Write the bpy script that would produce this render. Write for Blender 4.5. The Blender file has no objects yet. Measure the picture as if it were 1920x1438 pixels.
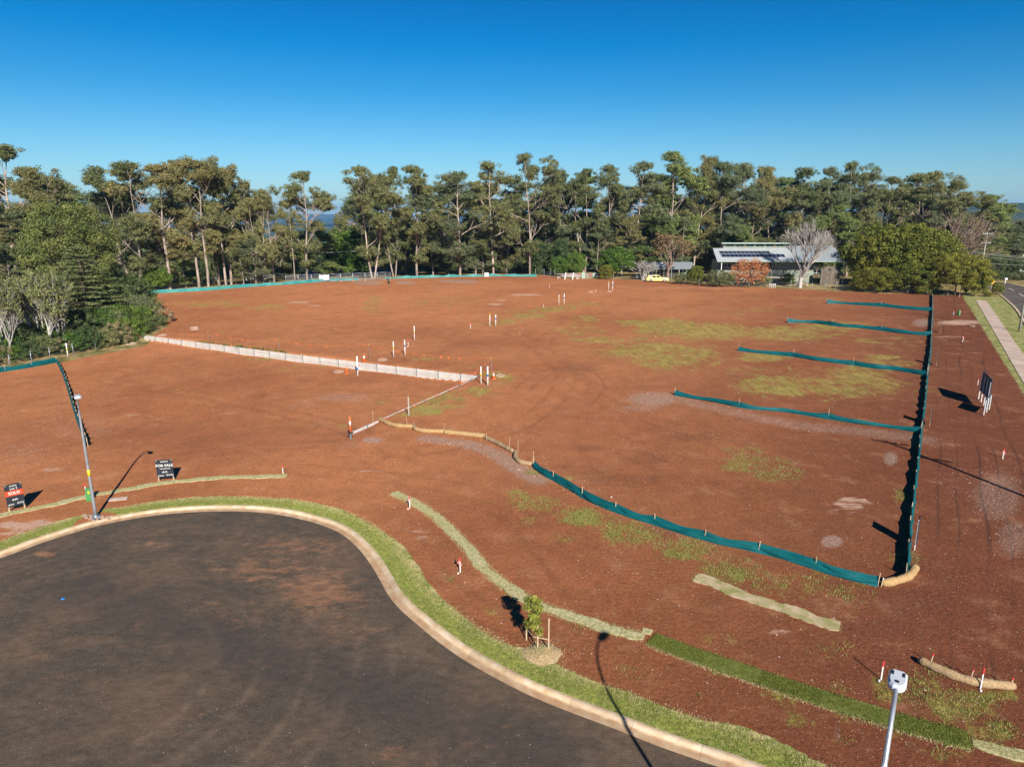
import bpy, math, random
import numpy as np
from mathutils import Vector

random.seed(7)
RNG = np.random.default_rng(7)
scene = bpy.context.scene
COL = scene.collection

# ------------------------------------------------------------------ camera
CAM_H = 17.5
FPX = 1280.0
PITCH = math.atan(321.0 / FPX)
cam_data = bpy.data.cameras.new('camera')
cam_data.lens = 24.0
cam_data.sensor_width = 36.0
cam_data.clip_start = 0.5
cam_data.clip_end = 40000.0
cam = bpy.data.objects.new('camera', cam_data)
COL.objects.link(cam)
cam.location = (0, 0, CAM_H)
cam.rotation_euler = (math.pi / 2 - PITCH, 0, 0)
scene.camera = cam

# ------------------------------------------------------------------ light
SUN_EL = math.radians(30.3)
SUN_AZ = math.radians(163.9)          # clockwise from +Y
world = bpy.data.worlds.new('World')
scene.world = world
world.use_nodes = True
wn, wl = world.node_tree.nodes, world.node_tree.links
sky = wn.new('ShaderNodeTexSky')
sky.sky_type = 'NISHITA'
sky.sun_disc = False
sky.sun_elevation = SUN_EL
sky.sun_rotation = SUN_AZ
sky.altitude = 700
sky.air_density = 1.15
sky.dust_density = 0.15
sky.ozone_density = 3.0
gam = wn.new('ShaderNodeGamma')
gam.inputs[1].default_value = 1.0
wl.new(sky.outputs[0], gam.inputs[0])
# very clear dry air: the sky's own gradient deepened towards blue with height
tcw = wn.new('ShaderNodeTexCoord')
sxyz = wn.new('ShaderNodeSeparateXYZ')
wl.new(tcw.outputs['Generated'], sxyz.inputs[0])
ramp = wn.new('ShaderNodeValToRGB')
wl.new(sxyz.outputs['Z'], ramp.inputs[0])
SKY_STOPS = [(0.0, (.56, .76, 1.0)), (0.04, (.48, .75, 1.0)), (0.08, (.36, .71, .97)), (0.15, (.12, .58, .90)), (0.21, (.008, .50, .88)), (0.27, (.0, .41, .80)), (0.45, (.0, .27, .62)), (0.7, (.0, .20, .50)), (1.0, (.0, .18, .45))]
ramp.color_ramp.elements[0].position = SKY_STOPS[0][0]; ramp.color_ramp.elements[0].color = (*SKY_STOPS[0][1], 1)
ramp.color_ramp.elements[1].position = 1.0; ramp.color_ramp.elements[1].color = (*SKY_STOPS[-1][1], 1)
for p_, c_ in SKY_STOPS[1:-1]:
    e_ = ramp.color_ramp.elements.new(p_); e_.color = (*c_, 1)
hsv = wn.new('ShaderNodeMix'); hsv.data_type = 'RGBA'; hsv.blend_type = 'MULTIPLY'
hsv.inputs[0].default_value = 1.0
wl.new(gam.outputs[0], hsv.inputs[6])
wl.new(ramp.outputs[0], hsv.inputs[7])
wl.new(hsv.outputs[2], wn['Background'].inputs[0])
wn['Background'].inputs[1].default_value = 0.064

sun_data = bpy.data.lights.new('sun', 'SUN')
sun_data.energy = 4.6
sun_data.angle = math.radians(0.53)
sun_data.color = (1.0, 0.93, 0.83)
sun = bpy.data.objects.new('sun', sun_data)
COL.objects.link(sun)
SUN_DIR = Vector((math.sin(SUN_AZ) * math.cos(SUN_EL), math.cos(SUN_AZ) * math.cos(SUN_EL), math.sin(SUN_EL)))
sun.rotation_euler = SUN_DIR.to_track_quat('Z', 'Y').to_euler()
sun.location = (20, -60, 60)
scene.view_settings.view_transform = 'Standard'
scene.view_settings.look = 'None'
scene.view_settings.exposure = 0.75
scene.view_settings.gamma = 1.0
scene.view_settings.use_curve_mapping = False

# ------------------------------------------------------------------ materials
def srgb(r, g, b):
    f = lambda c: (c / 255 / 12.92) if c / 255 <= 0.04045 else ((c / 255 + 0.055) / 1.055) ** 2.4
    return (f(r), f(g), f(b))

def mat(name, c1, c2=None, scale=6.0, rough=0.8, bump=0.0, metal=0.0, detail=4.0, trans=0.0, coord='Object', dist=0.02, spec=0.3, stretch=None, objrand=0.0):
    m = bpy.data.materials.new(name)
    m.use_nodes = True
    n, l = m.node_tree.nodes, m.node_tree.links
    bs = n['Principled BSDF']
    bs.inputs['Roughness'].default_value = rough
    bs.inputs['Metallic'].default_value = metal
    bs.inputs['Specular IOR Level'].default_value = spec
    c2 = c2 or tuple(x * 0.82 for x in c1)
    tc = n.new('ShaderNodeTexCoord')
    nz = n.new('ShaderNodeTexNoise')
    nz.inputs['Scale'].default_value = scale
    nz.inputs['Detail'].default_value = detail
    src = tc.outputs[coord]
    if stretch:
        mp = n.new('ShaderNodeMapping')
        mp.inputs['Scale'].default_value = stretch
        l.new(src, mp.inputs[0])
        src = mp.outputs[0]
    l.new(src, nz.inputs[0])
    rp = n.new('ShaderNodeMapRange')
    rp.inputs[1].default_value = 0.34
    rp.inputs[2].default_value = 0.66
    l.new(nz.outputs[0], rp.inputs[0])
    mx = n.new('ShaderNodeMix')
    mx.data_type = 'RGBA'
    mx.inputs[6].default_value = (*c1, 1)
    mx.inputs[7].default_value = (*c2, 1)
    l.new(rp.outputs[0], mx.inputs[0])
    out = mx.outputs[2]
    if objrand:
        oi = n.new('ShaderNodeObjectInfo')
        mr = n.new('ShaderNodeMapRange')
        mr.inputs[3].default_value = 1 - objrand
        mr.inputs[4].default_value = 1 + objrand
        l.new(oi.outputs['Random'], mr.inputs[0])
        h = n.new('ShaderNodeHueSaturation')
        l.new(mr.outputs[0], h.inputs['Value'])
        l.new(out, h.inputs['Color'])
        out = h.outputs[0]
    l.new(out, bs.inputs['Base Color'])
    if bump:
        bp = n.new('ShaderNodeBump')
        bp.inputs['Strength'].default_value = bump
        bp.inputs['Distance'].default_value = dist
        l.new(nz.outputs[0], bp.inputs['Height'])
        l.new(bp.outputs[0], bs.inputs['Normal'])
    if trans:
        tr = n.new('ShaderNodeBsdfTranslucent')
        l.new(out, tr.inputs[0])
        ms = n.new('ShaderNodeMixShader')
        ms.inputs[0].default_value = trans
        l.new(bs.outputs[0], ms.inputs[1])
        l.new(tr.outputs[0], ms.inputs[2])
        l.new(ms.outputs[0], n['Material Output'].inputs['Surface'])
    return m

def leafmat(name, c1, c2, scale=0.6, trans=0.25, objrand=0.18, hue=0.02):
    """foliage: colour varies from leaf to leaf and from tree to tree"""
    m = bpy.data.materials.new(name)
    m.use_nodes = True
    n, l = m.node_tree.nodes, m.node_tree.links
    bs = n['Principled BSDF']
    bs.inputs['Roughness'].default_value = 0.62
    bs.inputs['Specular IOR Level'].default_value = 0.35
    at = n.new('ShaderNodeAttribute')
    at.attribute_name = 'tone'
    mx = n.new('ShaderNodeMix')
    mx.data_type = 'RGBA'
    mx.inputs[6].default_value = (*c1, 1)
    mx.inputs[7].default_value = (*c2, 1)
    l.new(at.outputs['Fac'], mx.inputs[0])
    oi = n.new('ShaderNodeObjectInfo')
    mr = n.new('ShaderNodeMapRange')
    mr.inputs[3].default_value = 1 - objrand
    mr.inputs[4].default_value = 1 + objrand
    l.new(oi.outputs['Random'], mr.inputs[0])
    mh = n.new('ShaderNodeMapRange')
    mh.inputs[3].default_value = 0.5 + hue
    mh.inputs[4].default_value = 0.5 - hue
    l.new(oi.outputs['Random'], mh.inputs[0])
    h = n.new('ShaderNodeHueSaturation')
    l.new(mh.outputs[0], h.inputs['Hue'])
    l.new(mr.outputs[0], h.inputs['Value'])
    l.new(mx.outputs[2], h.inputs['Color'])
    l.new(h.outputs[0], bs.inputs['Base Color'])
    tr = n.new('ShaderNodeBsdfTranslucent')
    l.new(h.outputs[0], tr.inputs[0])
    ms = n.new('ShaderNodeMixShader')
    ms.inputs[0].default_value = trans
    l.new(bs.outputs[0], ms.inputs[1])
    l.new(tr.outputs[0], ms.inputs[2])
    l.new(ms.outputs[0], n['Material Output'].inputs['Surface'])
    return m

M = {}
M['olive_leaf'] = leafmat('olive_leaf', (0.066, 0.098, 0.024), (0.215, 0.235, 0.062), hue=0.0)
M['gum_leaf_blue'] = leafmat('gum_leaf_blue', (0.070, 0.102, 0.045), (0.240, 0.265, 0.125), hue=0.01)
M['gum_leaf_rust'] = leafmat('gum_leaf_rust', (0.100, 0.115, 0.034), (0.340, 0.295, 0.115), hue=0.01)
M['gum_leaf_green'] = leafmat('gum_leaf_green', (0.085, 0.137, 0.039), (0.299, 0.345, 0.104), hue=0.01)
M['gum_leaf'] = leafmat('gum_leaf', (0.082, 0.110, 0.034), (0.290, 0.285, 0.110), hue=0.02)
M['dark_leaf'] = leafmat('dark_leaf', (0.042, 0.072, 0.024), (0.126, 0.168, 0.054))
M['green_leaf'] = leafmat('green_leaf', (0.054, 0.114, 0.017), (0.156, 0.240, 0.034))
M['yellow_leaf'] = leafmat('yellow_leaf', (0.075, 0.098, 0.012), (0.275, 0.270, 0.034))
M['cedar_leaf'] = leafmat('cedar_leaf', (0.084, 0.126, 0.054), (0.228, 0.264, 0.102))
M['weed_leaf'] = leafmat('weed_leaf', (0.078, 0.114, 0.036), (0.288, 0.294, 0.114))
M['orange_leaf'] = leafmat('orange_leaf', (0.40, 0.120, 0.020), (0.60, 0.30, 0.15), hue=0.0)
M['brown_leaf'] = leafmat('brown_leaf', (0.20, 0.13, 0.06), (0.34, 0.25, 0.12), hue=0.0)
M['grass_blade'] = leafmat('grass_blade', (0.13, 0.175, 0.028), (0.42, 0.40, 0.13), hue=0.0, objrand=0.0)
M['lush_blade'] = leafmat('lush_blade', (0.095, 0.140, 0.018), (0.27, 0.29, 0.055), hue=0.0, objrand=0.0)
M['straw_blade'] = leafmat('straw_blade', (0.40, 0.33, 0.16), (0.66, 0.58, 0.32), hue=0.0, objrand=0.0)
M['bark'] = mat('bark', (0.44, 0.36, 0.30), (0.20, 0.15, 0.12), 1.3, 0.85, stretch=(3, 3, 0.35), objrand=0.25)
M['dark_bark'] = mat('dark_bark', (0.15, 0.11, 0.08), (0.08, 0.06, 0.045), 2.0, 0.9)
M['pale_twig'] = mat('pale_twig', (0.50, 0.475, 0.44), (0.36, 0.335, 0.30), 3.0, 0.85)
M['brown_twig'] = mat('brown_twig', (0.30, 0.22, 0.17), (0.20, 0.14, 0.11), 3.0, 0.85)
M['galv'] = mat('galvanised_steel', (0.46, 0.49, 0.53), (0.34, 0.37, 0.41), 2.5, 0.42, metal=0.55, spec=0.5)
M['white'] = mat('white_paint', (0.80, 0.80, 0.78), (0.68, 0.67, 0.63), 9, 0.5)
M['yellow'] = mat('yellow_tape', (0.80, 0.58, 0.03), rough=0.5)
M['blue'] = mat('blue_tape', (0.02, 0.17, 0.50), rough=0.5)
M['orange'] = mat('orange_plastic', (0.85, 0.20, 0.05), (0.75, 0.16, 0.04), rough=0.5)
M['red'] = mat('red_paint', (0.78, 0.06, 0.05), (0.65, 0.04, 0.05), rough=0.5)
M['pink'] = mat('pink_ribbon', (0.85, 0.25, 0.30), rough=0.6)
M['timber'] = mat('pale_timber', (0.52, 0.40, 0.27), (0.40, 0.29, 0.18), 5, 0.8, stretch=(6, 6, 1))
M['grey_timber'] = mat('weathered_timber', (0.33, 0.29, 0.24), (0.20, 0.17, 0.14), 4, 0.9, stretch=(5, 5, 1))
M['black_board'] = mat('black_board', (0.020, 0.025, 0.033), (0.030, 0.035, 0.045), 2, 0.45)
M['board_back'] = mat('board_back', (0.035, 0.045, 0.075), (0.05, 0.06, 0.09), 2, 0.5)
M['orange_band'] = mat('orange_band', (0.72, 0.08, 0.03), rough=0.5)
M['cloth'] = mat('green_shade_cloth', (0.004, 0.150, 0.165), (0.003, 0.105, 0.120), 1.4, 0.55, bump=0.5, trans=0.30, dist=0.05, stretch=(1, 1, 5))
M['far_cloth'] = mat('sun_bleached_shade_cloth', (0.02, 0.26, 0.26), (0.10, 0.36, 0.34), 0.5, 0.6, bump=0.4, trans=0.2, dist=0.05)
M['coir'] = mat('coir_fibre', (0.48, 0.32, 0.15), (0.32, 0.20, 0.09), 14, 0.95, bump=0.8, dist=0.04)
M['pale_coir'] = mat('dusty_coir_fibre', (0.44, 0.31, 0.17), (0.30, 0.20, 0.11), 14, 0.95, bump=0.8, dist=0.04)
M['sleeper'] = mat('concrete_sleeper', (0.60, 0.58, 0.54), (0.44, 0.41, 0.37), 2.0, 0.85, bump=0.3, objrand=0.10)
M['kerb'] = mat('kerb_concrete', (0.60, 0.49, 0.35), (0.49, 0.34, 0.20), 2.0, 0.85, bump=0.3, objrand=0.13, coord='Object', detail=10)
M['kerb_channel'] = mat('kerb_channel', (0.52, 0.38, 0.24), (0.40, 0.24, 0.13), 2.2, 0.85, bump=0.3, objrand=0.10, detail=10)
M['path'] = mat('path_concrete', (0.56, 0.45, 0.37), (0.46, 0.34, 0.26), 0.7, 0.85, bump=0.1, objrand=0.06, detail=7)
M['steel_post'] = mat('steel_post', (0.22, 0.25, 0.28), rough=0.5, metal=0.4)
M['collar'] = mat('concrete_collar', (0.60, 0.52, 0.45), (0.45, 0.33, 0.26), 6, 0.85)
M['pillar_green'] = mat('pillar_green', (0.07, 0.25, 0.08), (0.055, 0.20, 0.065), 3, 0.5)
M['turf_pale'] = mat('pale_turf', (0.30, 0.29, 0.12), (0.56, 0.49, 0.29), 7, 0.95, bump=0.9, dist=0.04, detail=8)
M['turf_green'] = mat('fresh_turf', (0.095, 0.135, 0.022), (0.22, 0.22, 0.06), 5, 0.95, bump=0.9, dist=0.04, detail=8)
M['dead_turf'] = mat('dried_turf', (0.55, 0.43, 0.29), (0.25, 0.25, 0.07), 1.6, 0.95, bump=0.9, dist=0.04, detail=8)
M['straw'] = mat('straw_mulch', (0.60, 0.46, 0.28), (0.36, 0.22, 0.12), 16, 0.95, bump=1.0, dist=0.04, detail=8)
M['stone'] = mat('pale_stone', (0.50, 0.40, 0.33), (0.35, 0.24, 0.19), 9, 0.9)
M['clod'] = mat('soil_clod', (0.24, 0.085, 0.045), (0.15, 0.05, 0.03), 9, 0.95)
M['iron'] = mat('zinc_roof', (0.30, 0.345, 0.37), (0.25, 0.29, 0.315), 1.0, 0.45, metal=0.1)
M['pale_zinc'] = mat('pale_zinc_roof', (0.45, 0.48, 0.49), (0.38, 0.41, 0.42), 1.0, 0.45, metal=0.1)
M['pale_iron'] = mat('old_iron_roof', (0.42, 0.48, 0.50), (0.33, 0.28, 0.24), 0.6, 0.5)
M['mint'] = mat('mint_trim', (0.34, 0.47, 0.38), rough=0.6)
M['house_wall'] = mat('weatherboard_green', (0.27, 0.29, 0.235), (0.21, 0.23, 0.19), 1, 0.8)
M['beam'] = mat('brown_panel', (0.30, 0.20, 0.13), rough=0.8)
M['glass'] = mat('dark_glass', (0.02, 0.03, 0.045), rough=0.08, spec=0.6)
M['panel'] = mat('solar_cell', (0.014, 0.022, 0.055), rough=0.15, spec=0.6)
M['alu'] = mat('panel_frame', (0.60, 0.63, 0.66), rough=0.4, metal=0.3)
M['black'] = mat('black_rubber', (0.02, 0.02, 0.02), rough=0.7)
M['car'] = mat('cream_yellow_paint', (0.74, 0.60, 0.20), (0.70, 0.56, 0.18), 1, 0.3, spec=0.5)
M['chrome'] = mat('chrome', (0.7, 0.7, 0.7), rough=0.25, metal=0.8)
M['far_roof'] = mat('grey_roof', (0.17, 0.20, 0.25), (0.12, 0.14, 0.17), 0.4, 0.6)
M['road_sign'] = mat('sign_yellow', (0.90, 0.47, 0.01), rough=0.5)
M['pole_wood'] = mat('pole_wood', (0.42, 0.41, 0.36), (0.30, 0.29, 0.25), 2, 0.85, stretch=(4, 4, .4))
M['wire'] = mat('cable', (0.50, 0.50, 0.48), rough=0.5)
M['line'] = mat('road_line', (0.75, 0.75, 0.72), rough=0.6)
M['skirt'] = mat('shade_mesh', (0.10, 0.085, 0.07), (0.16, 0.13, 0.10), 1.2, 0.8)
M['red_tin'] = mat('rusty_tin', (0.30, 0.14, 0.08), (0.20, 0.17, 0.14), 1.2, 0.8)
M['rotor_blue'] = mat('marker_blue', (0.02, 0.25, 0.75), rough=0.4)

# ------------------------------------------------------------------ terrain
NX, NY = 0.851, -0.525            # across the right-hand street corridor
DX, DY = 0.525, 0.851             # along it

def px_ray(x, y):
    cx = (x - 960) / FPX
    cy = -(y - 719) / FPX
    return Vector((cx, math.cos(PITCH) + cy * math.sin(PITCH), -math.sin(PITCH) + cy * math.cos(PITCH)))

def g0(x, y, z=0.0):
    r = px_ray(x, y)
    t = (z - CAM_H) / r.z
    return (r.x * t, r.y * t)

def smooth(t):
    t = np.clip(t, 0, 1)
    return t * t * (3 - 2 * t)

W_A = g0(268, 629); W_C = g0(898, 706); W_B = g0(657, 813)
EDGE = [g0(*p) for p in [(-300, 585), (120, 566), (270, 549), (420, 538), (530, 531), (670, 525), (850, 519), (1000, 517), (1180, 525.5), (1330, 535), (1480, 542.5), (1640, 550.5), (1800, 556), (2100, 565)]]
EX = np.array([p[0] for p in EDGE]); EY = np.array([p[1] for p in EDGE])

def catmull(pts, step=0.5, closed=False):
    pts = [np.array(p, float) for p in pts]
    out = []
    n = len(pts)
    rng_ = range(n if closed else n - 1)
    for i in rng_:
        p0 = pts[(i - 1) % n] if closed or i > 0 else 2 * pts[0] - pts[1]
        p1 = pts[i]; p2 = pts[(i + 1) % n]
        p3 = pts[(i + 2) % n] if closed or i + 2 < n else 2 * pts[-1] - pts[-2]
        k = max(2, int(np.linalg.norm(p2 - p1) / step))
        for j in range(k):
            t = j / k
            out.append(0.5 * ((2 * p1) + (-p0 + p2) * t + (2 * p0 - 5 * p1 + 4 * p2 - p3) * t * t + (-p0 + 3 * p1 - 3 * p2 + p3) * t ** 3))
    if not closed:
        out.append(pts[-1])
    return np.array(out)

def resample(pl, step):
    pl = np.asarray(pl, float)
    d = np.r_[0, np.cumsum(np.linalg.norm(np.diff(pl, axis=0), axis=1))]
    n = max(2, int(round(d[-1] / step)) + 1)
    s = np.linspace(0, d[-1], n)
    return np.stack([np.interp(s, d, pl[:, i]) for i in range(pl.shape[1])], 1)

KB_PX = [(0, 1033), (60, 1011), (120, 992), (180, 975), (240, 963), (300, 954), (360, 949), (420, 947), (480, 948), (530, 953), (580, 963), (625, 976), (660, 993), (690, 1018), (714, 1047), (735, 1080), (751, 1107), (775, 1133), (804, 1157), (847, 1191), (894, 1222), (945, 1250), (1001, 1278), (1057, 1301), (1105, 1319), (1166, 1341), (1222, 1363), (1275, 1382), (1341, 1404), (1428, 1435)]
KB_W = [(-14, -7), (-24, -3), (-31, 6), (-34, 16), (-32, 26)] + [g0(*p) for p in KB_PX] + [(13, 15.2), (20, 12.4), (30, 9.5), (48, 5.5)]
KERB = resample(catmull(KB_W, 0.4), 0.4)
ROAD_POLY = np.array(list(KERB) + [(48, -2), (20, 4.5), (9, 9.6), (2, 11.2), (-5, 7)])

def dist_poly(P, line):
    """distance from points P (n,2) to polyline, and signed side of the nearest segment"""
    best = np.full(len(P), 1e9)
    side = np.zeros(len(P))
    for a, b in zip(line[:-1], line[1:]):
        ab = b - a
        L = ab.dot(ab) + 1e-9
        t = np.clip(((P - a) @ ab) / L, 0, 1)
        q = P - a - t[:, None] * ab
        d = np.hypot(q[:, 0], q[:, 1])
        m = d < best
        best[m] = d[m]
        side[m] = (ab[0] * q[m, 1] - ab[1] * q[m, 0])
    return best, side

def in_poly(P, poly):
    x, y = P[:, 0], P[:, 1]
    ins = np.zeros(len(P), bool)
    j = len(poly) - 1
    for i in range(len(poly)):
        xi, yi = poly[i]; xj, yj = poly[j]
        if yi != yj:
            c = ((yi > y) != (yj > y)) & (x < (xj - xi) * (y - yi) / (yj - yi) + xi)
            ins ^= c
        j = i
    return ins

def pad_drop(x, y):
    ax, ay = W_A; cx, cy = W_C; bx, by = W_B
    l1 = math.hypot(ax - cx, ay - cy); u1 = ((ax - cx) / l1, (ay - cy) / l1)
    l2 = math.hypot(bx - cx, by - cy); u2 = ((bx - cx) / l2, (by - cy) / l2)
    d1 = -((x - cx) * u1[1] - (y - cy) * u1[0]) * -1
    d1 = (x - cx) * u1[1] - (y - cy) * u1[0]
    s1 = 1 if ((bx - cx) * u1[1] - (by - cy) * u1[0]) > 0 else -1
    d1 = d1 * s1
    d2 = (x - cx) * u2[1] - (y - cy) * u2[0]
    s2 = 1 if ((ax - cx) * u2[1] - (ay - cy) * u2[0]) > 0 else -1
    d2 = d2 * s2
    v = (x - cx) * u2[0] + (y - cy) * u2[1]
    ex = np.maximum(0, v - (l2 - 4.5))
    w2 = smooth((d2 - 0.05 + ex * 0.55) / (0.35 + 1.2 * ex))
    w1 = smooth((d1 + 0.40) / 0.35)
    u = (x - cx) * u1[0] + (y - cy) * u1[1]
    w1 = w1 * smooth((l1 + 3.0 - u) / 3.0)
    return 0.85 * w1 * w2 * smooth((y - 45) / 16.0) * (0.78 + 0.22 * smooth((l1 - u) / 15))

def G(x, y):
    x = np.asarray(x, float); y = np.asarray(y, float)
    z = 0.05 * np.sin(x * 0.21 + 1.3) * np.cos(y * 0.17) + 0.03 * np.sin(x * 0.53 - y * 0.37)
    z = z * smooth((y - 40) / 15) * smooth((-(NX * x + NY * y) + 1) / 6)
    z = z - pad_drop(x, y)
    ye = np.interp(x, EX, EY)
    gap = 3 + 32 * smooth((x - 10) / 25)
    e = np.maximum(0, y - ye - gap)
    z = z - np.minimum(0.055 * e, 38) - 30 * smooth((e - 600) / 1500)
    e2 = np.maximum(0, -x - 105)
    z = z - np.minimum(0.04 * e2, 20)
    return z

def GZ(x, y):
    return float(G(np.array([x]), np.array([y]))[0])

def gp(px, py):
    """the place on the ground seen at this point of the photograph"""
    r = px_ray(px, py)
    o = Vector((0, 0, CAM_H))
    t = (0 - CAM_H) / r.z if r.z < 0 else 3000
    for _ in range(12):
        p = o + r * t
        z = GZ(p.x, p.y)
        t2 = (z - CAM_H) / r.z
        t = t + (t2 - t) * 0.8
    p = o + r * t
    return Vector((p.x, p.y, GZ(p.x, p.y)))

def at(px, py, Y):
    r = px_ray(px, py)
    t = Y / r.y
    return Vector((0, 0, CAM_H)) + r * t

def hgt(base, ty):
    """height above base of an upright whose top is seen at row ty"""
    q = (719 - ty) / FPX
    sp, cp = math.sin(PITCH), math.cos(PITCH)
    w = base.y * (q * cp - sp) / (cp + q * sp)
    return w + CAM_H - base.z

def project(P):
    """rows of the photograph for world points (n,3), used to trace ground patches"""
    sp, cp = math.sin(PITCH), math.cos(PITCH)
    w = P[:, 2] - CAM_H
    F = np.maximum(P[:, 1] * cp - w * sp, 0.01)
    U = P[:, 1] * sp + w * cp
    return 960 + FPX * P[:, 0] / F, 719 - FPX * U / F

# ------------------------------------------------------------------ object helpers
def tag(o, label=None, cat=None, group=None, kind=None):
    if label: o['label'] = label
    if cat: o['category'] = cat
    if group: o['group'] = group
    if kind: o['kind'] = kind
    return o

def thing(name, label, cat, loc=(0, 0, 0), rz=0.0, group=None):
    o = bpy.data.objects.new(name, None)
    COL.objects.link(o)
    o.empty_display_size = 0.3
    o.location = loc
    o.rotation_euler = (0, 0, rz)
    return tag(o, label, cat, group)

def link(name, me, parent=None, loc=None, rot=None, scale=None):
    o = bpy.data.objects.new(name, me)
    COL.objects.link(o)
    if parent: o.parent = parent
    if loc is not None: o.location = loc
    if rot is not None: o.rotation_euler = rot
    if scale is not None: o.scale = scale
    return o

def copy_tree(o, parent=None):
    c = o.copy()
    COL.objects.link(c)
    if parent: c.parent = parent
    for ch in list(o.children):
        copy_tree(ch, c)
    return c

def dup(src, loc, rz=0.0, label=None, scale=None):
    c = copy_tree(src)
    c.location = loc
    c.rotation_euler = (0, 0, rz)
    if scale is not None: c.scale = scale
    if label: c['label'] = label
    return c

class MB:
    def __init__(s):
        s.v = []; s.f = []; s.mi = []; s.sm = []
    def add(s, vs, fs, mi=0, smooth_=False):
        b = len(s.v)
        s.v += [tuple(v) for v in vs]
        for f in fs:
            s.f.append(tuple(i + b for i in f)); s.mi.append(mi); s.sm.append(smooth_)
        return s
    def box(s, c, d, rz=0.0, mi=0, taper=1.0, tilt=0.0):
        hx, hy, hz = d[0] / 2, d[1] / 2, d[2] / 2
        vs = []
        for z, k in ((-hz, 1.0), (hz, taper)):
            for x, y in ((-hx, -hy), (hx, -hy), (hx, hy), (-hx, hy)):
                X, Y, Z = x * k, y * k, z
                if tilt:
                    Y, Z = Y * math.cos(tilt) - Z * math.sin(tilt), Y * math.sin(tilt) + Z * math.cos(tilt)
                vs.append((c[0] + X * math.cos(rz) - Y * math.sin(rz), c[1] + X * math.sin(rz) + Y * math.cos(rz), c[2] + Z))
        return s.add(vs, [(3, 2, 1, 0), (4, 5, 6, 7), (0, 1, 5, 4), (1, 2, 6, 5), (2, 3, 7, 6), (3, 0, 4, 7)], mi)
    def tube(s, pts, r, n=8, mi=0, cap=True, sm=True):
        pts = [Vector(p) for p in pts]
        rs = r if isinstance(r, (list, tuple)) else [r] * len(pts)
        rings = []
        up = Vector((0, 0, 1))
        for i, p in enumerate(pts):
            d = (pts[min(i + 1, len(pts) - 1)] - pts[max(i - 1, 0)])
            if d.length < 1e-6: d = Vector((0, 0, 1))
            d.normalize()
            ref = up if abs(d.z) < 0.95 else Vector((1, 0, 0))
            a = d.cross(ref).normalized(); b = d.cross(a).normalized()
            rings.append([p + (a * math.cos(2 * math.pi * k / n) + b * math.sin(2 * math.pi * k / n)) * rs[i] for k in range(n)])
        vs = [v for rg in rings for v in rg]
        fs = []
        for i in range(len(pts) - 1):
            for k in range(n):
                fs.append((i * n + k, i * n + (k + 1) % n, (i + 1) * n + (k + 1) % n, (i + 1) * n + k))
        if cap:
            fs.append(tuple(range(n))[::-1]); fs.append(tuple((len(pts) - 1) * n + k for k in range(n)))
        return s.add(vs, fs, mi, sm)
    def mesh(s, name, *mats):
        me = bpy.data.meshes.new(name)
        me.from_pydata(s.v, [], s.f)
        for m in mats: me.materials.append(M[m] if isinstance(m, str) else m)
        me.polygons.foreach_set('material_index', s.mi)
        me.polygons.foreach_set('use_smooth', s.sm)
        me.update()
        return me
    def build(s, name, mats, parent=None, **k):
        mats = mats if isinstance(mats, (list, tuple)) else [mats]
        return link(name, s.mesh(name, *mats), parent, **k)

def quad_mesh(name, V, F, material, smooth_=False, attrs=None):
    """V (n,3), F (m,k) numpy"""
    me = bpy.data.meshes.new(name)
    k = F.shape[1]
    me.vertices.add(len(V)); me.vertices.foreach_set('co', np.asarray(V, np.float32).ravel())
    me.loops.add(F.size); me.loops.foreach_set('vertex_index', F.astype(np.int32).ravel())
    me.polygons.add(len(F))
    me.polygons.foreach_set('loop_start', np.arange(0, F.size, k, dtype=np.int32))
    me.polygons.foreach_set('use_smooth', np.full(len(F), smooth_))
    me.materials.append(M[material] if isinstance(material, str) else material)
    if attrs:
        for nm, arr in attrs.items():
            a = me.attributes.new(nm, 'FLOAT', 'POINT')
            a.data.foreach_set('value', np.asarray(arr, np.float32))
    me.update(calc_edges=True)
    return me

def ribbon(name, left, right, zoff, material, nx=3, parent=None, thick=0.0):
    """sheet between two polylines of equal length, lying on the ground"""
    L = np.asarray(left); R = np.asarray(right)
    n = len(L)
    t = np.linspace(0, 1, nx)[None, :, None]
    P = L[:, None, :2] * (1 - t) + R[:, None, :2] * t
    z = G(P[..., 0].ravel(), P[..., 1].ravel()) + zoff
    V = np.c_[P.reshape(-1, 2), z]
    i = np.arange(n - 1)[:, None] * nx + np.arange(nx - 1)[None, :]
    i = i.ravel()
    F = np.stack([i, i + 1, i + nx + 1, i + nx], 1)
    if thick:
        ring = list(range(nx)) + [k * nx + nx - 1 for k in range(1, n)] + [(n - 1) * nx + k for k in range(nx - 2, -1, -1)] + [k * nx for k in range(n - 2, 0, -1)]
        b = len(V)
        VB = V[ring].copy(); VB[:, 2] -= thick
        V = np.r_[V, VB]
        m = len(ring)
        F = np.r_[F, np.array([[ring[k], b + k, b + (k + 1) % m, ring[(k + 1) % m]] for k in range(m)])]
    return link(name, quad_mesh(name, V, F, material), parent)

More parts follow.
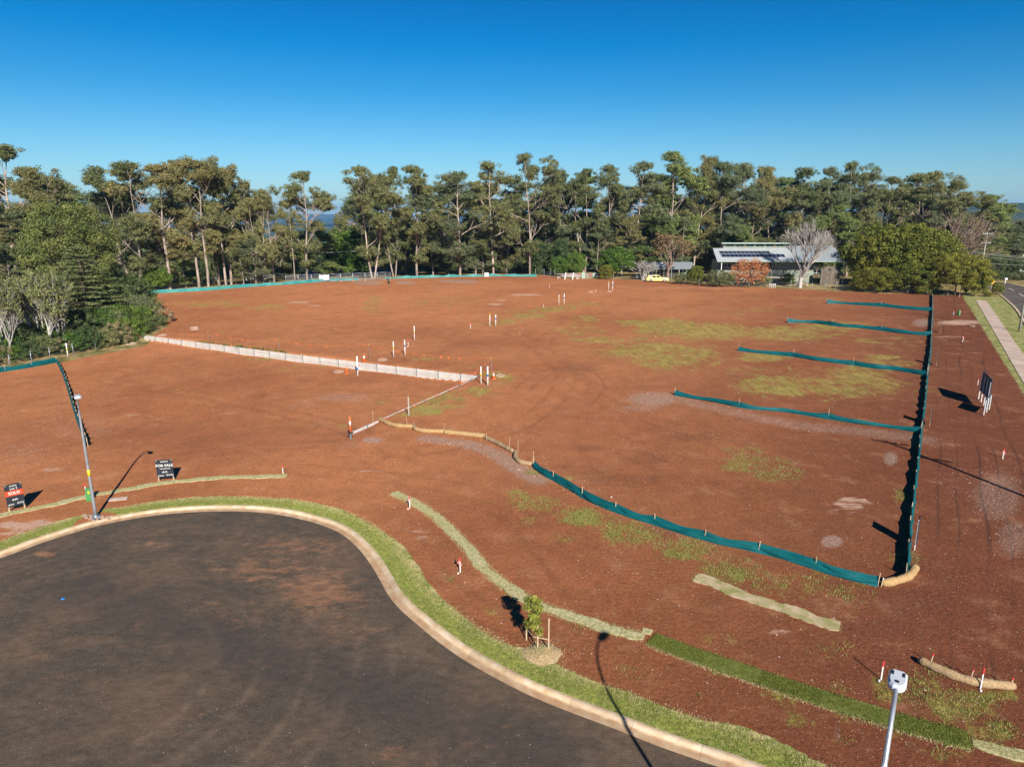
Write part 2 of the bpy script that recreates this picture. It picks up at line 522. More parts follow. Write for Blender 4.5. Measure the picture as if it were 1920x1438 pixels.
# ------------------------------------------------------------------ ground sheet
def build_ground():
    ang_f = np.radians(np.linspace(-46, 46, 520))
    ang_c = np.radians(np.r_[np.arange(50, 312, 6)])
    ang = np.r_[ang_f, ang_c]
    rad = np.r_[1.0, 6.0, 12.0, 15.0, np.geomspace(17, 320, 400), np.geomspace(340, 14500, 36)]
    A, R = np.meshgrid(ang, rad)
    X = (R * np.sin(A)); Y = (R * np.cos(A))
    P = np.stack([X.ravel(), Y.ravel()], 1)
    Z = G(P[:, 0], P[:, 1])
    near = np.where(np.hypot(P[:, 0], P[:, 1]) < 75)[0]
    d, side = dist_poly(P[near], KERB)
    ins = in_poly(P[near], ROAD_POLY)
    kd = np.full(len(P), 99.0)
    kd[near] = np.where(ins, -d, d)
    Z = Z - 0.45 * smooth((-kd - 0.12) / 0.3)
    # street corridor on the right sits under its own sheets
    na, nr = len(ang), len(rad)
    i = (np.arange(nr - 1)[:, None] * na + np.arange(na)[None, :])
    j = (np.arange(nr - 1)[:, None] * na + (np.arange(na)[None, :] + 1) % na)
    F = np.stack([i.ravel(), (i + na).ravel(), (j + na).ravel(), j.ravel()], 1)
    V = np.c_[P, Z]
    pxx, pyy = project(V)
    vis = P[:, 1] > 5
    def blobs(lst):
        a = np.zeros(len(P))
        for (cx, cy, rx, ry, s) in lst:
            q = 1 - np.hypot((pxx - cx) / rx, (pyy - cy) / ry)
            a = np.maximum(a, s * smooth(np.clip(q * 1.4, 0, 1)))
        a[~vis] = 0
        return a
    def band(pts, w, s=1.0):
        pl = np.array([g0(*p) for p in pts])
        sel = np.where(vis & (np.hypot(P[:, 0], P[:, 1]) < 260))[0]
        dd, _ = dist_poly(P[sel], pl)
        a = np.zeros(len(P)); a[sel] = s * smooth(1.2 - dd / w)
        return a
    grass = 0.84 * blobs([(400, 570, 130, 13, .62), (500, 577, 70, 10, .75), (700, 572, 34, 26, .75), (830, 565, 130, 22, .45),
                   (990, 590, 90, 18, .7), (1030, 580, 60, 9, .8), (1095, 600, 50, 16, .72), (1085, 620, 80, 16, .62), (1250, 614, 110, 26, 1.25), (1340, 622, 120, 26, 1.15), (1200, 606, 60, 14, 1.1), (1180, 640, 120, 10, .7),
                   (1240, 662, 190, 34, 1.12), (1150, 638, 130, 14, .85), (1250, 680, 90, 22, 1.0), (1470, 625, 120, 24, 1.0), (1430, 670, 80, 16, 1.1), (1460, 722, 150, 36, .95), (1600, 722, 160, 44, .95), (1660, 680, 80, 28, .8), (1600, 700, 110, 26, .85), (1560, 612, 120, 16, .95), (1400, 580, 170, 10, .4), (1350, 590, 110, 9, .4),
                   (1420, 870, 130, 30, .55), (1460, 890, 90, 22, .62), (1390, 845, 90, 20, .4), (1470, 560, 200, 5, .5), (1700, 1050, 50, 30, .45), (1690, 930, 24, 24, .6),
                   (1010, 945, 70, 28, .62), (1090, 970, 70, 26, .85), (1180, 1000, 90, 34, .8), (1290, 1030, 90, 34, .85), (1360, 1075, 90, 36, .85), (1440, 1100, 80, 26, .55), (1520, 1085, 60, 16, .6), (1580, 1105, 22, 10, .8),
                   (990, 975, 30, 10, .6), (1060, 1010, 30, 10, .6), (1000, 885, 24, 10, .6), (1050, 897, 50, 10, .4),
                   (840, 750, 70, 24, .9), (800, 770, 50, 14, .85), (900, 735, 60, 18, .9), (760, 778, 50, 8, .7), (930, 705, 50, 16, .75), (800, 672, 60, 10, .8), (860, 690, 60, 10, .6), (760, 690, 60, 8, .4),
                   (500, 673, 60, 6, .6), (445, 667, 40, 5, .55), (720, 755, 30, 6, .6), (690, 765, 20, 5, .5), (640, 800, 30, 8, .4), (560, 690, 160, 20, .3), (350, 735, 120, 20, .25),
                   (1100, 1170, 80, 22, .45), (1330, 1200, 90, 20, .42), (1560, 1215, 90, 30, .4), (1450, 1230, 90, 20, .35),
                   (1700, 1290, 110, 46, .72), (1800, 1320, 110, 50, .72), (1870, 1305, 60, 18, .95), (1760, 1260, 60, 22, .55), (1880, 1370, 60, 30, .7), (1560, 1290, 80, 22, .45), (1620, 1340, 90, 30, .5), (1460, 1300, 80, 26, .4), (1760, 1410, 80, 26, .5), (1590, 1390, 60, 16, .6), (1330, 1255, 70, 16, .45), (1500, 1350, 60, 26, .45),
                   (900, 1155, 60, 40, .45), (850, 1080, 50, 20, .35), (1100, 1250, 40, 18, .5), (1180, 1255, 50, 22, .5), (1280, 1300, 60, 22, .5),
                   (1500, 535, 300, 5, .5), (1100, 522, 90, 5, .7), (690, 545, 60, 6, .3), (560, 548, 70, 5, .3), (1740, 600, 20, 30, .3)])
    grass = np.maximum.reduce([grass, band([(960, 930), (1080, 965), (1220, 1005), (1340, 1050), (1460, 1090), (1600, 1108)], 2.2, .34), band([(1430, 1290), (1600, 1330), (1760, 1340), (1920, 1360)], 2.6, .22), band([(800, 762), (860, 742), (920, 722), (945, 712)], 2.6, .62), band([(930, 606), (990, 590), (1060, 578), (1110, 570)], 4.5, .62), band([(1150, 600), (1300, 612), (1450, 622), (1700, 640)], 9, .40), band([(1180, 650), (1400, 700), (1700, 725)], 8, .38)])
    gravel = np.maximum.reduce([
        blobs([(1225, 748, 90, 24, .78), (1200, 765, 80, 12, .6), (690, 530, 55, 9, .8), (760, 530, 35, 5, .9), (860, 528, 70, 6, .9), (800, 524, 160, 4, .5), (830, 540, 40, 3, .6),
               (1560, 1015, 36, 20, .95), (1670, 860, 24, 24, .8), (1730, 605, 36, 14, .8), (640, 745, 110, 16, .6), (570, 760, 60, 12, .5), (700, 825, 34, 10, .95), (660, 832, 46, 12, .5),
               (1870, 930, 90, 90, .62), (1900, 1010, 60, 70, .6), (1800, 905, 70, 70, .4), (150, 800, 120, 46, .45), (40, 850, 90, 50, .45), (120, 760, 90, 30, .35), (200, 740, 40, 30, .4),
               (180, 972, 40, 9, .6), (1570, 1375, 14, 26, .6)]),
        band([(1235, 745), (1290, 752), (1400, 780), (1520, 800), (1640, 812), (1725, 822)], 2.6, .62),
        band([(800, 822), (880, 832), (930, 850), (965, 875), (1010, 900)], 1.5, .8),
        band([(1000, 880), (1100, 930), (1200, 975), (1330, 1020)], 1.1, .45),
        band([(1000, 868), (1060, 890), (1130, 930)], 1.3, .4)])
    pale = blobs([(1600, 945, 60, 28, .6), (1580, 960, 60, 12, .5), (1800, 605, 70, 8, .9), (1780, 632, 60, 3, .6), (60, 985, 120, 18, .8), (40, 1000, 120, 9, .6), (100, 880, 60, 8, .5), (260, 780, 50, 14, .4), (700, 883, 50, 3, .7),
                  (560, 567, 40, 3, .8), (590, 573, 24, 2, .8), (930, 571, 24, 3, .8), (985, 553, 60, 4, .7), (940, 563, 20, 2, .8), (790, 990, 60, 20, .4), (830, 893, 50, 6, .3), (1460, 1185, 60, 14, .4), (640, 1000, 40, 6, .3), (800, 1010, 40, 20, .4), (300, 915, 60, 5, .4), (1700, 1230, 30, 10, .2),
                  (1300, 540, 200, 3, .5), (1500, 528, 330, 8, .0)])
    dark = blobs([(1215, 860, 60, 14, .5), (1290, 820, 80, 10, .5), (1080, 690, 60, 20, .5), (1230, 1000, 70, 20, .4), (1180, 900, 120, 18, .35), (900, 650, 80, 14, .2), (1100, 880, 90, 20, .35), (1700, 1130, 90, 40, .5), (1640, 1180, 120, 30, .5), (1100, 840, 50, 10, .6)])
    # paler red-orange soil in mid-lot; view-angle darkening painted in towards the street
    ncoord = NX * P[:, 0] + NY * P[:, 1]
    view_shade = (0.55 * smooth((ncoord + 45) / 40) + 0.45 * smooth((ncoord + 12) / 16)) * (R.ravel() < 300)
    warm = blobs([(1000, 1080, 260, 110, .6), (700, 570, 420, 60, .8), (700, 880, 420, 140, .7), (1000, 800, 330, 150, .55), (1050, 560, 200, 40, .6), (300, 650, 200, 30, .7), (200, 860, 260, 60, .4)])
    e = P[:, 1] - np.interp(P[:, 0], EX, EY)
    beyond = smooth((e - 0.5 + 0.7 * np.sin(P[:, 0] * 0.7) + 0.5 * np.sin(P[:, 0] * 1.9)) / 2.0)
    beyond = np.maximum(beyond, ((P[:, 0] < -62) & (P[:, 1] > 66) & (P[:, 1] < 150) & (P[:, 0] < -0.12 * (P[:, 1] - 66) - 54)).astype(float) * 0)
    hedge = np.array([g0(*p) for p in [(-420, 730), (0, 688), (120, 668), (268, 640), (315, 612), (290, 575), (262, 552)]])
    hp = np.array(list(hedge) + [(-160, 150), (-160, 60)])
    lf = in_poly(P, hp)
    beyond = np.maximum(beyond, lf)
    beyond[P[:, 1] < -2] = 0
    behind = (R.ravel() < 12) | (P[:, 1] < 8)
    far = smooth((R.ravel() - 290) / 60)
    track = smooth((ncoord - 0.8) / 1.5) * smooth((8 - ncoord) / 1.5) * vis
    wob = ncoord + 0.35 * np.sin(0.09 * (DX * P[:, 0] + DY * P[:, 1])) + 0.12 * np.sin(0.4 * (DX * P[:, 0] + DY * P[:, 1]))
    # wheel ruts left by machines crossing the lot: pairs of lines
    tyre = np.zeros(len(P))
    near2 = np.where(vis & (R.ravel() < 190))[0]
    for pts, wd in (([(560, 880), (760, 900), (900, 930), (1010, 1010), (1100, 1120)], .9), ([(640, 850), (820, 840), (1000, 780), (1060, 700), (990, 640), (900, 600)], 1.0), ([(1500, 900), (1350, 830), (1150, 760), (1060, 700), (1020, 640), (1100, 590)], 1.0),
                    ([(300, 860), (560, 830), (760, 850)], .9), ([(200, 700), (450, 740), (640, 790), (700, 860)], .9), ([(330, 600), (600, 590), (880, 575), (1100, 570), (1400, 590)], 1.1), ([(420, 650), (700, 610), (960, 640), (1150, 650)], 1.1),
                    ([(1250, 900), (1400, 960), (1560, 1060), (1680, 1180), (1760, 1330)], .9), ([(1180, 850), (1300, 900), (1480, 980), (1640, 1000)], .9), ([(1000, 1000), (1200, 1080), (1400, 1180), (1600, 1260), (1800, 1380)], .9), ([(760, 1010), (850, 1120), (1000, 1180)], .8), ([(980, 730), (1020, 700), (1080, 690), (1120, 720), (1090, 760)], .8),
                    ([(1760, 700), (1740, 900), (1720, 1150), (1660, 1300), (1500, 1420)], .9), ([(1700, 560), (1400, 548), (1000, 545), (700, 550), (420, 556)], 1.2)):
        dl, _ = dist_poly(P[near2], catmull([g0(*p) for p in pts], 1.5))
        tyre[near2] = np.maximum(tyre[near2], smooth(1.25 - np.abs(dl - wd) / .26))
    # lawn verge along the kerb
    along_x = P[:, 0]
    wv = 1.42 + 0.12 * np.sin(along_x * 0.9) + 0.08 * np.sin(along_x * 2.3 + P[:, 1])
    lampgap = np.hypot(P[:, 0] - g0(180, 975)[0], P[:, 1] - g0(180, 975)[1])
    verge = smooth((wv - kd) / 0.25) * smooth((lampgap - 0.7) / 0.8)
    verge[kd > 4] = 0
    inner = smooth((0.75 - np.abs(kd - 0.55)) / 0.4)
    lawn_r = np.maximum(smooth((ncoord - 5.4 - (160 - (DX * P[:, 0] + DY * P[:, 1])) * .038) / 1.0), 0) * (R.ravel() < 300) * vis * (1 - smooth((e - 1) / 2))
    attrs = dict(grass=np.where(kd < 2.2, 0, grass) , gravel=gravel, pale=pale, dark=dark, view_shade=view_shade, warm=warm, beyond=beyond, far=far, track=track, tyre=tyre, ncoord=wob, verge=np.maximum(verge, 0), inner=inner, lawn_r=lawn_r)
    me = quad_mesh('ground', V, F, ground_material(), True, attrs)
    o = link('ground', me)
    o['kind'] = 'structure'
    return V, attrs, kd

class NG:
    """small node-graph writer"""
    def __init__(s, m):
        m.use_nodes = True
        s.n = m.node_tree.nodes; s.l = m.node_tree.links
        s.bs = s.n['Principled BSDF']
    def attr(s, name):
        a = s.n.new('ShaderNodeAttribute'); a.attribute_name = name; return a.outputs['Fac']
    def noise(s, scale, detail=4, rough=0.55, stretch=None, dist=0.0):
        geo = s.n.new('ShaderNodeNewGeometry')
        v = geo.outputs['Position']
        if stretch:
            mp = s.n.new('ShaderNodeMapping'); mp.inputs['Scale'].default_value = stretch[:3]
            if len(stretch) > 3: mp.inputs['Rotation'].default_value = (0, 0, stretch[3])
            s.l.new(v, mp.inputs[0]); v = mp.outputs[0]
        t = s.n.new('ShaderNodeTexNoise')
        t.inputs['Scale'].default_value = scale; t.inputs['Detail'].default_value = detail
        t.inputs['Roughness'].default_value = rough; t.inputs['Distortion'].default_value = dist
        s.l.new(v, t.inputs[0])
        return t.outputs[0]
    def m(s, op, a, b=0.0, c=0.0):
        t = s.n.new('ShaderNodeMath'); t.operation = op
        for i, x in enumerate((a, b, c)):
            if isinstance(x, (int, float)): t.inputs[i].default_value = x
            else: s.l.new(x, t.inputs[i])
        return t.outputs[0]
    def rng(s, v, a, b, c=0.0, d=1.0):
        t = s.n.new('ShaderNodeMapRange')
        t.interpolation_type = 'SMOOTHSTEP'
        s.l.new(v, t.inputs[0])
        for i, x in enumerate((a, b, c, d)): t.inputs[i + 1].default_value = x
        return t.outputs[0]
    def mul(s, col, fac):
        t = s.n.new('ShaderNodeVectorMath'); t.operation = 'SCALE'
        s.l.new(col, t.inputs[0]); s.l.new(fac, t.inputs['Scale'])
        return t.outputs[0]
    def mix(s, f, a, b):
        t = s.n.new('ShaderNodeMix'); t.data_type = 'RGBA'
        if isinstance(f, (int, float)): t.inputs[0].default_value = f
        else: s.l.new(f, t.inputs[0])
        for i, x in ((6, a), (7, b)):
            if isinstance(x, tuple): t.inputs[i].default_value = (*x, 1)
            else: s.l.new(x, t.inputs[i])
        return t.outputs[2]

def ground_material():
    mm = bpy.data.materials.new('red_soil_ground')
    g = NG(mm)
    g.bs.inputs['Roughness'].default_value = 0.95
    g.bs.inputs['Specular IOR Level'].default_value = 0.12
    big = g.noise(0.05, 3)
    mid = g.noise(0.45, 6, 0.6)
    streak = g.noise(0.30, 7, 0.66, (0.5, 0.75, 1, 0.15), 0.9)
    fine = g.noise(5.0, 6, 0.7)
    vfine = g.noise(22.0, 4, 0.7)
    soil = g.mix(g.rng(big, .35, .65), (0.46, 0.182, 0.075), (0.37, 0.134, 0.054))
    soil = g.mix(g.m('MULTIPLY', g.attr('warm'), .75), soil, (0.55, 0.215, 0.088))
    soil = g.mix(g.m('MULTIPLY', g.attr('view_shade'), .9), soil, (0.145, 0.045, 0.022))  # view-angle falloff of the sunlight, painted into the soil colour
    soil = g.mix(g.m('MULTIPLY', g.rng(streak, .50, .75), .34), soil, (0.26, 0.100, 0.050))
    soil = g.mix(g.m('MULTIPLY', g.rng(mid, .52, .75), .35), soil, (0.52, 0.275, 0.15))
    soil = g.mix(g.m('MULTIPLY', g.attr('dark'), .6), soil, (0.13, 0.050, 0.030))
    # fine crumbs, light and dark
    patchy = g.noise(0.55, 9, .74, (1.0, .8, 1, .2), .4)
    soil = g.mul(soil, g.rng(patchy, .32, .68, .86, 1.10))
    soil = g.mul(soil, g.rng(fine, .28, .72, .76, 1.20))
    soil = g.mul(soil, g.rng(vfine, .30, .70, .82, 1.17))
    soil = g.mix(g.m('MULTIPLY', g.rng(g.noise(9.0, 3, .6), .60, .68), .26), soil, (0.10, 0.040, 0.024))
    soil = g.mix(g.m('MULTIPLY', g.rng(g.noise(15.0, 2, .5), .655, .70), .65), soil, (0.66, 0.43, 0.30))
    soil = g.mix(g.m('MULTIPLY', g.rng(g.noise(1.1, 8, .8, (1, .8, 1, .3)), .56, .70), .30), soil, (0.42, 0.32, 0.13))
    # wheel tracks along the street side
    sn = g.m('SINE', g.m('MULTIPLY', g.attr('ncoord'), 5.2))
    sn2 = g.m('SINE', g.m('MULTIPLY', g.attr('ncoord'), 13.0))
    tr = g.m('MULTIPLY', g.rng(g.m('ADD', sn, g.m('MULTIPLY', sn2, .5)), .75, 1.35), g.m('MULTIPLY', g.attr('track'), g.rng(g.noise(0.12, 3), .4, .6, .25, .9)))
    soil = g.mix(g.m('MULTIPLY', tr, .8), soil, (0.085, 0.036, 0.024))
    # swept wheel streaks over the lot
    tn = g.m('MULTIPLY', g.attr('tyre'), g.rng(g.noise(0.25, 6, .7), .38, .6, .15, 1.0))
    soil = g.mix(g.m('MULTIPLY', tn, .34), soil, (0.17, 0.062, 0.032))
    # pale scrapes and gravel
    pn = g.noise(1.1, 6, .7, (0.6, 1.6, 1, 0.2))
    soil = g.mix(g.m('MULTIPLY', g.rng(g.m('ADD', g.attr('pale'), g.m('MULTIPLY', g.m('SUBTRACT', pn, .5), 2.2)), .38, .8), .85), soil, (0.55, 0.36, 0.26))
    gn = g.noise(7.0, 5, .8)
    gm = g.rng(g.m('ADD', g.attr('gravel'), g.m('MULTIPLY', g.m('SUBTRACT', gn, .5), 1.8)), .42, .85)
    gm = g.m('MULTIPLY', gm, g.rng(g.attr('gravel'), 0.05, .35))
    gcol = g.mix(g.rng(vfine, .4, .6), (0.24, 0.165, 0.125), (0.46, 0.38, 0.32))
    soil = g.mix(g.m('MULTIPLY', gm, .55), soil, gcol)
    # grass and weeds
    g1 = g.noise(0.30, 7, .70, (0.8, 0.7, 1, .12), .6)
    g2 = g.noise(4.5, 5, .75)
    g3 = g.noise(0.85, 8, .80, (1.2, 0.6, 1, -.1))
    gsum = g.m('ADD', g.m('ADD', g.attr('grass'), g.m('MULTIPLY', g.m('SUBTRACT', g1, .5), 2.6)), g.m('MULTIPLY', g.m('SUBTRACT', g3, .5), 3.2))
    gf = g.m('MULTIPLY', g.rng(gsum, .34, .98), g.rng(g.attr('grass'), .01, .25))
    gcolr = g.mix(g.rng(g2, .4, .62), (0.16, 0.185, 0.030), (0.42, 0.35, 0.10))
    geo = g.n.new('ShaderNodeNewGeometry')
    sx = g.n.new('ShaderNodeSeparateXYZ'); g.l.new(geo.outputs['Position'], sx.inputs[0])
    gcolr = g.mix(g.m('MULTIPLY', g.rng(sx.outputs[1], 45, 80), .55), gcolr, (0.43, 0.335, 0.090))
    gcolr = g.mul(gcolr, g.rng(fine, .3, .7, .62, 1.25))
    gcolr = g.mul(gcolr, g.rng(g.noise(0.9, 8, .8, (1.3, .5, 1, .1)), .34, .66, .60, 1.28))
    gcolr = g.mix(g.m('MULTIPLY', g.rng(g.noise(0.5, 8, .8, (1.2, .5, 1, -.2)), .50, .66), .6), gcolr, (0.30, 0.15, 0.065))
    soil = g.mix(g.m('MULTIPLY', gf, .80), soil, gcolr)
    # verge turf beside the kerb and along the footpath
    v1 = g.noise(0.9, 5, .65)
    vcol = g.mix(g.rng(g.m('ADD', g2, g.m('MULTIPLY', g.m('SUBTRACT', v1, .5), 1.4)), .36, .66), (0.20, 0.235, 0.050), (0.55, 0.47, 0.22))
    vcol2 = g.mix(g.rng(g.m('ADD', g2, g.m('MULTIPLY', g.m('SUBTRACT', v1, .5), .8)), .35, .62), (0.130, 0.200, 0.030), (0.32, 0.34, 0.080))
    vcol = g.mix(g.m('MULTIPLY', g.attr('inner'), g.rng(v1, .42, .52)), vcol, vcol2)
    vcol = g.mul(vcol, g.rng(fine, .3, .7, .66, 1.28))
    ve = g.m('ADD', g.attr('verge'), g.m('MULTIPLY', g.m('SUBTRACT', g3, .5), 2.2))
    soil = g.mix(g.rng(ve, .35, .6), soil, vcol)
    lr = g.m('ADD', g.attr('lawn_r'), g.m('MULTIPLY', g.m('SUBTRACT', g.noise(1.6, 7, .75), .5), 2.4))
    lcol = g.mix(g.rng(v1, .4, .6), (0.19, 0.215, 0.055), (0.37, 0.34, 0.14))
    lcol = g.mul(lcol, g.rng(fine, .3, .7, .75, 1.2))
    soil = g.mix(g.rng(lr, .40, .62), soil, lcol)
    # dry grass and litter under and beyond the trees
    b1 = g.noise(0.35, 6, .7)
    bcol = g.mix(g.rng(b1, .42, .6), (0.40, 0.29, 0.13), (0.13, 0.125, 0.04))
    soil = g.mix(g.rng(g.m('ADD', g.attr('beyond'), g.m('MULTIPLY', g.m('SUBTRACT', g.noise(0.8, 5, .7), .5), .9)), .4, .7), soil, bcol)
    f1 = g.noise(0.012, 8, .75)
    fcol = g.mix(g.rng(f1, .4, .62), (0.022, 0.038, 0.014), (0.085, 0.095, 0.038))
    soil = g.mix(g.attr('far'), soil, fcol)
    g.l.new(soil, g.bs.inputs['Base Color'])
    hsum = g.m('ADD', g.m('MULTIPLY', fine, .5), g.m('ADD', g.m('MULTIPLY', vfine, .18), g.m('MULTIPLY', streak, .8)))
    bp = g.n.new('ShaderNodeBump'); bp.inputs['Strength'].default_value = 0.8; bp.inputs['Distance'].default_value = 0.14
    g.l.new(hsum, bp.inputs['Height']); g.l.new(bp.outputs[0], g.bs.inputs['Normal'])
    return mm

GV, GA, GKD = build_ground()

def asphalt_material(name, dusty=True):
    mm = bpy.data.materials.new(name)
    g = NG(mm)
    g.bs.inputs['Roughness'].default_value = 0.85
    g.bs.inputs['Specular IOR Level'].default_value = 0.25
    a = g.noise(14.0, 5, .8)
    b = g.noise(0.30, 5, .6, (1, 1, 1, .4), .8)
    c = g.noise(0.9, 7, .75, (0.6, 1.7, 1, -.35), .4)
    col = g.mix(g.rng(a, .38, .66), (0.060, 0.047, 0.034), (0.118, 0.092, 0.067))
    if dusty:
        col = g.mix(g.m('MULTIPLY', g.rng(b, .40, .68), .55), col, (0.165, 0.105, 0.068))
        rd = g.m('ADD', g.attr('rust'), .20)
        rs = g.rng(g.m('ADD', rd, g.m('MULTIPLY', g.m('SUBTRACT', g.noise(1.6, 8, .8, (.7, 1.2, 1, -.3)), .5), 4.2)), .55, 1.5)
        col = g.mix(g.m('MULTIPLY', rs, .75), col, (0.30, 0.150, 0.080))
        gr = g.rng(g.noise(3.0, 6, .8, (0.7, 1.5, 1, .3)), .60, .74)
        col = g.mix(g.m('MULTIPLY', gr, .45), col, (0.24, 0.12, 0.07))
        am = g.rng(g.noise(0.16, 4, .6), .42, .6)
        col = g.mix(g.m('MULTIPLY', g.m('MULTIPLY', g.attr('arc'), am), .40), col, (0.200, 0.140, 0.100))
        col = g.mix(g.m('MULTIPLY', g.m('MULTIPLY', g.attr('arcd'), am), .30), col, (0.048, 0.040, 0.034))
        col = g.mul(col, g.rng(g.noise(2.2, 9, .8, (.8, 1.5, 1, .5)), .32, .68, .74, 1.26))
        col = g.mix(g.m('MULTIPLY', g.attr('seamband'), .35), col, (0.045, 0.040, 0.038))
        sp = g.rng(g.noise(9.0, 2, .5), .745, .77)
        col = g.mix(g.m('MULTIPLY', sp, .7), col, (0.42, 0.40, 0.37))
    else:
        col = g.mix(g.rng(b, .3, .7), col, (0.13, 0.115, 0.105))
    g.l.new(col, g.bs.inputs['Base Color'])
    bp = g.n.new('ShaderNodeBump'); bp.inputs['Strength'].default_value = 0.35; bp.inputs['Distance'].default_value = 0.015
    g.l.new(a, bp.inputs['Height']); g.l.new(bp.outputs[0], g.bs.inputs['Normal'])
    return mm

# ------------------------------------------------------------------ cul-de-sac road and kerb
def offset_line(line, d):
    t = np.gradient(line, axis=0)
    t /= np.linalg.norm(t, axis=1)[:, None] + 1e-9
    nrm = np.c_[t[:, 1], -t[:, 0]]
    return line + nrm * d

def build_road():
    # find which side of the kerb line is road
    mid = len(KERB) // 2
    s = 1 if in_poly(offset_line(KERB, 0.5)[mid:mid + 1], ROAD_POLY)[0] else -1
    inner = offset_line(KERB, s * 0.60)
    poly = np.array(list(inner) + [(48, -2), (20, 4.5), (9, 9.6), (2, 11.2), (-5, 7)])
    # road as a fine grid clipped at the kerb: cells whose centre lies inside, their border pulled under the gutter
    xs = np.arange(-36, 49, 0.25); ys = np.arange(-8, 41, 0.25)
    X, Y = np.meshgrid(xs, ys)
    P = np.stack([X.ravel(), Y.ravel()], 1)
    poly2 = np.array(list(offset_line(KERB, s * 0.46)) + [(48, -2), (20, 4.5), (9, 9.6), (2, 11.2), (-5, 7)])
    ins = in_poly(P, poly2)
    d, _ = dist_poly(P, offset_line(KERB, s * 0.46))
    nx = len(xs)
    keep = ins | (d < 0.40)
    # snap outside points onto the border
    out = (~ins) & keep
    line = offset_line(KERB, s * 0.46)
    for k in np.where(out)[0]:
        q = line - P[k]
        P[k] = line[np.argmin((q ** 2).sum(1))]
    i = (np.arange(len(ys) - 1)[:, None] * nx + np.arange(nx - 1)[None, :]).ravel()
    F = np.stack([i, i + 1, i + nx + 1, i + nx], 1)
    F = F[ins[F].any(1) & keep[F].all(1)]
    V = np.c_[P, np.full(len(P), -0.135)]
    pxx, pyy = project(V)
    def blobs(lst):
        a = np.zeros(len(P))
        for (cx, cy, rx, ry, st) in lst:
            q = 1 - np.hypot((pxx - cx) / rx, (pyy - cy) / ry)
            a = np.maximum(a, st * smooth(np.clip(q * 1.3, 0, 1)))
        return a
    rust = blobs([(600, 1110, 130, 80, 1.0), (500, 1070, 170, 50, .75), (560, 1030, 150, 50, .7), (85, 1038, 34, 9, 1.3), (300, 1020, 70, 16, .55), (420, 1150, 130, 60, .4), (660, 1180, 120, 50, .5), (60, 1230, 60, 30, .5), (130, 1270, 80, 26, .4), (740, 1410, 60, 30, .7), (360, 1360, 120, 60, .3), (560, 1250, 160, 60, .3), (900, 1390, 200, 50, .3), (250, 1190, 170, 60, .25)])
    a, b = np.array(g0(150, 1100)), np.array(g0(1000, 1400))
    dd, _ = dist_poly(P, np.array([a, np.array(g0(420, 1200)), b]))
    shade = smooth(1.3 - dd / 1.6)  # darker band along the paving seam
    rr_ = np.hypot(P[:, 0] + 17, P[:, 1] - 23.5) + .5 * np.sin(np.arctan2(P[:, 1] - 23.5, P[:, 0] + 17) * 2)
    arc = sum(smooth(1 - np.abs(rr_ - q) / .22) for q in (5.1, 6.9, 9.0, 10.8, 12.2)); arc = np.clip(arc, 0, 1)
    arcd = sum(smooth(1 - np.abs(rr_ - q) / .25) for q in (7.9, 9.7, 11.5)); arcd = np.clip(arcd, 0, 1)
    for pts in ([(1400, 1430), (1000, 1340), (640, 1240), (350, 1130), (150, 1060)], [(1250, 1440), (850, 1330), (560, 1200), (330, 1090)], [(900, 1440), (700, 1340), (500, 1290), (200, 1280)]):
        dl, _ = dist_poly(P, catmull([g0(*p) for p in pts], 1.0))
        arcd = np.maximum(arcd, np.maximum(smooth(1 - np.abs(dl - .85) / .22), 0) * .9)
    me = quad_mesh('road', V, F, asphalt_material('dusty_asphalt'), False, dict(rust=rust, seamband=shade, arc=arc, arcd=arcd))
    tag(link('road', me), kind='structure')
    # rolled kerb and gutter cast in lengths
    root = bpy.data.objects.new('kerb', None); COL.objects.link(root); root['kind'] = 'structure'
    prof = [(-0.02, -0.35), (-0.02, 0.015), (0.09, 0.022), (0.15, 0.0), (0.24, -0.09), (0.29, -0.118), (0.58, -0.128), (0.60, -0.35)]
    fine = resample(KERB, 0.2)
    t = np.gradient(fine, axis=0); t /= np.linalg.norm(t, axis=1)[:, None]
    nr = np.c_[t[:, 1], -t[:, 0]] * s
    step = 12
    for a in range(0, len(fine) - 1, step):
        b = min(a + step, len(fine) - 1)
        idx = list(range(a, b + 1))
        V = []
        for k, i_ in enumerate(idx):
            p = fine[i_]
            sh = 0.0
            if k == 0: sh = 0.005
            if k == len(idx) - 1: sh = -0.005
            for (u, z) in prof:
                V.append((p[0] + nr[i_][0] * u + t[i_][0] * sh, p[1] + nr[i_][1] * u + t[i_][1] * sh, z))
        m = len(prof)
        F = []
        for k in range(len(idx) - 1):
            for j in range(m - 1):
                F.append((k * m + j, k * m + j + 1, (k + 1) * m + j + 1, (k + 1) * m + j) if s < 0 else (k * m + j, (k + 1) * m + j, (k + 1) * m + j + 1, k * m + j + 1))
        F.append(tuple(range(m))); F.append(tuple((len(idx) - 1) * m + j for j in range(m)))
        mb = MB(); mb.add(V, F, 0, False)
        mb.mi = [(1 if (q < (len(idx) - 1) * (m - 1) and q % (m - 1) in (4, 5, 6)) else 0) for q in range(len(F))]
        mb.build('kerb_section', ['kerb', 'kerb_channel'], root)
    return s
ROAD_SIDE = build_road()

# ------------------------------------------------------------------ street corridor on the right
def corr(s, n):
    return (NX * n + DX * s, NY * n + DY * s)

def path_n(s):
    return 7.5 + (168 - s) * .0218

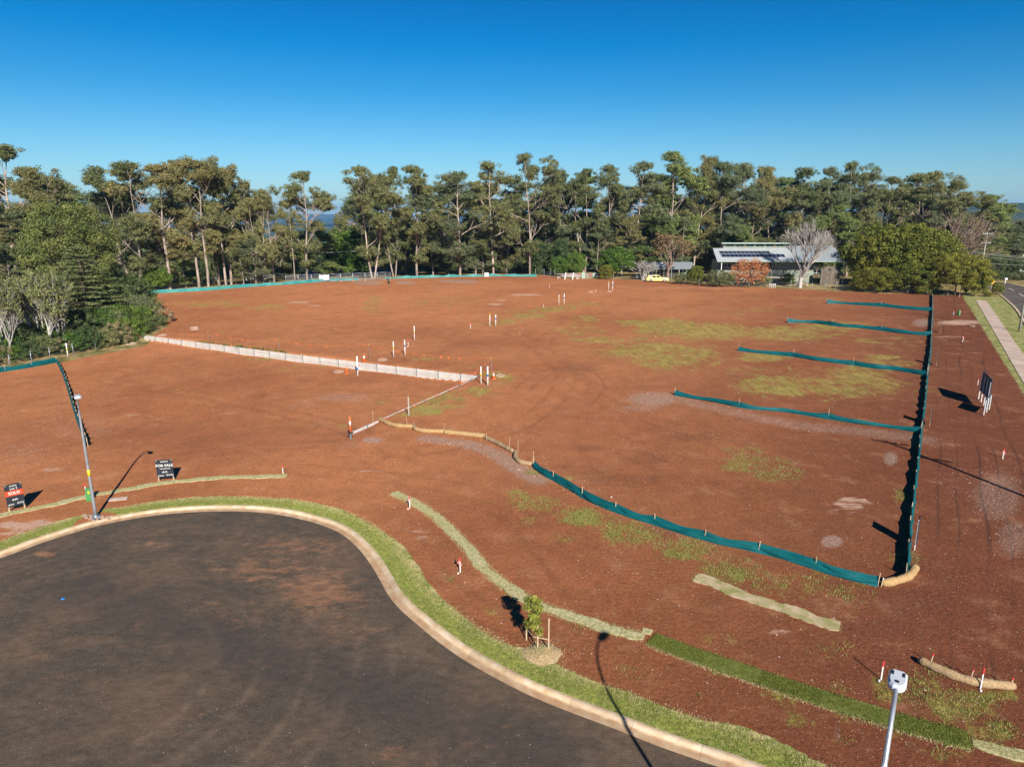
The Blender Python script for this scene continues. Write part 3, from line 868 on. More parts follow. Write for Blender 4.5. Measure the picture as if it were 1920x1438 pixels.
def build_street():
    # footpath of concrete bays
    root = bpy.data.objects.new('footpath', None); COL.objects.link(root); root['kind'] = 'structure'
    s = 10.0
    while s < 167:
        L = np.array([corr(s + 0.006 + k * (2.388 / 3), path_n(s + k * .8)) for k in range(4)])
        R = np.array([corr(s + 0.006 + k * (2.388 / 3), path_n(s + k * .8) + 1.78) for k in range(4)])
        ribbon('concrete_bay', L, R, 0.045, 'path', 2, root, 0.08)
        s += 2.4
    # road with a gentle left bend at the far end
    ctr = [corr(s_, 17.2) for s_ in (-25, 30, 80, 130, 165)] + [(119.5, 167), (121.5, 188), (117, 212), (98, 245), (70, 270)]
    cl = resample(catmull(ctr, 1.0), 1.5)
    Lf = offset_line(cl, -3.9); Rt = offset_line(cl, 3.9)
    a = asphalt_material('street_asphalt', False)
    V = ribbon('street', Lf, Rt, 0.03, a, 5); V['kind'] = 'structure'
    n_sec = 0
    kroot = bpy.data.objects.new('street_kerb', None); COL.objects.link(kroot); kroot['kind'] = 'structure'
    for side in (-1, 1):
        A = offset_line(cl, side * 3.9); B = offset_line(cl, side * 4.25)
        for k in range(0, len(cl) - 2, 2):
            if cl[k][1] < 20 or cl[k][1] > 215: continue
            ribbon('kerb_section', A[k:k + 3], B[k:k + 3], 0.13, 'kerb', 2, kroot, 0.2)
    # dashed centre line
    mroot = bpy.data.objects.new('road_markings', None); COL.objects.link(mroot); mroot['kind'] = 'structure'
    d = np.r_[0, np.cumsum(np.linalg.norm(np.diff(cl, axis=0), axis=1))]
    s0 = 3.0
    while s0 < d[-1] - 5:
        ss = np.linspace(s0, s0 + 6.0, 5)
        C = np.stack([np.interp(ss, d, cl[:, i]) for i in range(2)], 1)
        if C[0][1] > 30:
            ribbon('centre_dash', offset_line(C, -0.09), offset_line(C, 0.09), 0.036, 'line', 2, mroot)
        s0 += 12.0
build_street()

# ------------------------------------------------------------------ turf strips
def slab_strip(name, pts, width, material, label, cat, step=2.4, group=None, jag=0.03, z=0.045, smoothit=True):
    root = thing(name, label, cat, (0, 0, 0), 0, group)
    pl = catmull([gp(*p)[:2] for p in pts], 0.3) if smoothit else np.array([gp(*p)[:2] for p in pts])
    pl = resample(pl, 0.2)
    c = pl[len(pl) // 2]
    root.location = (c[0], c[1], GZ(*c))
    k = int(step / 0.2)
    wob = np.array([width / 2 + jag * 2.2 * (math.sin(i * .31 + width * 9) + .6 * math.sin(i * .83)) for i in range(len(pl))])
    tl = np.gradient(pl, axis=0); tl /= np.linalg.norm(tl, axis=1)[:, None]; nl = np.c_[tl[:, 1], -tl[:, 0]]
    L = pl - nl * wob[:, None] + RNG.normal(0, jag, pl.shape)
    R = pl + nl * wob[::-1][:, None] + RNG.normal(0, jag, pl.shape)
    for a in range(0, max(1, len(pl) - 3), k):
        b = min(a + k, len(pl) - 1)
        if b + 4 > len(pl): b = len(pl) - 1
        l_ = L[a:b + 1].copy(); r_ = R[a:b + 1].copy()
        t = l_[1] - l_[0]; l_[0] += t * 0.12; r_[0] += (r_[1] - r_[0]) * 0.12
        o = ribbon('turf_slab', l_, r_, z + random.uniform(-.008, .012), material, 4, None, 0.08)
        o.parent = root
        o.matrix_parent_inverse = root.matrix_basis.inverted()
    return pl

TURF_A = slab_strip('turf_strip', [(-60, 985), (0, 968), (90, 948), (180, 928), (270, 912), (350, 901), (440, 895), (537, 893)], 0.55, 'turf_pale', 'narrow pale turf strip curving behind the tall lamp on the left', 'turf strip')
TURF_B = slab_strip('turf_strip', [(737, 924), (790, 950), (835, 985), (870, 1020), (905, 1062), (950, 1100), (1000, 1130), (1050, 1150), (1100, 1166), (1150, 1181), (1208, 1195)], 0.58, 'turf_pale', 'long S-curved pale turf strip beside the young staked tree', 'turf strip')
TURF_C = slab_strip('turf_strip', [(1222, 1199), (1300, 1228), (1400, 1262), (1500, 1296), (1600, 1328), (1700, 1358), (1815, 1388)], 0.82, 'turf_green', 'straight lush dark green turf strip running under the near lamp post', 'turf strip', jag=0.02, z=0.05)
TURF_D = slab_strip('turf_strip', [(1822, 1391), (1900, 1412), (2010, 1440)], 0.5, 'turf_pale', 'short pale turf strip at the lower right corner of the picture', 'turf strip', 1.6)
slab_strip('turf_strip', [(1203, 1181), (1222, 1186)], 0.42, 'turf_pale', 'small square offcut of pale turf at the end of the S-curved strip', 'turf offcut', 2.0)
TURF_E = slab_strip('turf_strip', [(1302, 1083), (1350, 1098), (1410, 1122), (1470, 1142), (1530, 1162), (1575, 1174)], 0.78, 'dead_turf', 'ragged dried turf strip lying below the long green silt fence', 'turf strip', 9.0, jag=0.035, z=0.035)

# ------------------------------------------------------------------ blades, crumbs and straw
def blades(name, pts, per, size, material, label=None, spread=0.08, tone_bias=0.0):
    """tufts of narrow upright blades at ground points (n,3)"""
    pts = np.repeat(pts, per, 0)
    n = len(pts)
    base = pts + np.c_[RNG.normal(0, spread, (n, 2)), np.full(n, -0.01)]
    h = size * RNG.uniform(.5, 1.2, n)
    a = RNG.uniform(0, 2 * np.pi, n)
    lean = RNG.uniform(.1, .9, n) * h
    w = h * 0.16 + 0.006
    d = np.c_[np.cos(a), np.sin(a)]
    b = RNG.uniform(0, 2 * np.pi, n)
    sd = np.c_[np.cos(b), np.sin(b)]
    v0 = base.copy(); v0[:, :2] -= sd * w[:, None]
    v1 = base.copy(); v1[:, :2] += sd * w[:, None]
    v2 = base.copy(); v2[:, :2] += d * lean[:, None]; v2[:, 2] += h
    V = np.stack([v0, v1, v2], 1).reshape(-1, 3)
    F = np.arange(3 * n).reshape(-1, 3)
    tone = np.repeat(np.clip(RNG.beta(1.6, 1.8, n) + tone_bias, 0, 1), 3)
    o = link(name, quad_mesh(name, V, F, material, False, dict(tone=tone)))
    o['kind'] = 'stuff'
    return o

def along(pl, n, w, zo=0.04):
    d = np.r_[0, np.cumsum(np.linalg.norm(np.diff(pl, axis=0), axis=1))]
    s = RNG.uniform(0, d[-1], n)
    C = np.stack([np.interp(s, d, pl[:, i]) for i in range(2)], 1)
    T = np.stack([np.interp(np.minimum(s + .2, d[-1]), d, pl[:, i]) - np.interp(np.maximum(s - .2, 0), d, pl[:, i]) for i in range(2)], 1)
    T /= np.linalg.norm(T, axis=1)[:, None] + 1e-9
    u = RNG.uniform(-w / 2, w / 2, n)
    C = C + np.c_[T[:, 1], -T[:, 0]] * u[:, None]
    return np.c_[C, G(C[:, 0], C[:, 1]) + zo]

def scatter_blades():
    vis = resample(KERB, 0.3)
    vis = vis[(vis[:, 1] > 14) & (vis[:, 0] > -32) & (vis[:, 0] < 16)]
    ol = offset_line(vis, -ROAD_SIDE * 0.62)
    p = along(ol, 22000, 1.2, 0.0)
    lg = np.hypot(p[:, 0] - g0(180, 975)[0], p[:, 1] - g0(180, 975)[1]) > 1.2
    p = p[lg]
    blades('verge_grass', p, 3, 0.055, 'grass_blade', tone_bias=0.05)
    p = along(offset_line(vis, -ROAD_SIDE * 1.08), 5500, 0.55, 0.0)
    p = p[np.hypot(p[:, 0] - g0(180, 975)[0], p[:, 1] - g0(180, 975)[1]) > 1.6]
    blades('verge_straw', p, 3, 0.06, 'straw_blade')
    blades('turf_blades', along(TURF_C, 12000, 0.84, 0.05), 3, 0.050, 'lush_blade')
    blades('turf_fringe', along(offset_line(TURF_C, 0.42), 2200, 0.2, 0.0), 3, 0.07, 'straw_blade')
    blades('turf_blades', np.r_[along(TURF_B, 5000, 0.56, 0.04), along(TURF_A, 3500, 0.5, 0.04), along(TURF_D, 1200, .5, .04)], 2, 0.035, 'grass_blade', tone_bias=0.35)
    blades('turf_fringe', np.r_[along(offset_line(TURF_B, .3), 1500, 0.1, 0.02), along(offset_line(TURF_B, -.3), 1500, 0.1, 0.02), along(TURF_E, 1500, .6, .03)], 3, 0.045, 'straw_blade')
    # weeds where the ground carries grass, as far as a tuft still shows
    R_ = np.hypot(GV[:, 0], GV[:, 1])
    sel = np.where((R_ > 18) & (R_ < 62) & (GA['grass'] > 0.3) & (np.abs(np.degrees(np.arctan2(GV[:, 0], GV[:, 1]))) < 42))[0]
    wgt = (GA['grass'][sel] ** 2) * (R_[sel] ** 2)
    seeds = RNG.choice(sel, 1500, p=wgt / wgt.sum())
    C = GV[seeds]
    rep = np.repeat(C, 22, 0)
    off = RNG.normal(0, 1, (len(rep), 2)) * np.repeat(RNG.uniform(.06, .28, len(C)), 22)[:, None]
    rep = rep + np.c_[off, np.zeros(len(rep))]
    rep[:, 2] = G(rep[:, 0], rep[:, 1])
    blades('weed_grass', rep, 1, 0.075, 'grass_blade', tone_bias=0.1)
scatter_blades()

def scatter_bits():
    def rocks(name, n, rmin, rmax, size, material, mask=None):
        sel = np.where((np.hypot(GV[:, 0], GV[:, 1]) > rmin) & (np.hypot(GV[:, 0], GV[:, 1]) < rmax) & (GKD > 2.0) & (GA['lawn_r'] < .5) & (GA['beyond'] < .5) & (np.abs(np.degrees(np.arctan2(GV[:, 0], GV[:, 1]))) < 42))[0]
        w = np.hypot(GV[sel, 0], GV[sel, 1]) ** 1.2
        if mask is not None: w = w * mask[sel]
        k = RNG.choice(sel, n, p=w / w.sum())
        C = GV[k] + np.c_[RNG.normal(0, .3, (n, 2)), np.zeros(n)]
        C[:, 2] = G(C[:, 0], C[:, 1])
        s = size * RNG.lognormal(0, .45, n)
        octv = np.array([(1, 0, 0), (0, 1, 0), (-1, 0, 0), (0, -1, 0), (0, 0, .7), (0, 0, -.5)], float)
        V = octv[None] * (1 + RNG.uniform(-.35, .35, (n, 6, 1))) * s[:, None, None] + C[:, None, :]
        f = np.array([(0, 1, 4), (1, 2, 4), (2, 3, 4), (3, 0, 4), (1, 0, 5), (2, 1, 5), (3, 2, 5), (0, 3, 5)])
        F = (f[None] + (np.arange(n) * 6)[:, None, None]).reshape(-1, 3)
        o = link(name, quad_mesh(name, V.reshape(-1, 3), F, material)); o['kind'] = 'stuff'
    rocks('soil_clods', 26000, 18, 95, 0.024, 'clod')
    rocks('pale_pebbles', 9000, 18, 110, 0.017, 'stone')
    rocks('gravel_stones', 5500, 20, 110, 0.018, 'stone', GA['gravel'] ** 2 + 1e-6)
    # loose stones on the asphalt
    n = 260
    P = np.c_[RNG.uniform(-26, 8, n), RNG.uniform(17.5, 38, n)]
    P = P[in_poly(P, np.array(list(offset_line(KERB, ROAD_SIDE * 0.9)) + [(48, -2), (20, 4.5), (9, 9.6), (2, 11.2), (-5, 7)]))]
    mb = MB()
    for p in P:
        r = random.uniform(.008, .022)
        mb.add([(p[0] + r, p[1], -.134), (p[0], p[1] + r, -.134), (p[0] - r, p[1], -.134), (p[0], p[1] - r, -.134), (p[0], p[1], -.134 + r)], [(0, 1, 4), (1, 2, 4), (2, 3, 4), (3, 0, 4)])
    o = mb.build('road_grit', 'stone'); o['kind'] = 'stuff'
scatter_bits()

# ================================================================== small site objects
UP = Vector((0, 0, 1))

def cyl_between(mb, a, b, r, n=8, mi=0):
    mb.tube([a, b], r, n, mi)

# ---- retaining wall of concrete sleepers
def build_wall():
    root = thing('retaining_wall', 'long low pale concrete sleeper wall stepping between the two earth pads', 'wall', (W_C[0], W_C[1], -0.8))
    sl = MB().box((0, 0, 0), (1, 0.075, 0.184)).mesh('sleeper', 'sleeper')
    post = MB()
    post.box((0, 0.05, 0), (0.10, 0.012, 1.0)).box((0, -0.05, 0), (0.10, 0.012, 1.0)).box((0, 0, 0), (0.012, 0.088, 1.0))
    pm = post.mesh('steel_post', 'steel_post')
    lx = [269, 291.7, 316, 341, 367.5, 393.8, 420.8, 448, 476.5, 505.6, 535.8, 567.7, 600, 634.4, 670, 706.8, 743, 781, 821.8, 864, 896]
    ly = lambda x: 629 + (x - 268) * (706 - 629) / (898 - 268) + 1.5 * math.sin((x - 268) / 630 * math.pi)
    line1 = [Vector((*g0(x, ly(x)), 0)) for x in lx]
    a, b = Vector((*g0(898, 707), 0)), Vector((*g0(657, 812), 0))
    line2 = [a.lerp(b, i / 10) for i in range(11)]
    for line, s in ((line1, 1), (line2, -1)):
        for i in range(len(line) - 1):
            p, q = line[i], line[i + 1]
            d = q - p
            rz = math.atan2(d.y, d.x)
            mid = (p + q) / 2
            hgt_ = [0.03, 0.03]
            rows = 4
            dz = random.uniform(-.01, .01)
            for k in range(rows + 1):
                z = 0.05 + dz - 0.1 - k * 0.2
                o = link('concrete_sleeper', sl, root, loc=(mid.x - root.location.x + random.uniform(-.01, .01), mid.y - root.location.y + random.uniform(-.006, .006), z - root.location.z), rot=(random.uniform(-.01, .01), 0, rz), scale=(d.length - 0.03, 1, 1))
        for i, p in enumerate(line):
            d = (line[min(i + 1, len(line) - 1)] - line[max(0, i - 1)])
            rz = math.atan2(d.y, d.x)
            link('steel_post', pm, root, loc=(p.x - root.location.x, p.y - root.location.y, -0.35 - root.location.z), rot=(0, 0, rz), scale=(1, 1, 1.0 if s > 0 else 0.98))
build_wall()

# ---- weeds hanging on the wall
def build_creeper():
    C = []
    for px_, py_ in [(x, 629 + (x - 268) * 77 / 630 - 1) for x in np.linspace(372, 536, 60)]:
        x, y = g0(px_, py_)
        C.append((x + random.uniform(-.3, .3), y + random.uniform(-.05, .35), 0.05 + random.uniform(-.12, .05)))
    for k in range(30):
        x, y = g0(450, 651)
        C.append((x + random.gauss(0, .3), y - 0.15 + random.gauss(0, .12), -0.2 + random.gauss(0, .28)))
    C = np.array(C)
    V, F, T = leaf_cloud(C, np.full(len(C), .22), 34, (0.09, 0.07), 1)
    o = link('creeping_weed', quad_mesh('creeping_weed', V, F, 'green_leaf', False, dict(tone=T)))
    tag(o, 'bright green weed trailing over the top of the concrete sleeper wall', 'weed')

def leaf_cloud(C, R, per, size, seed, shell=0.55, flat=0.8, up=0.35, out=1.0):
    rg = np.random.default_rng(seed)
    n = len(C) * per
    c = np.repeat(C, per, 0); r = np.repeat(R, per)
    d = rg.normal(0, 1, (n, 3)); d /= np.linalg.norm(d, axis=1)[:, None]
    rad = shell + (1.05 - shell) * rg.random(n) ** 0.6
    off = d * (r * rad)[:, None]; off[:, 2] *= flat
    p = c + off
    nrm = d * out + rg.normal(0, .55, (n, 3)); nrm[:, 2] += up
    nrm /= np.linalg.norm(nrm, axis=1)[:, None]
    t = np.cross(nrm, rg.normal(0, 1, (n, 3))); t /= np.linalg.norm(t, axis=1)[:, None] + 1e-9
    b = np.cross(nrm, t)
    s = rg.uniform(.6, 1.3, n)[:, None]
    a = t * size[0] * s / 2; bb = b * size[1] * s / 2
    V = np.stack([p - a, p - bb * 1.0 + a * .15, p + a, p + bb], 1).reshape(-1, 3)
    F = np.arange(4 * n).reshape(-1, 4)
    tc = np.repeat(rg.uniform(0, .65, len(C)), per)
    tone = np.repeat(np.clip(tc + rg.uniform(0, .35, n), 0, 1), 4)
    return V, F, tone
build_creeper()

# ---- marker pipes, survey pegs
def pipe_mesh(name, h, r, band, bandz, bandh, n=12):
    t = MB().tube([(0, 0, -0.1), (0, 0, h)], r, n)
    return t.mesh('pipe', 'white'), MB().tube([(0, 0, bandz), (0, 0, bandz + bandh)], r + 0.004, n).mesh('tape_band', band)

def marker(px_, pyb, pyt, band, bandfrac, label, rad=0.055, top=False, cat='marker post', group='white marker pipes standing on the lots'):
    b = gp(px_, pyb)
    h = hgt(b, pyt)
    root = thing('marker_post', label, cat, b, random.uniform(0, 6), group)
    root.rotation_euler = (random.uniform(-.02, .02), random.uniform(-.02, .02), 0)
    MB().tube([(0, 0, -0.1), (0, 0, h)], rad, 12).build('pipe', 'white', root)
    z0, z1 = h * (bandfrac - .07), h * (bandfrac + .07)
    if top: z0, z1 = h * 0.86, h * 1.004
    MB().tube([(0, 0, z0), (0, 0, z1)], rad + .004, 12).build('tape_band', band, root)
    if rad > .07:
        MB().tube([(0, 0, h), (0, 0, h + 0.05)], [rad + .03, rad + .03], 12).build('pipe_cap', 'white', root)
    return root
marker(777, 638, 611, 'yellow', .55, 'lone yellow-banded white pipe behind the wall, standing farther off than its neighbours')
marker(738, 669.5, 640, 'yellow', .55, 'yellow-banded white pipe left of a blue-banded one just behind the wall')
marker(759.5, 666, 637.5, 'blue', .62, 'blue-banded white pipe just behind the wall beside a small red peg', .07)
marker(918.5, 612.5, 588, 'yellow', .9, 'yellow-topped white pipe at the left end of the far green weed streak', top=True)
marker(929.3, 611, 590, 'blue', .64, 'blue-banded white pipe at the left end of the far green weed streak', .065)
marker(1048, 572, 553, 'yellow', .7, 'yellow-banded white pipe amid the far green weed streak, left of its blue partner', .055)
marker(1057.7, 571, 550.5, 'blue', .6, 'blue-banded white pipe amid the far green weed streak, right of its yellow partner', .065)
marker(1141, 544.5, 527.5, 'yellow', .9, 'yellow-topped white pipe farthest off, in front of the clothes line', .055, top=True)
marker(1148.5, 545.5, 527.5, 'blue', .6, 'blue-banded white pipe farthest off, in front of the clothes line', .07)
marker(670.5, 704.5, 669, 'blue', .36, 'thick blue-banded white pipe standing before the wall near an orange cone', .085)
marker(902, 720, 687, 'yellow', .5, 'yellow-banded white pipe at the right-hand end of the concrete wall')
marker(914.5, 722.5, 688, 'blue', .54, 'blue-banded white pipe at the right-hand end of the concrete wall', .08)
marker(127.5, 669, 643.5, 'yellow', .55, 'yellow-banded white pipe beside the overgrown fence on the left', .07)

def peg(px_, pyb, pyt, label, flag=True, ball=True, lean=0.0, tip='red', lx=0.0):
    b = gp(px_, pyb)
    h = hgt(b, pyt)
    root = thing('survey_peg', label, 'survey peg', b, random.uniform(-.4, .4), 'painted survey pegs marking the lots')
    w = 0.045
    mb = MB(); mb.box((0, 0, h * .36 - .05), (w, w * .7, h * .72 + .1)); mb.build('stake', 'white', root)
    mb = MB(); mb.box((0, 0, h * .86), (w + .004, w * .7 + .004, h * .28)); mb.build('painted_top', tip, root)
    if flag:
        mb = MB()
        mb.add([(0, -.03, h * .84), (-.09, -.05, h * .78), (-.13, -.04, h * .62), (-.03, -.035, h * .66)], [(0, 1, 2, 3)])
        mb.add([(0.02, -.035, h * .7), (.08, -.05, h * .6), (.07, -.05, h * .42), (.02, -.035, h * .5)], [(0, 1, 2, 3)])
        mb.build('ribbon', 'pink', root)
    if ball:
        mb = MB(); mb.tube([(-.09, -.13, -.01), (-.09, -.13, .05), (-.09, -.13, .075)], [.045, .045, .02], 8); mb.build('ground_mark', 'white', root)
    root.rotation_euler = (lean, lx, root.rotation_euler[2])
    return root
peg(768.5, 953, 930, 'red-tipped peg standing on the S-curved pale turf strip')
peg(863, 1073, 1045, 'red-tipped peg with pink ribbon between the kerb and the S-curved turf strip')
peg(1652, 1274, 1239, 'tall red-tipped peg just left of the near lamp head', False)
peg(1838, 1291, 1252, 'tall red-tipped peg in front of the short fibre log at the right', False)
peg(1880, 859, 841, 'red-tipped peg alone on the dusty strip right of the long fence')
peg(1805, 641, 629, 'red-tipped peg below the pale streak beyond the big sign')
peg(1787.5, 591, 582, 'red-tipped peg left of the far green pillar', False)
peg(1833, 722, 708, 'red-tipped peg beside the tall black billboard', False, False)
peg(531, 888, 872, 'short red-tipped peg at the right end of the left turf strip', False, False)
peg(765.5, 650, 637, 'little red-tipped peg beside a blue-banded pipe behind the wall', False)
peg(882.5, 616, 605, 'little red-tipped peg on bare earth left of the pipe pair', True)
peg(1019, 576, 568, 'little peg in the far weed streak left of the pipe pair', False, False)
peg(1117, 549, 540, 'little red-tipped peg left of the farthest pipe pair', False, False)
peg(1030, 540, 532, 'tiny red-tipped peg near the end of the far green fence', False, False)
peg(162, 929, 905, 'red-tipped peg behind the green pillar by the tall lamp', False, False)
peg(259, 636, 628, 'small red-tipped peg at the left end of the concrete wall', True, False)
peg(17, 683, 672, 'small peg in front of the overgrown left fence', True, False)
peg(674.5, 694, 684, 'small peg right of the thick blue-banded pipe', False)
peg(1777, 554, 547, 'red-tipped peg under the edge of the yellow-green trees', False, False)
peg(1799, 557, 550, 'red-tipped peg beside a bent pipe at the hedge end', False, False)

# ---- traffic cones and bollard
def cone(px_, pyb, pyt, label, sleeve):
    b = gp(px_, pyb); h = hgt(b, pyt)
    root = thing('traffic_cone', label, 'traffic cone', b, random.uniform(0, 1))
    MB().box((0, 0, .02), (h * .5, h * .5, .04)).build('base', 'orange', root)
    MB().tube([(0, 0, .04), (0, 0, h * .94), (0, 0, h)], [h * .2, h * .05, h * .045], 14).build('body', 'orange', root)
    if sleeve:
        MB().tube([(0, 0, h * .42), (0, 0, h * .72)], [h * .142, h * .096], 14).build('reflective_sleeve', 'white', root)
cone(650, 700, 687, 'plain orange traffic cone before the wall beside a pale ring', False)
cone(683, 678, 663.5, 'orange traffic cone with white collar standing behind the wall', True)
cone(925.5, 710.5, 696, 'orange traffic cone with white collar at the right-hand end of the wall', True)

def bollard():
    b = gp(658, 823); b2 = Vector((b.x, b.y, b.z))
    root = thing('delineator_bollard', 'orange and white striped bollard fixed on the steel post at the wall end', 'bollard', b)
    zt = hgt(b, 781); z0 = hgt(b, 812)
    MB().box((0, 0, z0 / 2 - .05), (.13, .13, z0 + .1)).build('support_post', 'steel_post', root)
    MB().box((0, 0, z0 + .02), (.40, .30, .05)).build('foot', 'black', root)
    L = zt - z0
    MB().tube([(0, 0, z0 + .04), (0, 0, zt - L * .05), (0, 0, zt)], [.075, .07, .045], 14).build('shaft', 'orange', root)
    MB().tube([(0, 0, z0 + L * .48), (0, 0, z0 + L * .72)], .079, 14).build('reflective_sleeve', 'white', root)
bollard()

# ---- pit collars (rings)
def ring(px_, py_, rx, label):
    c = gp(px_, py_)
    dist = math.hypot(c.x, c.y)
    R = rx / FPX * dist
    root_mb = MB()
    n = 28
    vs = []; fs = []
    prof = [(R, -.05), (R * 1.0, .05), (R * .82, .06), (R * .80, -.04)]
    for k in range(n):
        a = 2 * math.pi * k / n
        for (r, z) in prof: vs.append((r * math.cos(a), r * math.sin(a), z))
    m = len(prof)
    for k in range(n):
        for j in range(m - 1):
            fs.append((k * m + j, ((k + 1) % n) * m + j, ((k + 1) % n) * m + j + 1, k * m + j + 1))
    root_mb.add(vs, fs)
    o = root_mb.build('pit_collar', 'collar')
    o.location = c
    tag(o, label, 'pit ring')
ring(635, 697, 9, 'pale round pit ring left of the plain orange cone')
ring(717.5, 675, 9, 'pale round pit ring behind the wall right of the cone')
ring(938.5, 704.5, 9.5, 'pale round pit ring right of the cone at the wall end')
ring(364, 614, 7, 'pale round pit ring amid red earth near the left hedge, nearer of the two')
ring(365, 617.5, 7, 'pale ring edge lying just in front of the ring by the left hedge')
ring(305, 628.5, 7, 'pale pit ring behind the left end of the wall')
ring(246, 645, 8, 'pale pit ring in front of the left end of the wall')
ring(1143, 546.5, 5, 'farthest pale pit ring at the foot of the farthest pipes')
ring(1108, 547.5, 5, 'far pale pit ring beside the little peg left of the farthest pipes')

# ---- bunting behind the wall
def bunting():
    pts_px = [(312, 622, 614), (391.5, 643, 621.5), (525, 656, 637), (694.5, 673, 646.5), (922, 697, 672)]
    heads = []
    for i, (x, yb, yt) in enumerate(pts_px):
        b = gp(x, yb); h = hgt(b, yt)
        if i:
            root = thing('star_picket', ['', 'dark star picket with yellow cap, leftmost behind the wall', 'dark star picket with yellow cap behind the middle of the wall', 'dark star picket with yellow cap near the cone behind the wall', 'dark star picket with yellow cap at the right end of the wall'][i], 'fence picket', b)
            lean = (0.0, .05, -.12, -.05, -.03)[i]
            root.rotation_euler = (0, lean, 0)
            MB().box((0, 0, h / 2 - .1), (.035, .035, h + .2)).build('post', 'steel_post', root)
            MB().tube([(0, 0, h - .03), (0, 0, h + .06)], .05, 8).build('cap', 'yellow', root)
            heads.append(Vector((b.x + math.sin(lean) * h, b.y, b.z + h)))
        else:
            heads.append(Vector((b.x, b.y, b.z + .2)))
    last = Vector((*g0(803, 757), .55)); foot = Vector((*g0(698, 797), .1))
    spans = list(zip(heads[:-1], heads[1:])) + [(heads[-1], last), (last, foot)]
    sag = [.5, .55, .45, .45, .5, .1]
    labels = ['orange bunting line sagging from the hedge to the first picket', 'orange bunting line between the first and second picket', 'orange bunting line between the second and third picket', 'orange bunting line between the third picket and the wall end', 'sparse bunting line running down beside the second leg of the wall', 'thin bunting cord down to the near end of the wall']
    for (a, b), sg, lb, k in zip(spans, sag, labels, range(6)):
        root = thing('bunting', lb, 'bunting', a)
        n = 24
        P = [a.lerp(b, i / n) - UP * sg * 4 * (i / n) * (1 - i / n) for i in range(n + 1)]
        MB().tube([p - a for p in P], .008, 4).build('cord', 'orange', root)
        L = (b - a).length
        m = int(L / (1.15 if k < 4 else 2.6))
        if k == 5: m = 2
        d = (b - a).normalized()
        fm = MB().add([(-.10, 0, 0), (.10, 0, 0), (0.02, .03, -.26)], [(0, 1, 2)]).mesh('flag', 'orange')
        for i in range(m):
            t = (i + .5 + random.uniform(-.1, .1)) / m
            if k < 4 and random.random() < .08: continue
            p = a.lerp(b, t) - UP * sg * 4 * t * (1 - t)
            link('flag', fm, root, loc=p - a, rot=(random.uniform(-.4, .5), 0, math.atan2(d.y, d.x) + random.uniform(-.3, .3)))
bunting()
def plain_stake(px_, pyb, pyt, label, m='timber', w=.05, lean=0.0, name='timber_stake', cat='stake', group=None):
    b = gp(px_, pyb); h = hgt(b, pyt)
    o = MB().box((0, 0, h / 2 - .1), (w, w * .6, h + .2)).build(name, m)
    o.location = b; o.rotation_euler = (0, lean, random.uniform(0, 1))
    tag(o, label, cat, group)
    return o
plain_stake(766.5, 779, 744, 'tall pale stake beside the second leg of the wall', 'pole_wood', .09)
for i, (x, yb, yt, lb) in enumerate([(764, 800, 778, 'thin leaning stake behind the first fibre log'), (776, 806, 790, 'stubby stake at the joint of the first two fibre logs'), (832.5, 812, 793, 'short stake where the second and third fibre logs meet'), (699, 792, 771, 'thin stake behind the wall end near the bollard'), (912, 827, 812, 'tiny stake at the bend of the fibre logs'), (955, 843, 818, 'thin tall stake behind the fourth fibre log'), (971, 850, 824, 'very thin stake near the last bend of the fibre logs'), (999, 869, 845, 'thin stake where fibre log meets green fence')]):
    plain_stake(x, yb, yt, lb, 'timber', .03, (-.12 if i == 0 else .04))

# ---- coir logs
def log(pts, r, material, label, ends=None, name='coir_log', h=None):
    pl = np.array([gp(*p)[:2] for p in pts])
    pl = catmull(pl, .25) if len(pl) > 2 else pl
    pl = resample(pl, .12)
    d = np.r_[0, np.cumsum(np.linalg.norm(np.diff(pl, axis=0), axis=1))]
    P = []
    rs = []
    for i, p in enumerate(pl):
        z = GZ(*p)
        rr = r * (1 + .07 * math.sin(d[i] * 5 + r * 90) + .05 * math.sin(d[i] * 11 + 1) + random.uniform(-.03, .03))
        e = min(d[i], d[-1] - d[i])
        rr *= min(1, .55 + e / r * .6)
        P.append(Vector((p[0] + random.uniform(-.01, .01), p[1], z + r * .82))); rs.append(rr)
    c = P[len(P) // 2].copy(); c.z -= r
    o = MB().tube([p - c for p in P], rs, 14).build(name, material)
    o.location = c
    tag(o, label, 'coir log')
    # loose fibres
    n = int(d[-1] * 60)
    idx = RNG.integers(0, len(P), n)
    V = []
    for k in idx:
        a = random.uniform(0, math.pi); q = P[k] - c + Vector((random.uniform(-.06, .06), math.cos(a) * rs[k], math.sin(a) * rs[k]))
        dd = Vector((random.uniform(-.07, .07), random.uniform(-.04, .04), random.uniform(-.02, .03)))
        V += [q, q + Vector((.008, 0, .008)), q + dd]
    F = np.arange(len(V)).reshape(-1, 3)
    f = link('loose_fibre', quad_mesh('loose_fibre', np.array([tuple(v) for v in V]), F, material), o)
    f['kind'] = 'stuff'
log([(698, 795), (735, 799), (775, 803)], .19, 'coir', 'first tan fibre log, starting at the near end of the concrete wall')
log([(776, 801), (781, 808), (800, 811), (835, 812)], .18, 'coir', 'second tan fibre log, buckled where it overlaps the first')
log([(832, 813), (870, 817), (910, 821)], .20, 'coir', 'third tan fibre log, straight, in the middle of the row')
log([(908, 822), (930, 832), (963, 850)], .17, 'pale_coir', 'fourth fibre log, paler and bending downhill')
log([(966, 850), (968, 862), (978, 870), (998, 873)], .17, 'pale_coir', 'last hooked fibre log of the row, touching the green fence')
log([(1652, 1099), (1680, 1094), (1705, 1084), (1716, 1068)], .20, 'coir', 'curved fibre log at the corner between the two green fences')
log([(1722, 1242), (1765, 1262), (1820, 1282), (1903, 1292)], .17, 'pale_coir', 'dusty fibre log lying on weeds near the right edge')
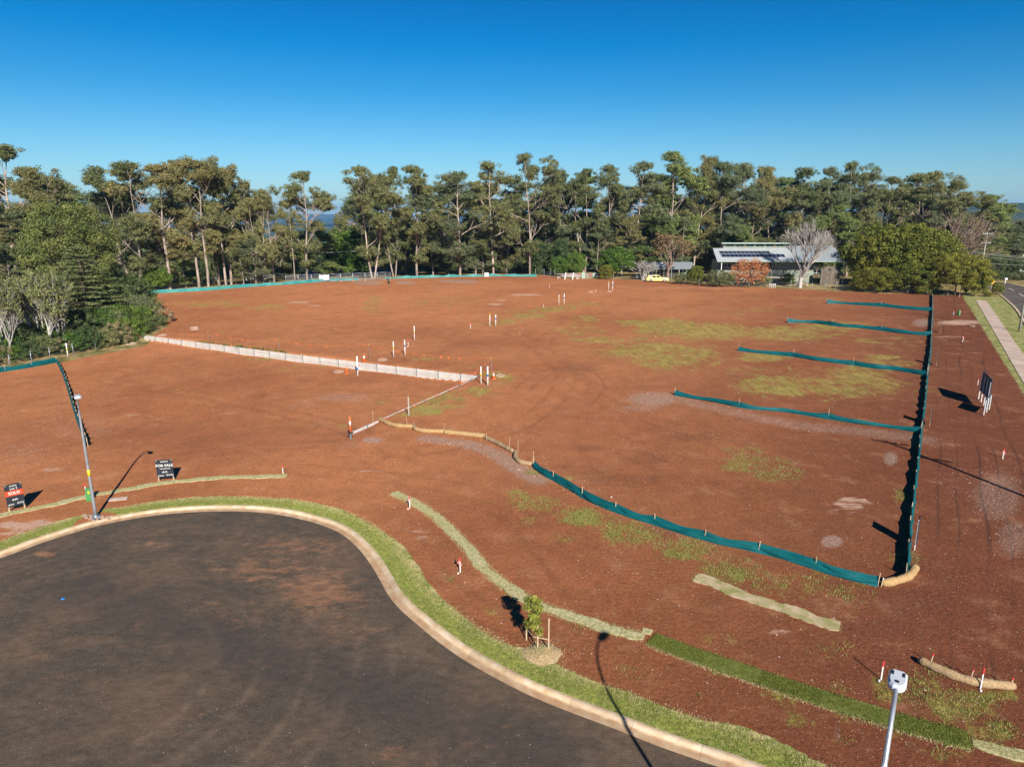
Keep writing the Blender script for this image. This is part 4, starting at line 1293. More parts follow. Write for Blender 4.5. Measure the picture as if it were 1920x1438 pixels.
for x, yb, yt, lb in [(1744, 1246, 1225, 'small red-tipped stake at the left part of the dusty fibre log'), (1820, 1272, 1254, 'small red-tipped stake in the middle of the dusty fibre log'), (1893, 1291, 1270, 'small red-tipped stake at the right end of the dusty fibre log'), (1652, 1100, 1083, 'small pale stake at the end of the corner fibre log')]:
    b = gp(x, yb); h = hgt(b, yt)
    root = thing('timber_stake', lb, 'stake', b)
    root.rotation_euler = (0, .12, 0)
    MB().box((0, 0, h * .42), (.04, .025, h * .84 + .1)).build('shaft', 'timber', root)
    MB().box((0, 0, h * .92), (.046, .03, h * .16)).build('painted_top', 'red' if yb > 1200 else 'white', root)

# ---- silt fences
STAKE = MB().box((0, 0, 0), (.045, .03, 1.0)).mesh('stake', 'timber')
def silt_fence(pts, h, label, stakes_px=None, spacing=3.0, sag=.16, material='cloth', lean=0.1, lay=0.0, stake_h=1.05, seed=0, tail=0.0, bowk=1.0):
    rg = random.Random(seed)
    ctrl = [gp(*p)[:2] for p in pts]
    pl = np.array(ctrl) if len(ctrl) == 2 else catmull(ctrl, .5)
    pl = resample(pl, .22)
    d = np.r_[0, np.cumsum(np.linalg.norm(np.diff(pl, axis=0), axis=1))]
    L = d[-1]
    n_sp = max(1, round(L / spacing))
    sp = [L * (i + (rg.uniform(-.12, .12) if 0 < i < n_sp else 0)) / n_sp for i in range(n_sp + 1)]
    sags = [sag * rg.uniform(.5, 1.6) for _ in range(n_sp)]
    t = np.gradient(pl, axis=0); t /= np.linalg.norm(t, axis=1)[:, None] + 1e-9
    nr = np.c_[t[:, 1], -t[:, 0]]
    c = pl[len(pl) // 2]
    o0 = Vector((c[0], c[1], GZ(*c)))
    root = thing('silt_fence', label, 'silt fence', o0)
    rows = 11
    V = []
    for i in range(len(pl)):
        k = min(n_sp - 1, max(0, np.searchsorted(sp, d[i], side='right') - 1))
        u = (d[i] - sp[k]) / max(1e-6, sp[k + 1] - sp[k]); u = min(1, max(0, u))
        top = h - sags[k] * 4 * u * (1 - u) * (1 + .3 * math.sin(7 * u + k))
        bow = 0.22 * bowk * math.sin(math.pi * u) * (1 if (k + seed) % 2 else .6)
        z0 = GZ(*pl[i]) - .03
        for r in range(rows):
            f = r / (rows - 1)
            wr = .05 * math.sin(f * 13 + d[i] * .7 + k + 2 * math.sin(u * 5)) * math.sin(math.pi * f) + .03 * math.sin(d[i] * 3.1 + f * 4 + k * 2)* math.sin(math.pi * f)
            off = bow * math.sin(math.pi * min(1, f * 1.1)) * .6 + wr - lean * f * top + (.12 * (1 - f))
            sl = lay * (1 - f)
            V.append((pl[i][0] + nr[i][0] * (off + sl) - o0.x, pl[i][1] + nr[i][1] * (off + sl) - o0.y, z0 + f * (top + .03) - o0.z))
    V = np.array(V)
    n = len(pl)
    a = (np.arange(n - 1)[:, None] * rows + np.arange(rows - 1)[None]).ravel()
    F = np.stack([a, a + rows, a + rows + 1, a + 1], 1)
    link('shade_cloth', quad_mesh('shade_cloth', V, F, material, True), root)
    for s in sp:
        i = int(np.argmin(abs(d - s)))
        x, y = pl[i] - nr[i] * .03
        sh = stake_h * rg.uniform(.85, 1.15)
        link('stake', STAKE, root, loc=(x - o0.x, y - o0.y, GZ(x, y) + sh / 2 - .08 - o0.z), rot=(rg.uniform(-.06, .06), rg.uniform(-.06, .06), rg.uniform(0, 1)), scale=(1, 1, sh))
    return root
silt_fence([(1000, 876), (1025, 893), (1060, 912), (1090, 931), (1130, 950), (1175, 967), (1227, 983), (1290, 1003), (1340, 1017), (1400, 1030), (1470, 1047), (1500, 1057), (1560, 1077), (1610, 1090), (1646, 1099)], .50, 'long teal silt fence curving from the fibre logs to the near corner', spacing=2.9, sag=.09, stake_h=.82, seed=1, lean=.25)
silt_fence([(1699, 1083), (1705, 1000), (1713, 930), (1720, 870), (1726, 812), (1733, 760), (1738, 706), (1744, 660), (1746, 620), (1748, 590), (1748, 565), (1748, 554)], .52, 'long teal silt fence running straight away along the street side', spacing=3.0, sag=.10, stake_h=.78, seed=2, lean=.0, bowk=.25)
silt_fence([(1265, 741), (1330, 752), (1400, 766), (1470, 772), (1525, 781), (1600, 793), (1670, 802), (1726, 812)], .55, 'nearest of the four teal silt fences crossing the right lots', spacing=6.4, sag=.26, stake_h=1.0, seed=3, lean=.1)
silt_fence([(1384, 658), (1470, 667), (1530, 676), (1592, 684), (1640, 691), (1683, 695), (1738, 705)], .60, 'second of the four teal silt fences crossing the right lots', spacing=6.5, sag=.22, stake_h=1.15, seed=4, lean=.1)
silt_fence([(1476, 605), (1524, 606), (1570, 612), (1635, 618), (1700, 626), (1746, 630)], .75, 'third of the four teal silt fences crossing the right lots', spacing=7, sag=.22, stake_h=1.05, seed=5, lean=.1)
silt_fence([(1550, 569), (1580, 570), (1650, 575), (1700, 580), (1748, 584)], .8, 'farthest of the four teal silt fences crossing the right lots', spacing=8, sag=.25, stake_h=1.05, seed=6, lean=.1)
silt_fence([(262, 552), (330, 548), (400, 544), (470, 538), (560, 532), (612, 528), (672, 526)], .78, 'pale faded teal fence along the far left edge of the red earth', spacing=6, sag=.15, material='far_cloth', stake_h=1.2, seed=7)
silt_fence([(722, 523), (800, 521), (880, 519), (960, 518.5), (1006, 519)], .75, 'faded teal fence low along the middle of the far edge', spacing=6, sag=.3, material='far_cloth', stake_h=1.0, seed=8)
silt_fence([(-40, 706), (0, 698), (50, 690), (106, 679)], .62, 'teal silt fence leaving the picture at the left edge', spacing=3.4, sag=.16, stake_h=.9, seed=9, lean=.2)
silt_fence([(108, 680), (118, 700), (127, 725), (136, 755), (145, 785), (155, 812), (164, 838)], .62, 'short teal silt fence running toward the camera behind the tall lamp', spacing=2.0, sag=.14, stake_h=.8, seed=10, lean=.0, bowk=.3)
def fence_roll():
    b = gp(730, 532)
    o = MB().tube([(0, 0, 0), (-.45, 0, 1.5)], [.22, .16], 10).build('cloth_roll', 'dark_roll')
    o.location = b
    tag(o, 'dark rolled-up fence cloth leaning at the gap in the far fence', 'cloth roll')
M['dark_roll'] = mat('dark_roll', (.01, .05, .05), rough=.7)
fence_roll()

# ---- street lamps
def street_lamp(base, H, az, label, cat='street lamp', tape=True):
    root = thing('street_lamp', label, cat, base, az)
    n = 18
    arm = 1.5
    pts = []; rs = []
    hs = H * .80
    for i in range(8):
        z = hs * i / 7
        pts.append((0, 0, z)); rs.append(.095 - .035 * i / 7)
    for i in range(1, 13):
        t = i / 12
        pts.append((arm * t ** 1.7, 0, hs + (H - hs) * math.sin(t * math.pi / 2)))
        rs.append(.058 - .02 * t)
    MB().tube(pts, rs, 14).build('pole', 'galv', root)
    MB().box((0, 0, .02), (.42, .42, .04)).tube([(0, 0, .03), (0, 0, .12)], .13, 12).build('base_plate', 'galv', root)
    mb = MB()
    for sx in (-1, 1):
        for sy in (-1, 1): mb.tube([(sx * .15, sy * .15, .04), (sx * .15, sy * .15, .10)], .022, 6)
    mb.build('anchor_bolts', 'steel_post', root)
    # luminaire: rounded flat body with cooling slots
    hd = MB()
    out = []
    for (x, y) in [(-.14, -.07), (-.05, -.14), (.08, -.17), (.42, -.165), (.50, -.10), (.50, .10), (.42, .165), (.08, .17), (-.05, .14), (-.14, .07)]:
        out.append((arm + x, y))
    m = len(out)
    vs = [(x, y, H - .05) for x, y in out] + [(x, y, H + .03) for x, y in out] + [(arm + .18 + (x - arm - .18) * .8, y * .8, H + .075) for x, y in out]
    fs = [tuple(range(m))[::-1], tuple(range(2 * m, 3 * m))]
    for r in range(2):
        for k in range(m): fs.append((r * m + k, r * m + (k + 1) % m, (r + 1) * m + (k + 1) % m, (r + 1) * m + k))
    hd.add(vs, fs)
    head = hd.build('lamp_head', 'lamp_grey', root)
    for y_ in (-.10, .10): MB().box((arm + .30, y_, H + .08), (.13, .04, .02)).build('cooling_slot', 'black', head)
    MB().box((arm + .02, 0, H + .08), (.06, .06, .03)).build('sensor', 'black', head)
    MB().box((arm + .2, 0, H - .062), (.4, .22, .02)).build('lens', 'white', head)
    if tape:
        MB().tube([(0, 0, H * .335), (0, 0, H * .385)], .086, 14).build('tape_band', 'yellow', root)
    return root
M['lamp_grey'] = mat('lamp_grey', (.58, .62, .68), (.52, .56, .62), 3, .4)
LB = gp(180, 970)
M['rubble'] = mat('cement_rubble', (.52, .42, .36), (.34, .22, .17), 9, .95)
street_lamp(LB + Vector((0, 0, .02)), 7.75, math.radians(-55), 'tall grey lamp with yellow band beside the green pillar')
def lamp2_base():
    # head seen at (1682,1270); the head's shadow falls at (1135,1197)
    return Vector((6.90, 10.55, 0.0))
street_lamp(lamp2_base(), 8.3, math.radians(57), 'near grey lamp whose head stands over the dark green turf', tape=False)
o = MB()
for k in range(26):
    a = random.uniform(0, 6.28); r = random.uniform(.25, .85)
    o.box((math.cos(a) * r * 1.4, math.sin(a) * r * .6, .02), (random.uniform(.08, .22), random.uniform(.06, .16), .05), a)
o = o.build('cement_rubble', 'rubble'); o.location = LB + Vector((0, 0, 0)); o['kind'] = 'stuff'

# ---- electrical pillars
def pillar(px_, pyb, pyt, label):
    b = gp(px_, pyb); h = hgt(b, pyt)
    root = thing('service_pillar', label, 'service pillar', b, .15)
    MB().box((0, 0, h * .48 - .03), (h * .42, h * .42, h * .96 + .06), 0, 0, .8).build('cabinet', 'pillar_green', root)
    MB().box((0, 0, h * .965), (h * .36, h * .36, h * .07), 0, 0, .85).build('lid', 'pillar_green', root)
    MB().box((h * .06, -h * .19, h * .72), (.10, .012, .17), 0, 0, 1, -.04).build('warning_label', 'yellow', root)
pillar(169, 938, 915, 'green service pillar with yellow label at the foot of the tall lamp')
pillar(1797.5, 591, 582, 'far green service pillar on the strip beside the footpath')
M['label_plate'] = M['yellow']
pit = MB().box((0, 0, 0), (1.15, .42, .05)).build('service_pit_cover', 'collar')
pit.location = gp(220, 936) + Vector((0, 0, .02)); pit.rotation_euler = (0, 0, .25)
tag(pit, 'flat pale rectangular pit lid between the tall lamp shadow and the kerb grass', 'pit lid')
pit = MB().box((0, 0, 0), (.5, .5, .06)).build('concrete_block', 'collar')
pit.location = gp(1824, 612) + Vector((0, 0, .03)); pit.rotation_euler = (0, 0, .5)
tag(pit, 'pale concrete lump on the sandy patch beside the footpath', 'concrete lump')

# ---- writing
def text_mesh(body, size, name, material, extrude=.002):
    cu = bpy.data.curves.new('t', 'FONT')
    cu.body = body; cu.size = size; cu.align_x = 'CENTER'; cu.align_y = 'CENTER'; cu.extrude = extrude
    cu.resolution_u = 3; cu.offset = size * .012
    ob = bpy.data.objects.new('t', cu)
    COL.objects.link(ob)
    bpy.context.view_layer.update()
    me = bpy.data.meshes.new_from_object(ob)
    me.name = name
    bpy.data.objects.remove(ob)
    me.materials.clear(); me.materials.append(M[material])
    return me

def dashes(mb, cx, cz, w, rows, h, y, seed):
    r = random.Random(seed)
    for k in range(rows):
        x = -w / 2
        z = cz - k * h * 1.7
        while x < w / 2:
            l = r.uniform(.03, .07)
            mb.box((cx + x + l / 2, y, z), (l, .003, h))
            x += l + .015

def sale_sign(pxl, pyl, pxr, pyr, pyt, label, sold):
    a, b = gp(pxl, pyl), gp(pxr, pyr)
    d = b - a; W = d.length * 1.13
    rz = math.atan2(d.y, d.x)
    root = thing('lot_sign', label, 'sale sign', (a + b) / 2, rz)
    H = hgt((a + b) / 2, pyt)
    zb = .30
    for s in (-1, 1):
        MB().box((s * d.length / 2, .03, H / 2), (.07, .04, H + .04)).build('post', 'timber', root)
    hb = H - zb
    bd = MB().box((0, -.02, zb + hb / 2), (W, .03, hb)).build('board', 'black_board', root)
    mb = MB()
    for s in (-1, 1): mb.box((s * (W / 2 - .07), -.045, H - .06), (.035, .02, .035)); mb.box((s * (W / 2 - .07), -.045, zb + .06), (.035, .02, .035))
    f_ = mb.build('fixings', 'white', root); f_['kind'] = 'stuff'
    y = -.045
    def put(body, size, z, m='white', x=0, sx=1.0):
        link('lettering', text_mesh(body, size, 'lettering', m), bd, loc=(x, y, z), rot=(math.pi / 2, 0, 0), scale=(sx, 1, 1))
    mb = MB(); dashes(mb, 0, H - .09, W * .42, 2, .022, y, 3); mb.build('small_print', 'white', bd)
    if sold:
        MB().box((0, -.04, zb + hb * .60), (W, .012, hb * .24)).build('sold_band', 'orange_band', bd)
        y = -.052
        put('Lot 3', W * .20, zb + hb * .80)
        put('SOLD', W * .27, zb + hb * .60)
    else:
        put('FOR SALE', W * .235, zb + hb * .68)
        mb = MB(); dashes(mb, 0, zb + hb * .50, W * .55, 1, .035, y, 5); mb.build('small_print', 'white', bd)
    # emblem: a peaked stroke figure and an S curve
    mb = MB()
    zc = zb + hb * .30
    S = W * .1
    def st(p, q, w=.018):
        mb.tube([(p[0], y, p[1]), (q[0], y, q[1])], w, 5)
    st((-S * 1.5, zc - S * .5), (-S * .9, zc + S * .6)); st((-S * .9, zc + S * .6), (-S * .5, zc - S * .5)); st((-S * 1.8, zc), (-S * 1.4, zc + S * .1)); st((-S * .2, zc - S * .6), (S * .2, zc + S * .7))
    prev = None
    for k in range(12):
        t = k / 11 * 1.5 * math.pi * 1.3
        q = (S * 1.0 + math.cos(t + .6) * S * .45, zc + math.sin(t + .6) * S * .3 + S * (.3 - .6 * k / 11))
        if prev: st(prev, q, .015)
        prev = q
    mb.build('emblem', 'white', bd)
    mb = MB(); dashes(mb, -W * .27, zb + hb * .12, W * .32, 2, .022, y, 7); dashes(mb, W * .25, zb + hb * .14, W * .38, 2, .022, y, 8); mb.build('small_print', 'white', bd)
sale_sign(18, 960, 47, 953, 907, 'black board sign reading Lot 3 with an orange SOLD band', True)
sale_sign(298, 903, 326, 901, 862, 'black board sign reading FOR SALE at the pale turf strip', False)

def billboard(f1, f2, top, zb, label, nposts, back=True):
    a, b = gp(*f1), gp(*f2)
    d = b - a
    rz = math.atan2(d.y, d.x)
    root = thing('billboard', label, 'billboard', (a + b) / 2, rz)
    H = top
    L = d.length
    MB().box((0, .0, zb + (H - zb) / 2), (L * 1.05, .05, H - zb)).build('panel', 'board_back', root)
    for k in range(nposts):
        x = -L / 2 + L * k / (nposts - 1)
        MB().box((x, -.06, H * .45), (.09, .06, H * .9)).build('post', 'white', root)
    if nposts > 2:
        for k in range(1, nposts):
            x = -L / 2 + L * (k - .5) / (nposts - 1)
            MB().box((x, -.035, zb + (H - zb) / 2), (.05, .02, (H - zb) * .98)).build('batten', 'board_batten', root)
    return root
M['board_batten'] = mat('board_batten', (.16, .18, .22), rough=.6)
billboard((1836, 748), (1851, 766), 2.75, .85, 'tall dark billboard seen nearly edge-on from behind at the street side', 4)
billboard((1843, 778), (1853, 768), 1.5, .45, 'small dark blue sign board crouching below the tall billboard', 3)

# thin boards standing edge-on along the long fence
for (x, yb, yt, lb) in [(1717, 1026, 964, 'nearest edge-on lot board behind the long street-side fence'), (1744, 797, 763, 'edge-on lot board second along the long street-side fence'), (1756, 685, 656, 'edge-on lot board third along the long street-side fence'), (1764, 624, 601, 'farthest edge-on lot board along the long street-side fence')]:
    b = gp(x, yb); h = min(hgt(b, yt), 1.75)
    ang = math.atan2(b.y, b.x)
    root = thing('edge_sign', lb, 'lot sign', b, ang)
    MB().box((0, 0, h * .6), (.9, .03, h * .8)).build('board', 'board_back', root)
    MB().box((-.40, .035, h * .5), (.05, .04, h)).build('post', 'white' if yb > 1000 else 'timber', root)
    MB().box((.40, .035, h * .5), (.05, .04, h)).build('post', 'red' if yb > 1000 else 'timber', root)

# ---- power poles with crossarms
def power_pole(base, H, az, label, arms=2):
    root = thing('power_pole', label, 'power pole', base, az)
    MB().tube([(0, 0, -.2), (0, 0, H)], [.18, .12], 12).build('pole', 'pole_wood', root)
    for k in range(arms):
        z = H - .35 - k * 2.2
        a = MB().box((0, -.14, z), (2.6, .11, .12)).build('crossarm', 'pole_wood', root)
        for x in (-1.15, -.5, .5, 1.15):
            MB().tube([(x, -.14, z + .06), (x, -.14, z + .14), (x, -.14, z + .26)], [.03, .07, .045], 8).build('insulator', 'white', a)
        MB().tube([(0, -.1, z - .7), (.75, -.14, z - .05)], .02, 5).tube([(0, -.1, z - .7), (-.75, -.14, z - .05)], .02, 5).build('brace', 'steel_post', a)
    return root
pb1 = Vector((*corr(46.1, 12.4), 0)); pb2 = Vector((*g0(1911, 621), 0)); 
az = math.atan2(DY, DX) + math.pi / 2
power_pole(pb1, 11.2, az, 'timber power pole just outside the right of the picture, throwing the crossarm shadow')
power_pole(pb2, 11.5, az, 'timber power pole cut by the right edge beside the footpath')
p3 = at(1840, 505, 172)
power_pole(Vector((p3.x, p3.y, GZ(p3.x, p3.y))), hgt(Vector((p3.x, p3.y, GZ(p3.x, p3.y))), 436), .12, 'pale double-crossarm power pole standing before the right-hand trees')
p4 = at(1812, 475, 215)
power_pole(Vector((p4.x, p4.y, GZ(p4.x, p4.y))), hgt(Vector((p4.x, p4.y, GZ(p4.x, p4.y))), 438), .12, 'farther power pole half hidden by the bare brown tree')

def cable(a, b, sag, label, r=.03):
    n = 16
    P = [a.lerp(b, i / n) - UP * sag * 4 * (i / n) * (1 - i / n) for i in range(n + 1)]
    c = P[0]
    o = MB().tube([p - c for p in P], r, 5).build('power_cable', 'wire'); o.location = c
    tag(o, label, 'power cable')
cable(at(1812, 470, 168), at(2080, 487, 150), .6, 'uppermost of the three pale cables crossing in front of the right-hand trees', .035)
cable(at(1812, 472.5, 168), at(2080, 490, 150), .6, 'middle of the three pale cables crossing in front of the right-hand trees', .03)
cable(at(1812, 476, 168), at(2080, 493, 150), .8, 'lowest of the three pale cables crossing in front of the right-hand trees', .03)
cable(at(1800, 490, 168), at(2080, 501, 150), .4, 'single cable hanging below the bundle by the right-hand trees', .03)
cable(at(570, 472, 200), at(668, 471, 210), .3, 'short pale cable crossing behind the gum trunks left of centre', .06)

# ---- curve warning sign
def warn_sign():
    b = gp(1856, 555); h = hgt(b, 533)
    root = thing('road_sign', 'yellow diamond warning sign with black arrow beside the footpath', 'road sign', b, .1)
    MB().tube([(0, 0, -.1), (0, 0, h)], .03, 8).build('post', 'galv', root)
    s = .62
    pl = MB(); pl.add([(0, -.04, h - s * .1), (s, -.04, h + s * .9), (0, -.04, h + s * 1.9), (-s, -.04, h + s * .9), (0, -.02, h - s * .1), (s, -.02, h + s * .9), (0, -.02, h + s * 1.9), (-s, -.02, h + s * .9)], [(0, 1, 2, 3), (7, 6, 5, 4), (0, 4, 5, 1), (1, 5, 6, 2), (2, 6, 7, 3), (3, 7, 4, 0)])
    p = pl.build('plate', 'road_sign', root)
    ar = MB()
    ar.box((.02, -.05, h + s * .62), (.10, .012, s * .5)); ar.box((-.12, -.05, h + s * .95), (.34, .012, .10))
    ar.add([(-.28, -.052, h + s * 1.15), (-.28, -.052, h + s * .75), (-.46, -.052, h + s * .95)], [(0, 1, 2)])
    ar.build('arrow', 'black', p)
warn_sign()

# ---- young staked tree on its mulch
def sapling():
    b = gp(1000, 1215)
    mnd = MB()
    n, m = 30, 8
    vs = [(0, 0, .16)]; fs = []
    for r in range(1, m + 1):
        for k in range(n):
            a = 2 * math.pi * k / n
            R = (.78 + .04 * math.sin(3 * a) + .03 * math.sin(7 * a + 1)) * r / m
            vs.append((R * math.cos(a) * 1.1, R * math.sin(a) * .95, .17 * math.cos(r / m * math.pi / 2) ** 1.2 + random.uniform(-.012, .012) - (.02 if r == m else 0)))
    for k in range(n): fs.append((0, 1 + k, 1 + (k + 1) % n))
    for r in range(m - 1):
        for k in range(n): fs.append((1 + r * n + k, 1 + (r + 1) * n + k, 1 + (r + 1) * n + (k + 1) % n, 1 + r * n + (k + 1) % n))
    mnd.add(vs, fs, 0, True)
    o = mnd.build('mulch_mound', 'straw'); o.location = gp(1016, 1226)
    tag(o, 'round mound of straw mulch around the young staked tree', 'mulch', kind='stuff')
    c = np.array(o.location)
    n = 2600
    a = RNG.uniform(0, 6.28, n); r = np.abs(RNG.normal(0, .60, n)); r = np.minimum(r, 1.7)
    P = np.c_[c[0] + np.cos(a) * r * 1.15, c[1] + np.sin(a) * r, c[2] + .17 * np.maximum(0, np.cos(np.minimum(r, .8) / .8 * 1.57))]
    blades('straw_pieces', P, 1, .05, 'straw_blade')
    root = thing('young_tree', 'small staked sapling on a straw mound beside the kerb grass', 'young tree', b)
    MB().tube([(0, 0, 0), (.02, .01, .7), (-.03, 0, 1.4), (.0, 0, 2.1)], [.022, .018, .014, .008], 7).build('trunk', 'dark_bark', root)
    rg = np.random.default_rng(5)
    C = []
    br = MB()
    for k in range(44):
        t = rg.uniform(0, 1); z = .85 + 1.45 * t
        w = .46 * math.sin(math.pi * (0.12 + .82 * (1 - abs(2 * t - .9) ** 1.6))) 
        a_ = rg.uniform(0, 6.28); rr = w * rg.uniform(.3, 1)
        C.append((math.cos(a_) * rr, math.sin(a_) * rr, z))
        br.tube([(0, 0, z - .18), C[-1]], .005, 4)
    br.build('branches', 'dark_bark', root)
    V, F, T = leaf_cloud(np.array(C), np.full(len(C), .17), 40, (.15, .06), 3, .2)
    link('crown', quad_mesh('crown', V, F, 'sap_leaf', False, dict(tone=T)), root)
    for (x, yb, yt, lb) in [(987, 1200, 1165, 'left tree stake at the young tree'), (1008, 1218, 1170, 'middle tree stake at the young tree'), (1028.5, 1221, 1159, 'right tree stake, clear of the leaves')]:
        s = gp(x, yb); h = min(hgt(s, yt), 1.6)
        o = MB().box((0, 0, h / 2 - .1), (.055, .045, h + .2)).build('tree_stake', 'timber'); o.location = s
        tag(o, lb, 'stake')
    s1, s2, s3 = gp(987, 1200), gp(1008, 1218), gp(1028.5, 1221)
    tie = MB()
    for s in (s1, s2, s3):
        tie.box(((s - b) / 2 + Vector((0, 0, .55))), ((s - b).length, .006, .05), math.atan2((s - b).y, (s - b).x))
    o = tie.build('tie_strap', 'timber', root)
M['sap_leaf'] = leafmat('sap_leaf', (.10, .13, .02), (.36, .36, .06), hue=0)
sapling()
def road_marker():
    b = gp(117, 1118); b.z = -.134
    o = MB().box((0, 0, .02), (.16, .10, .04), 0, 0, .7).build('road_marker', 'rotor_blue'); o.location = b
    tag(o, 'small blue reflective marker stuck on the asphalt', 'road marker')
road_marker()

# ================================================================== far edge: fences, houses, car
def site_gate():
    xs = [533, 557, 582, 615, 637, 660, 683, 706, 731]
    for i in range(len(xs) - 1):
        x0, x1 = xs[i], xs[i + 1]
        yb0 = 532 - (x0 - 533) * .034 + (0 if i else 0); yb1 = 532 - (x1 - 533) * .034
        a, b = gp(x0, yb0), gp(x1, yb1)
        a.y += 1.2; b.y += 1.2
        d = b - a; L = d.length
        pos = ['leftmost', 'second from the left', 'third from the left', 'fourth from the left', 'fourth from the right', 'third from the right', 'second from the right', 'rightmost'][i]
        root = thing('fence_panel', f'grey temporary mesh fence panel, {pos} of the row at the far gate', 'fence panel', (a + b) / 2, math.atan2(d.y, d.x), 'temporary mesh panels closing the far gate')
        h = 2.0
        for s in (-1, 1): MB().tube([(s * (L / 2 - .05), 0, 0), (s * (L / 2 - .05), 0, h)], .04, 6).build('upright', 'galv', root)
        MB().tube([(-L / 2, 0, h), (L / 2, 0, h)], .035, 6).build('top_rail', 'galv', root)
        MB().tube([(-L / 2, 0, .2), (L / 2, 0, .2)], .03, 6).build('bottom_rail', 'galv', root)
        MB().tube([(-L / 2, 0, h * .6), (L / 2, 0, h * .6)], .02, 6).build('mid_rail', 'galv', root)
        mb = MB(); k = 0
        x = -L / 2
        while x < L / 2:
            mb.box((x, 0, h / 2), (.012, .006, h - .2)); x += .16
        for z in np.arange(.3, h, .25): mb.box((0, 0, z), (L, .006, .012))
        mb.build('mesh_infill', 'galv', root)
        if i in (2, 4, 5, 6): MB().box((-L / 2, 0, .07), (.6, .24, .14)).build('foot_block', 'orange_block' if i > 3 else 'white', root)
    b = gp(606, 529); b.y += .9
    o = MB().box((0, 0, 1.1), (2.5, .04, 1.3)).build('notice_board', 'white'); o.location = b
    tag(o, 'white notice board hung on the mesh panels at the far gate', 'notice board')
M['orange_block'] = mat('orange_block', (.6, .35, .22), rough=.8)
site_gate()
o = MB().box((0, 0, .5), (1.15, .9, 1.05)).build('white_box', 'white'); o.location = gp(912.5, 518.5)
tag(o, 'white box standing at the far edge among dark trunks', 'box')

def post_fence():
    px_ = [(1004, 519), (1020, 520), (1032, 520), (1040, 520), (1120, 523), (1150, 526), (1204, 530), (1310, 536), (1326, 537), (1362, 539), (1404, 540), (1442, 541), (1482, 542), (1522, 543), (1547, 544), (1566, 545), (1610, 547), (1652, 549), (1702, 551)]
    root = thing('wire_fence', 'post and wire fence along the gardens at the far edge', 'fence', gp(*px_[0]))
    o0 = root.location.copy()
    tops = []
    for i, (x, y) in enumerate(px_):
        b = gp(x, y); h = 1.55 if i % 3 else 2.0
        if x < 1045: h = 2.3
        MB().tube([(0, 0, -.1), (0, 0, h)], .045, 6).build('post', 'fence_post', root, loc=b - o0)
        tops.append(b + UP * 1.4)
    for dz in (0, -.45, -.9):
        MB().tube([t + UP * dz - o0 for t in tops], .012, 4).build('strand', 'galv', root)
M['fence_post'] = mat('fence_post', (.34, .38, .36), rough=.8)
post_fence()

def clothesline():
    b = gp(1171.5, 524); b.y += 5; b.z = GZ(b.x, b.y)
    h = hgt(b, 494)
    root = thing('clothes_hoist', 'rotary clothes hoist with four sloping arms in the far garden', 'clothes line', b, .3)
    MB().tube([(0, 0, 0), (0, 0, h)], .05, 8).build('post', 'mint', root)
    r = 2.4
    ends = []
    for k in range(4):
        a = k * math.pi / 2
        e = (r * math.cos(a), r * math.sin(a), h - .9); ends.append(e)
        MB().tube([(0, 0, h), e], .03, 5).build('arm', 'mint', root)
    mb = MB()
    for f in (.5, .75, 1):
        for k in range(4):
            p = [ends[k][0] * f, ends[k][1] * f, h - .9 * f]; q = [ends[(k + 1) % 4][0] * f, ends[(k + 1) % 4][1] * f, h - .9 * f]
            mb.tube([p, q], .015, 4)
    mb.build('line', 'wire', root)
clothesline()

def log_pile():
    c = gp(1070, 524); c.y += 3; c.z = GZ(c.x, c.y)
    k = 0
    for r in range(3):
        for j in range(3 - (r > 1)):
            L = random.uniform(5.2, 7.0)
            o = MB().tube([(-L / 2, 0, 0), (0, random.uniform(-.1, .1), .05), (L / 2, 0, 0)], [.22, .2, .15], 8).build('timber_pole', 'pale_twig' if (r + j) % 2 else 'grey_timber')
            o.location = c + Vector((random.uniform(-.8, .8), j * .45, .25 + r * .38)); o.rotation_euler = (0, random.uniform(-.02, .03), random.uniform(-.06, .06))
            tag(o, 'weathered timber pole in the low stack at the far garden edge', 'timber', 'stacked timber poles at the far edge')
    for x, lb in ((1059, 'left white slanting picket before the timber stack'), (1073.5, 'right white slanting picket before the timber stack')):
        b = gp(x, 524.5); o = MB().box((0, 0, .95), (.22, .1, 1.9)).build('white_picket', 'white'); o.location = b; o.rotation_euler = (0, .12, 0)
        tag(o, lb, 'picket')
    for x, y, s, lb in ((1082, 524, .8, 'large pale boulder at the right of the timber stack'), (1046, 523, .5, 'small pale boulder at the left of the timber stack')):
        boulder(gp(x, y), s, lb)
    # slatted compost bins
    b = gp(1102, 523.5); b.y += 2
    root = thing('corrugated_screen', 'rusty corrugated screen leaning right of the timber stack', 'screen', b)
    for k in range(5):
        MB().box((-2 + k * 1.0, random.uniform(-.1, .1), .75), (.94, .05, 1.5 + random.uniform(-.2, .3)), .04).build('sheet', ('red_tin', 'mint', 'grey_timber')[k % 3], root)
def boulder(b, s, lb, m='stone', cat='rock'):
    V = []
    import itertools
    bm = MB()
    rows, n = 5, 9
    vs = []; fs = []
    for r in range(rows + 1):
        ph = math.pi * r / rows
        for k in range(n):
            a = 2 * math.pi * k / n
            q = s * (1 + .18 * math.sin(3 * a + r) + random.uniform(-.08, .08)) * .6
            vs.append((q * math.sin(ph) * math.cos(a), q * math.sin(ph) * math.sin(a), s * .45 * math.cos(ph) + s * .3))
    for r in range(rows):
        for k in range(n): fs.append((r * n + k, (r + 1) * n + k, (r + 1) * n + (k + 1) % n, r * n + (k + 1) % n))
    bm.add(vs, fs)
    o = bm.build('boulder', m); o.location = b
    tag(o, lb, cat)
log_pile()
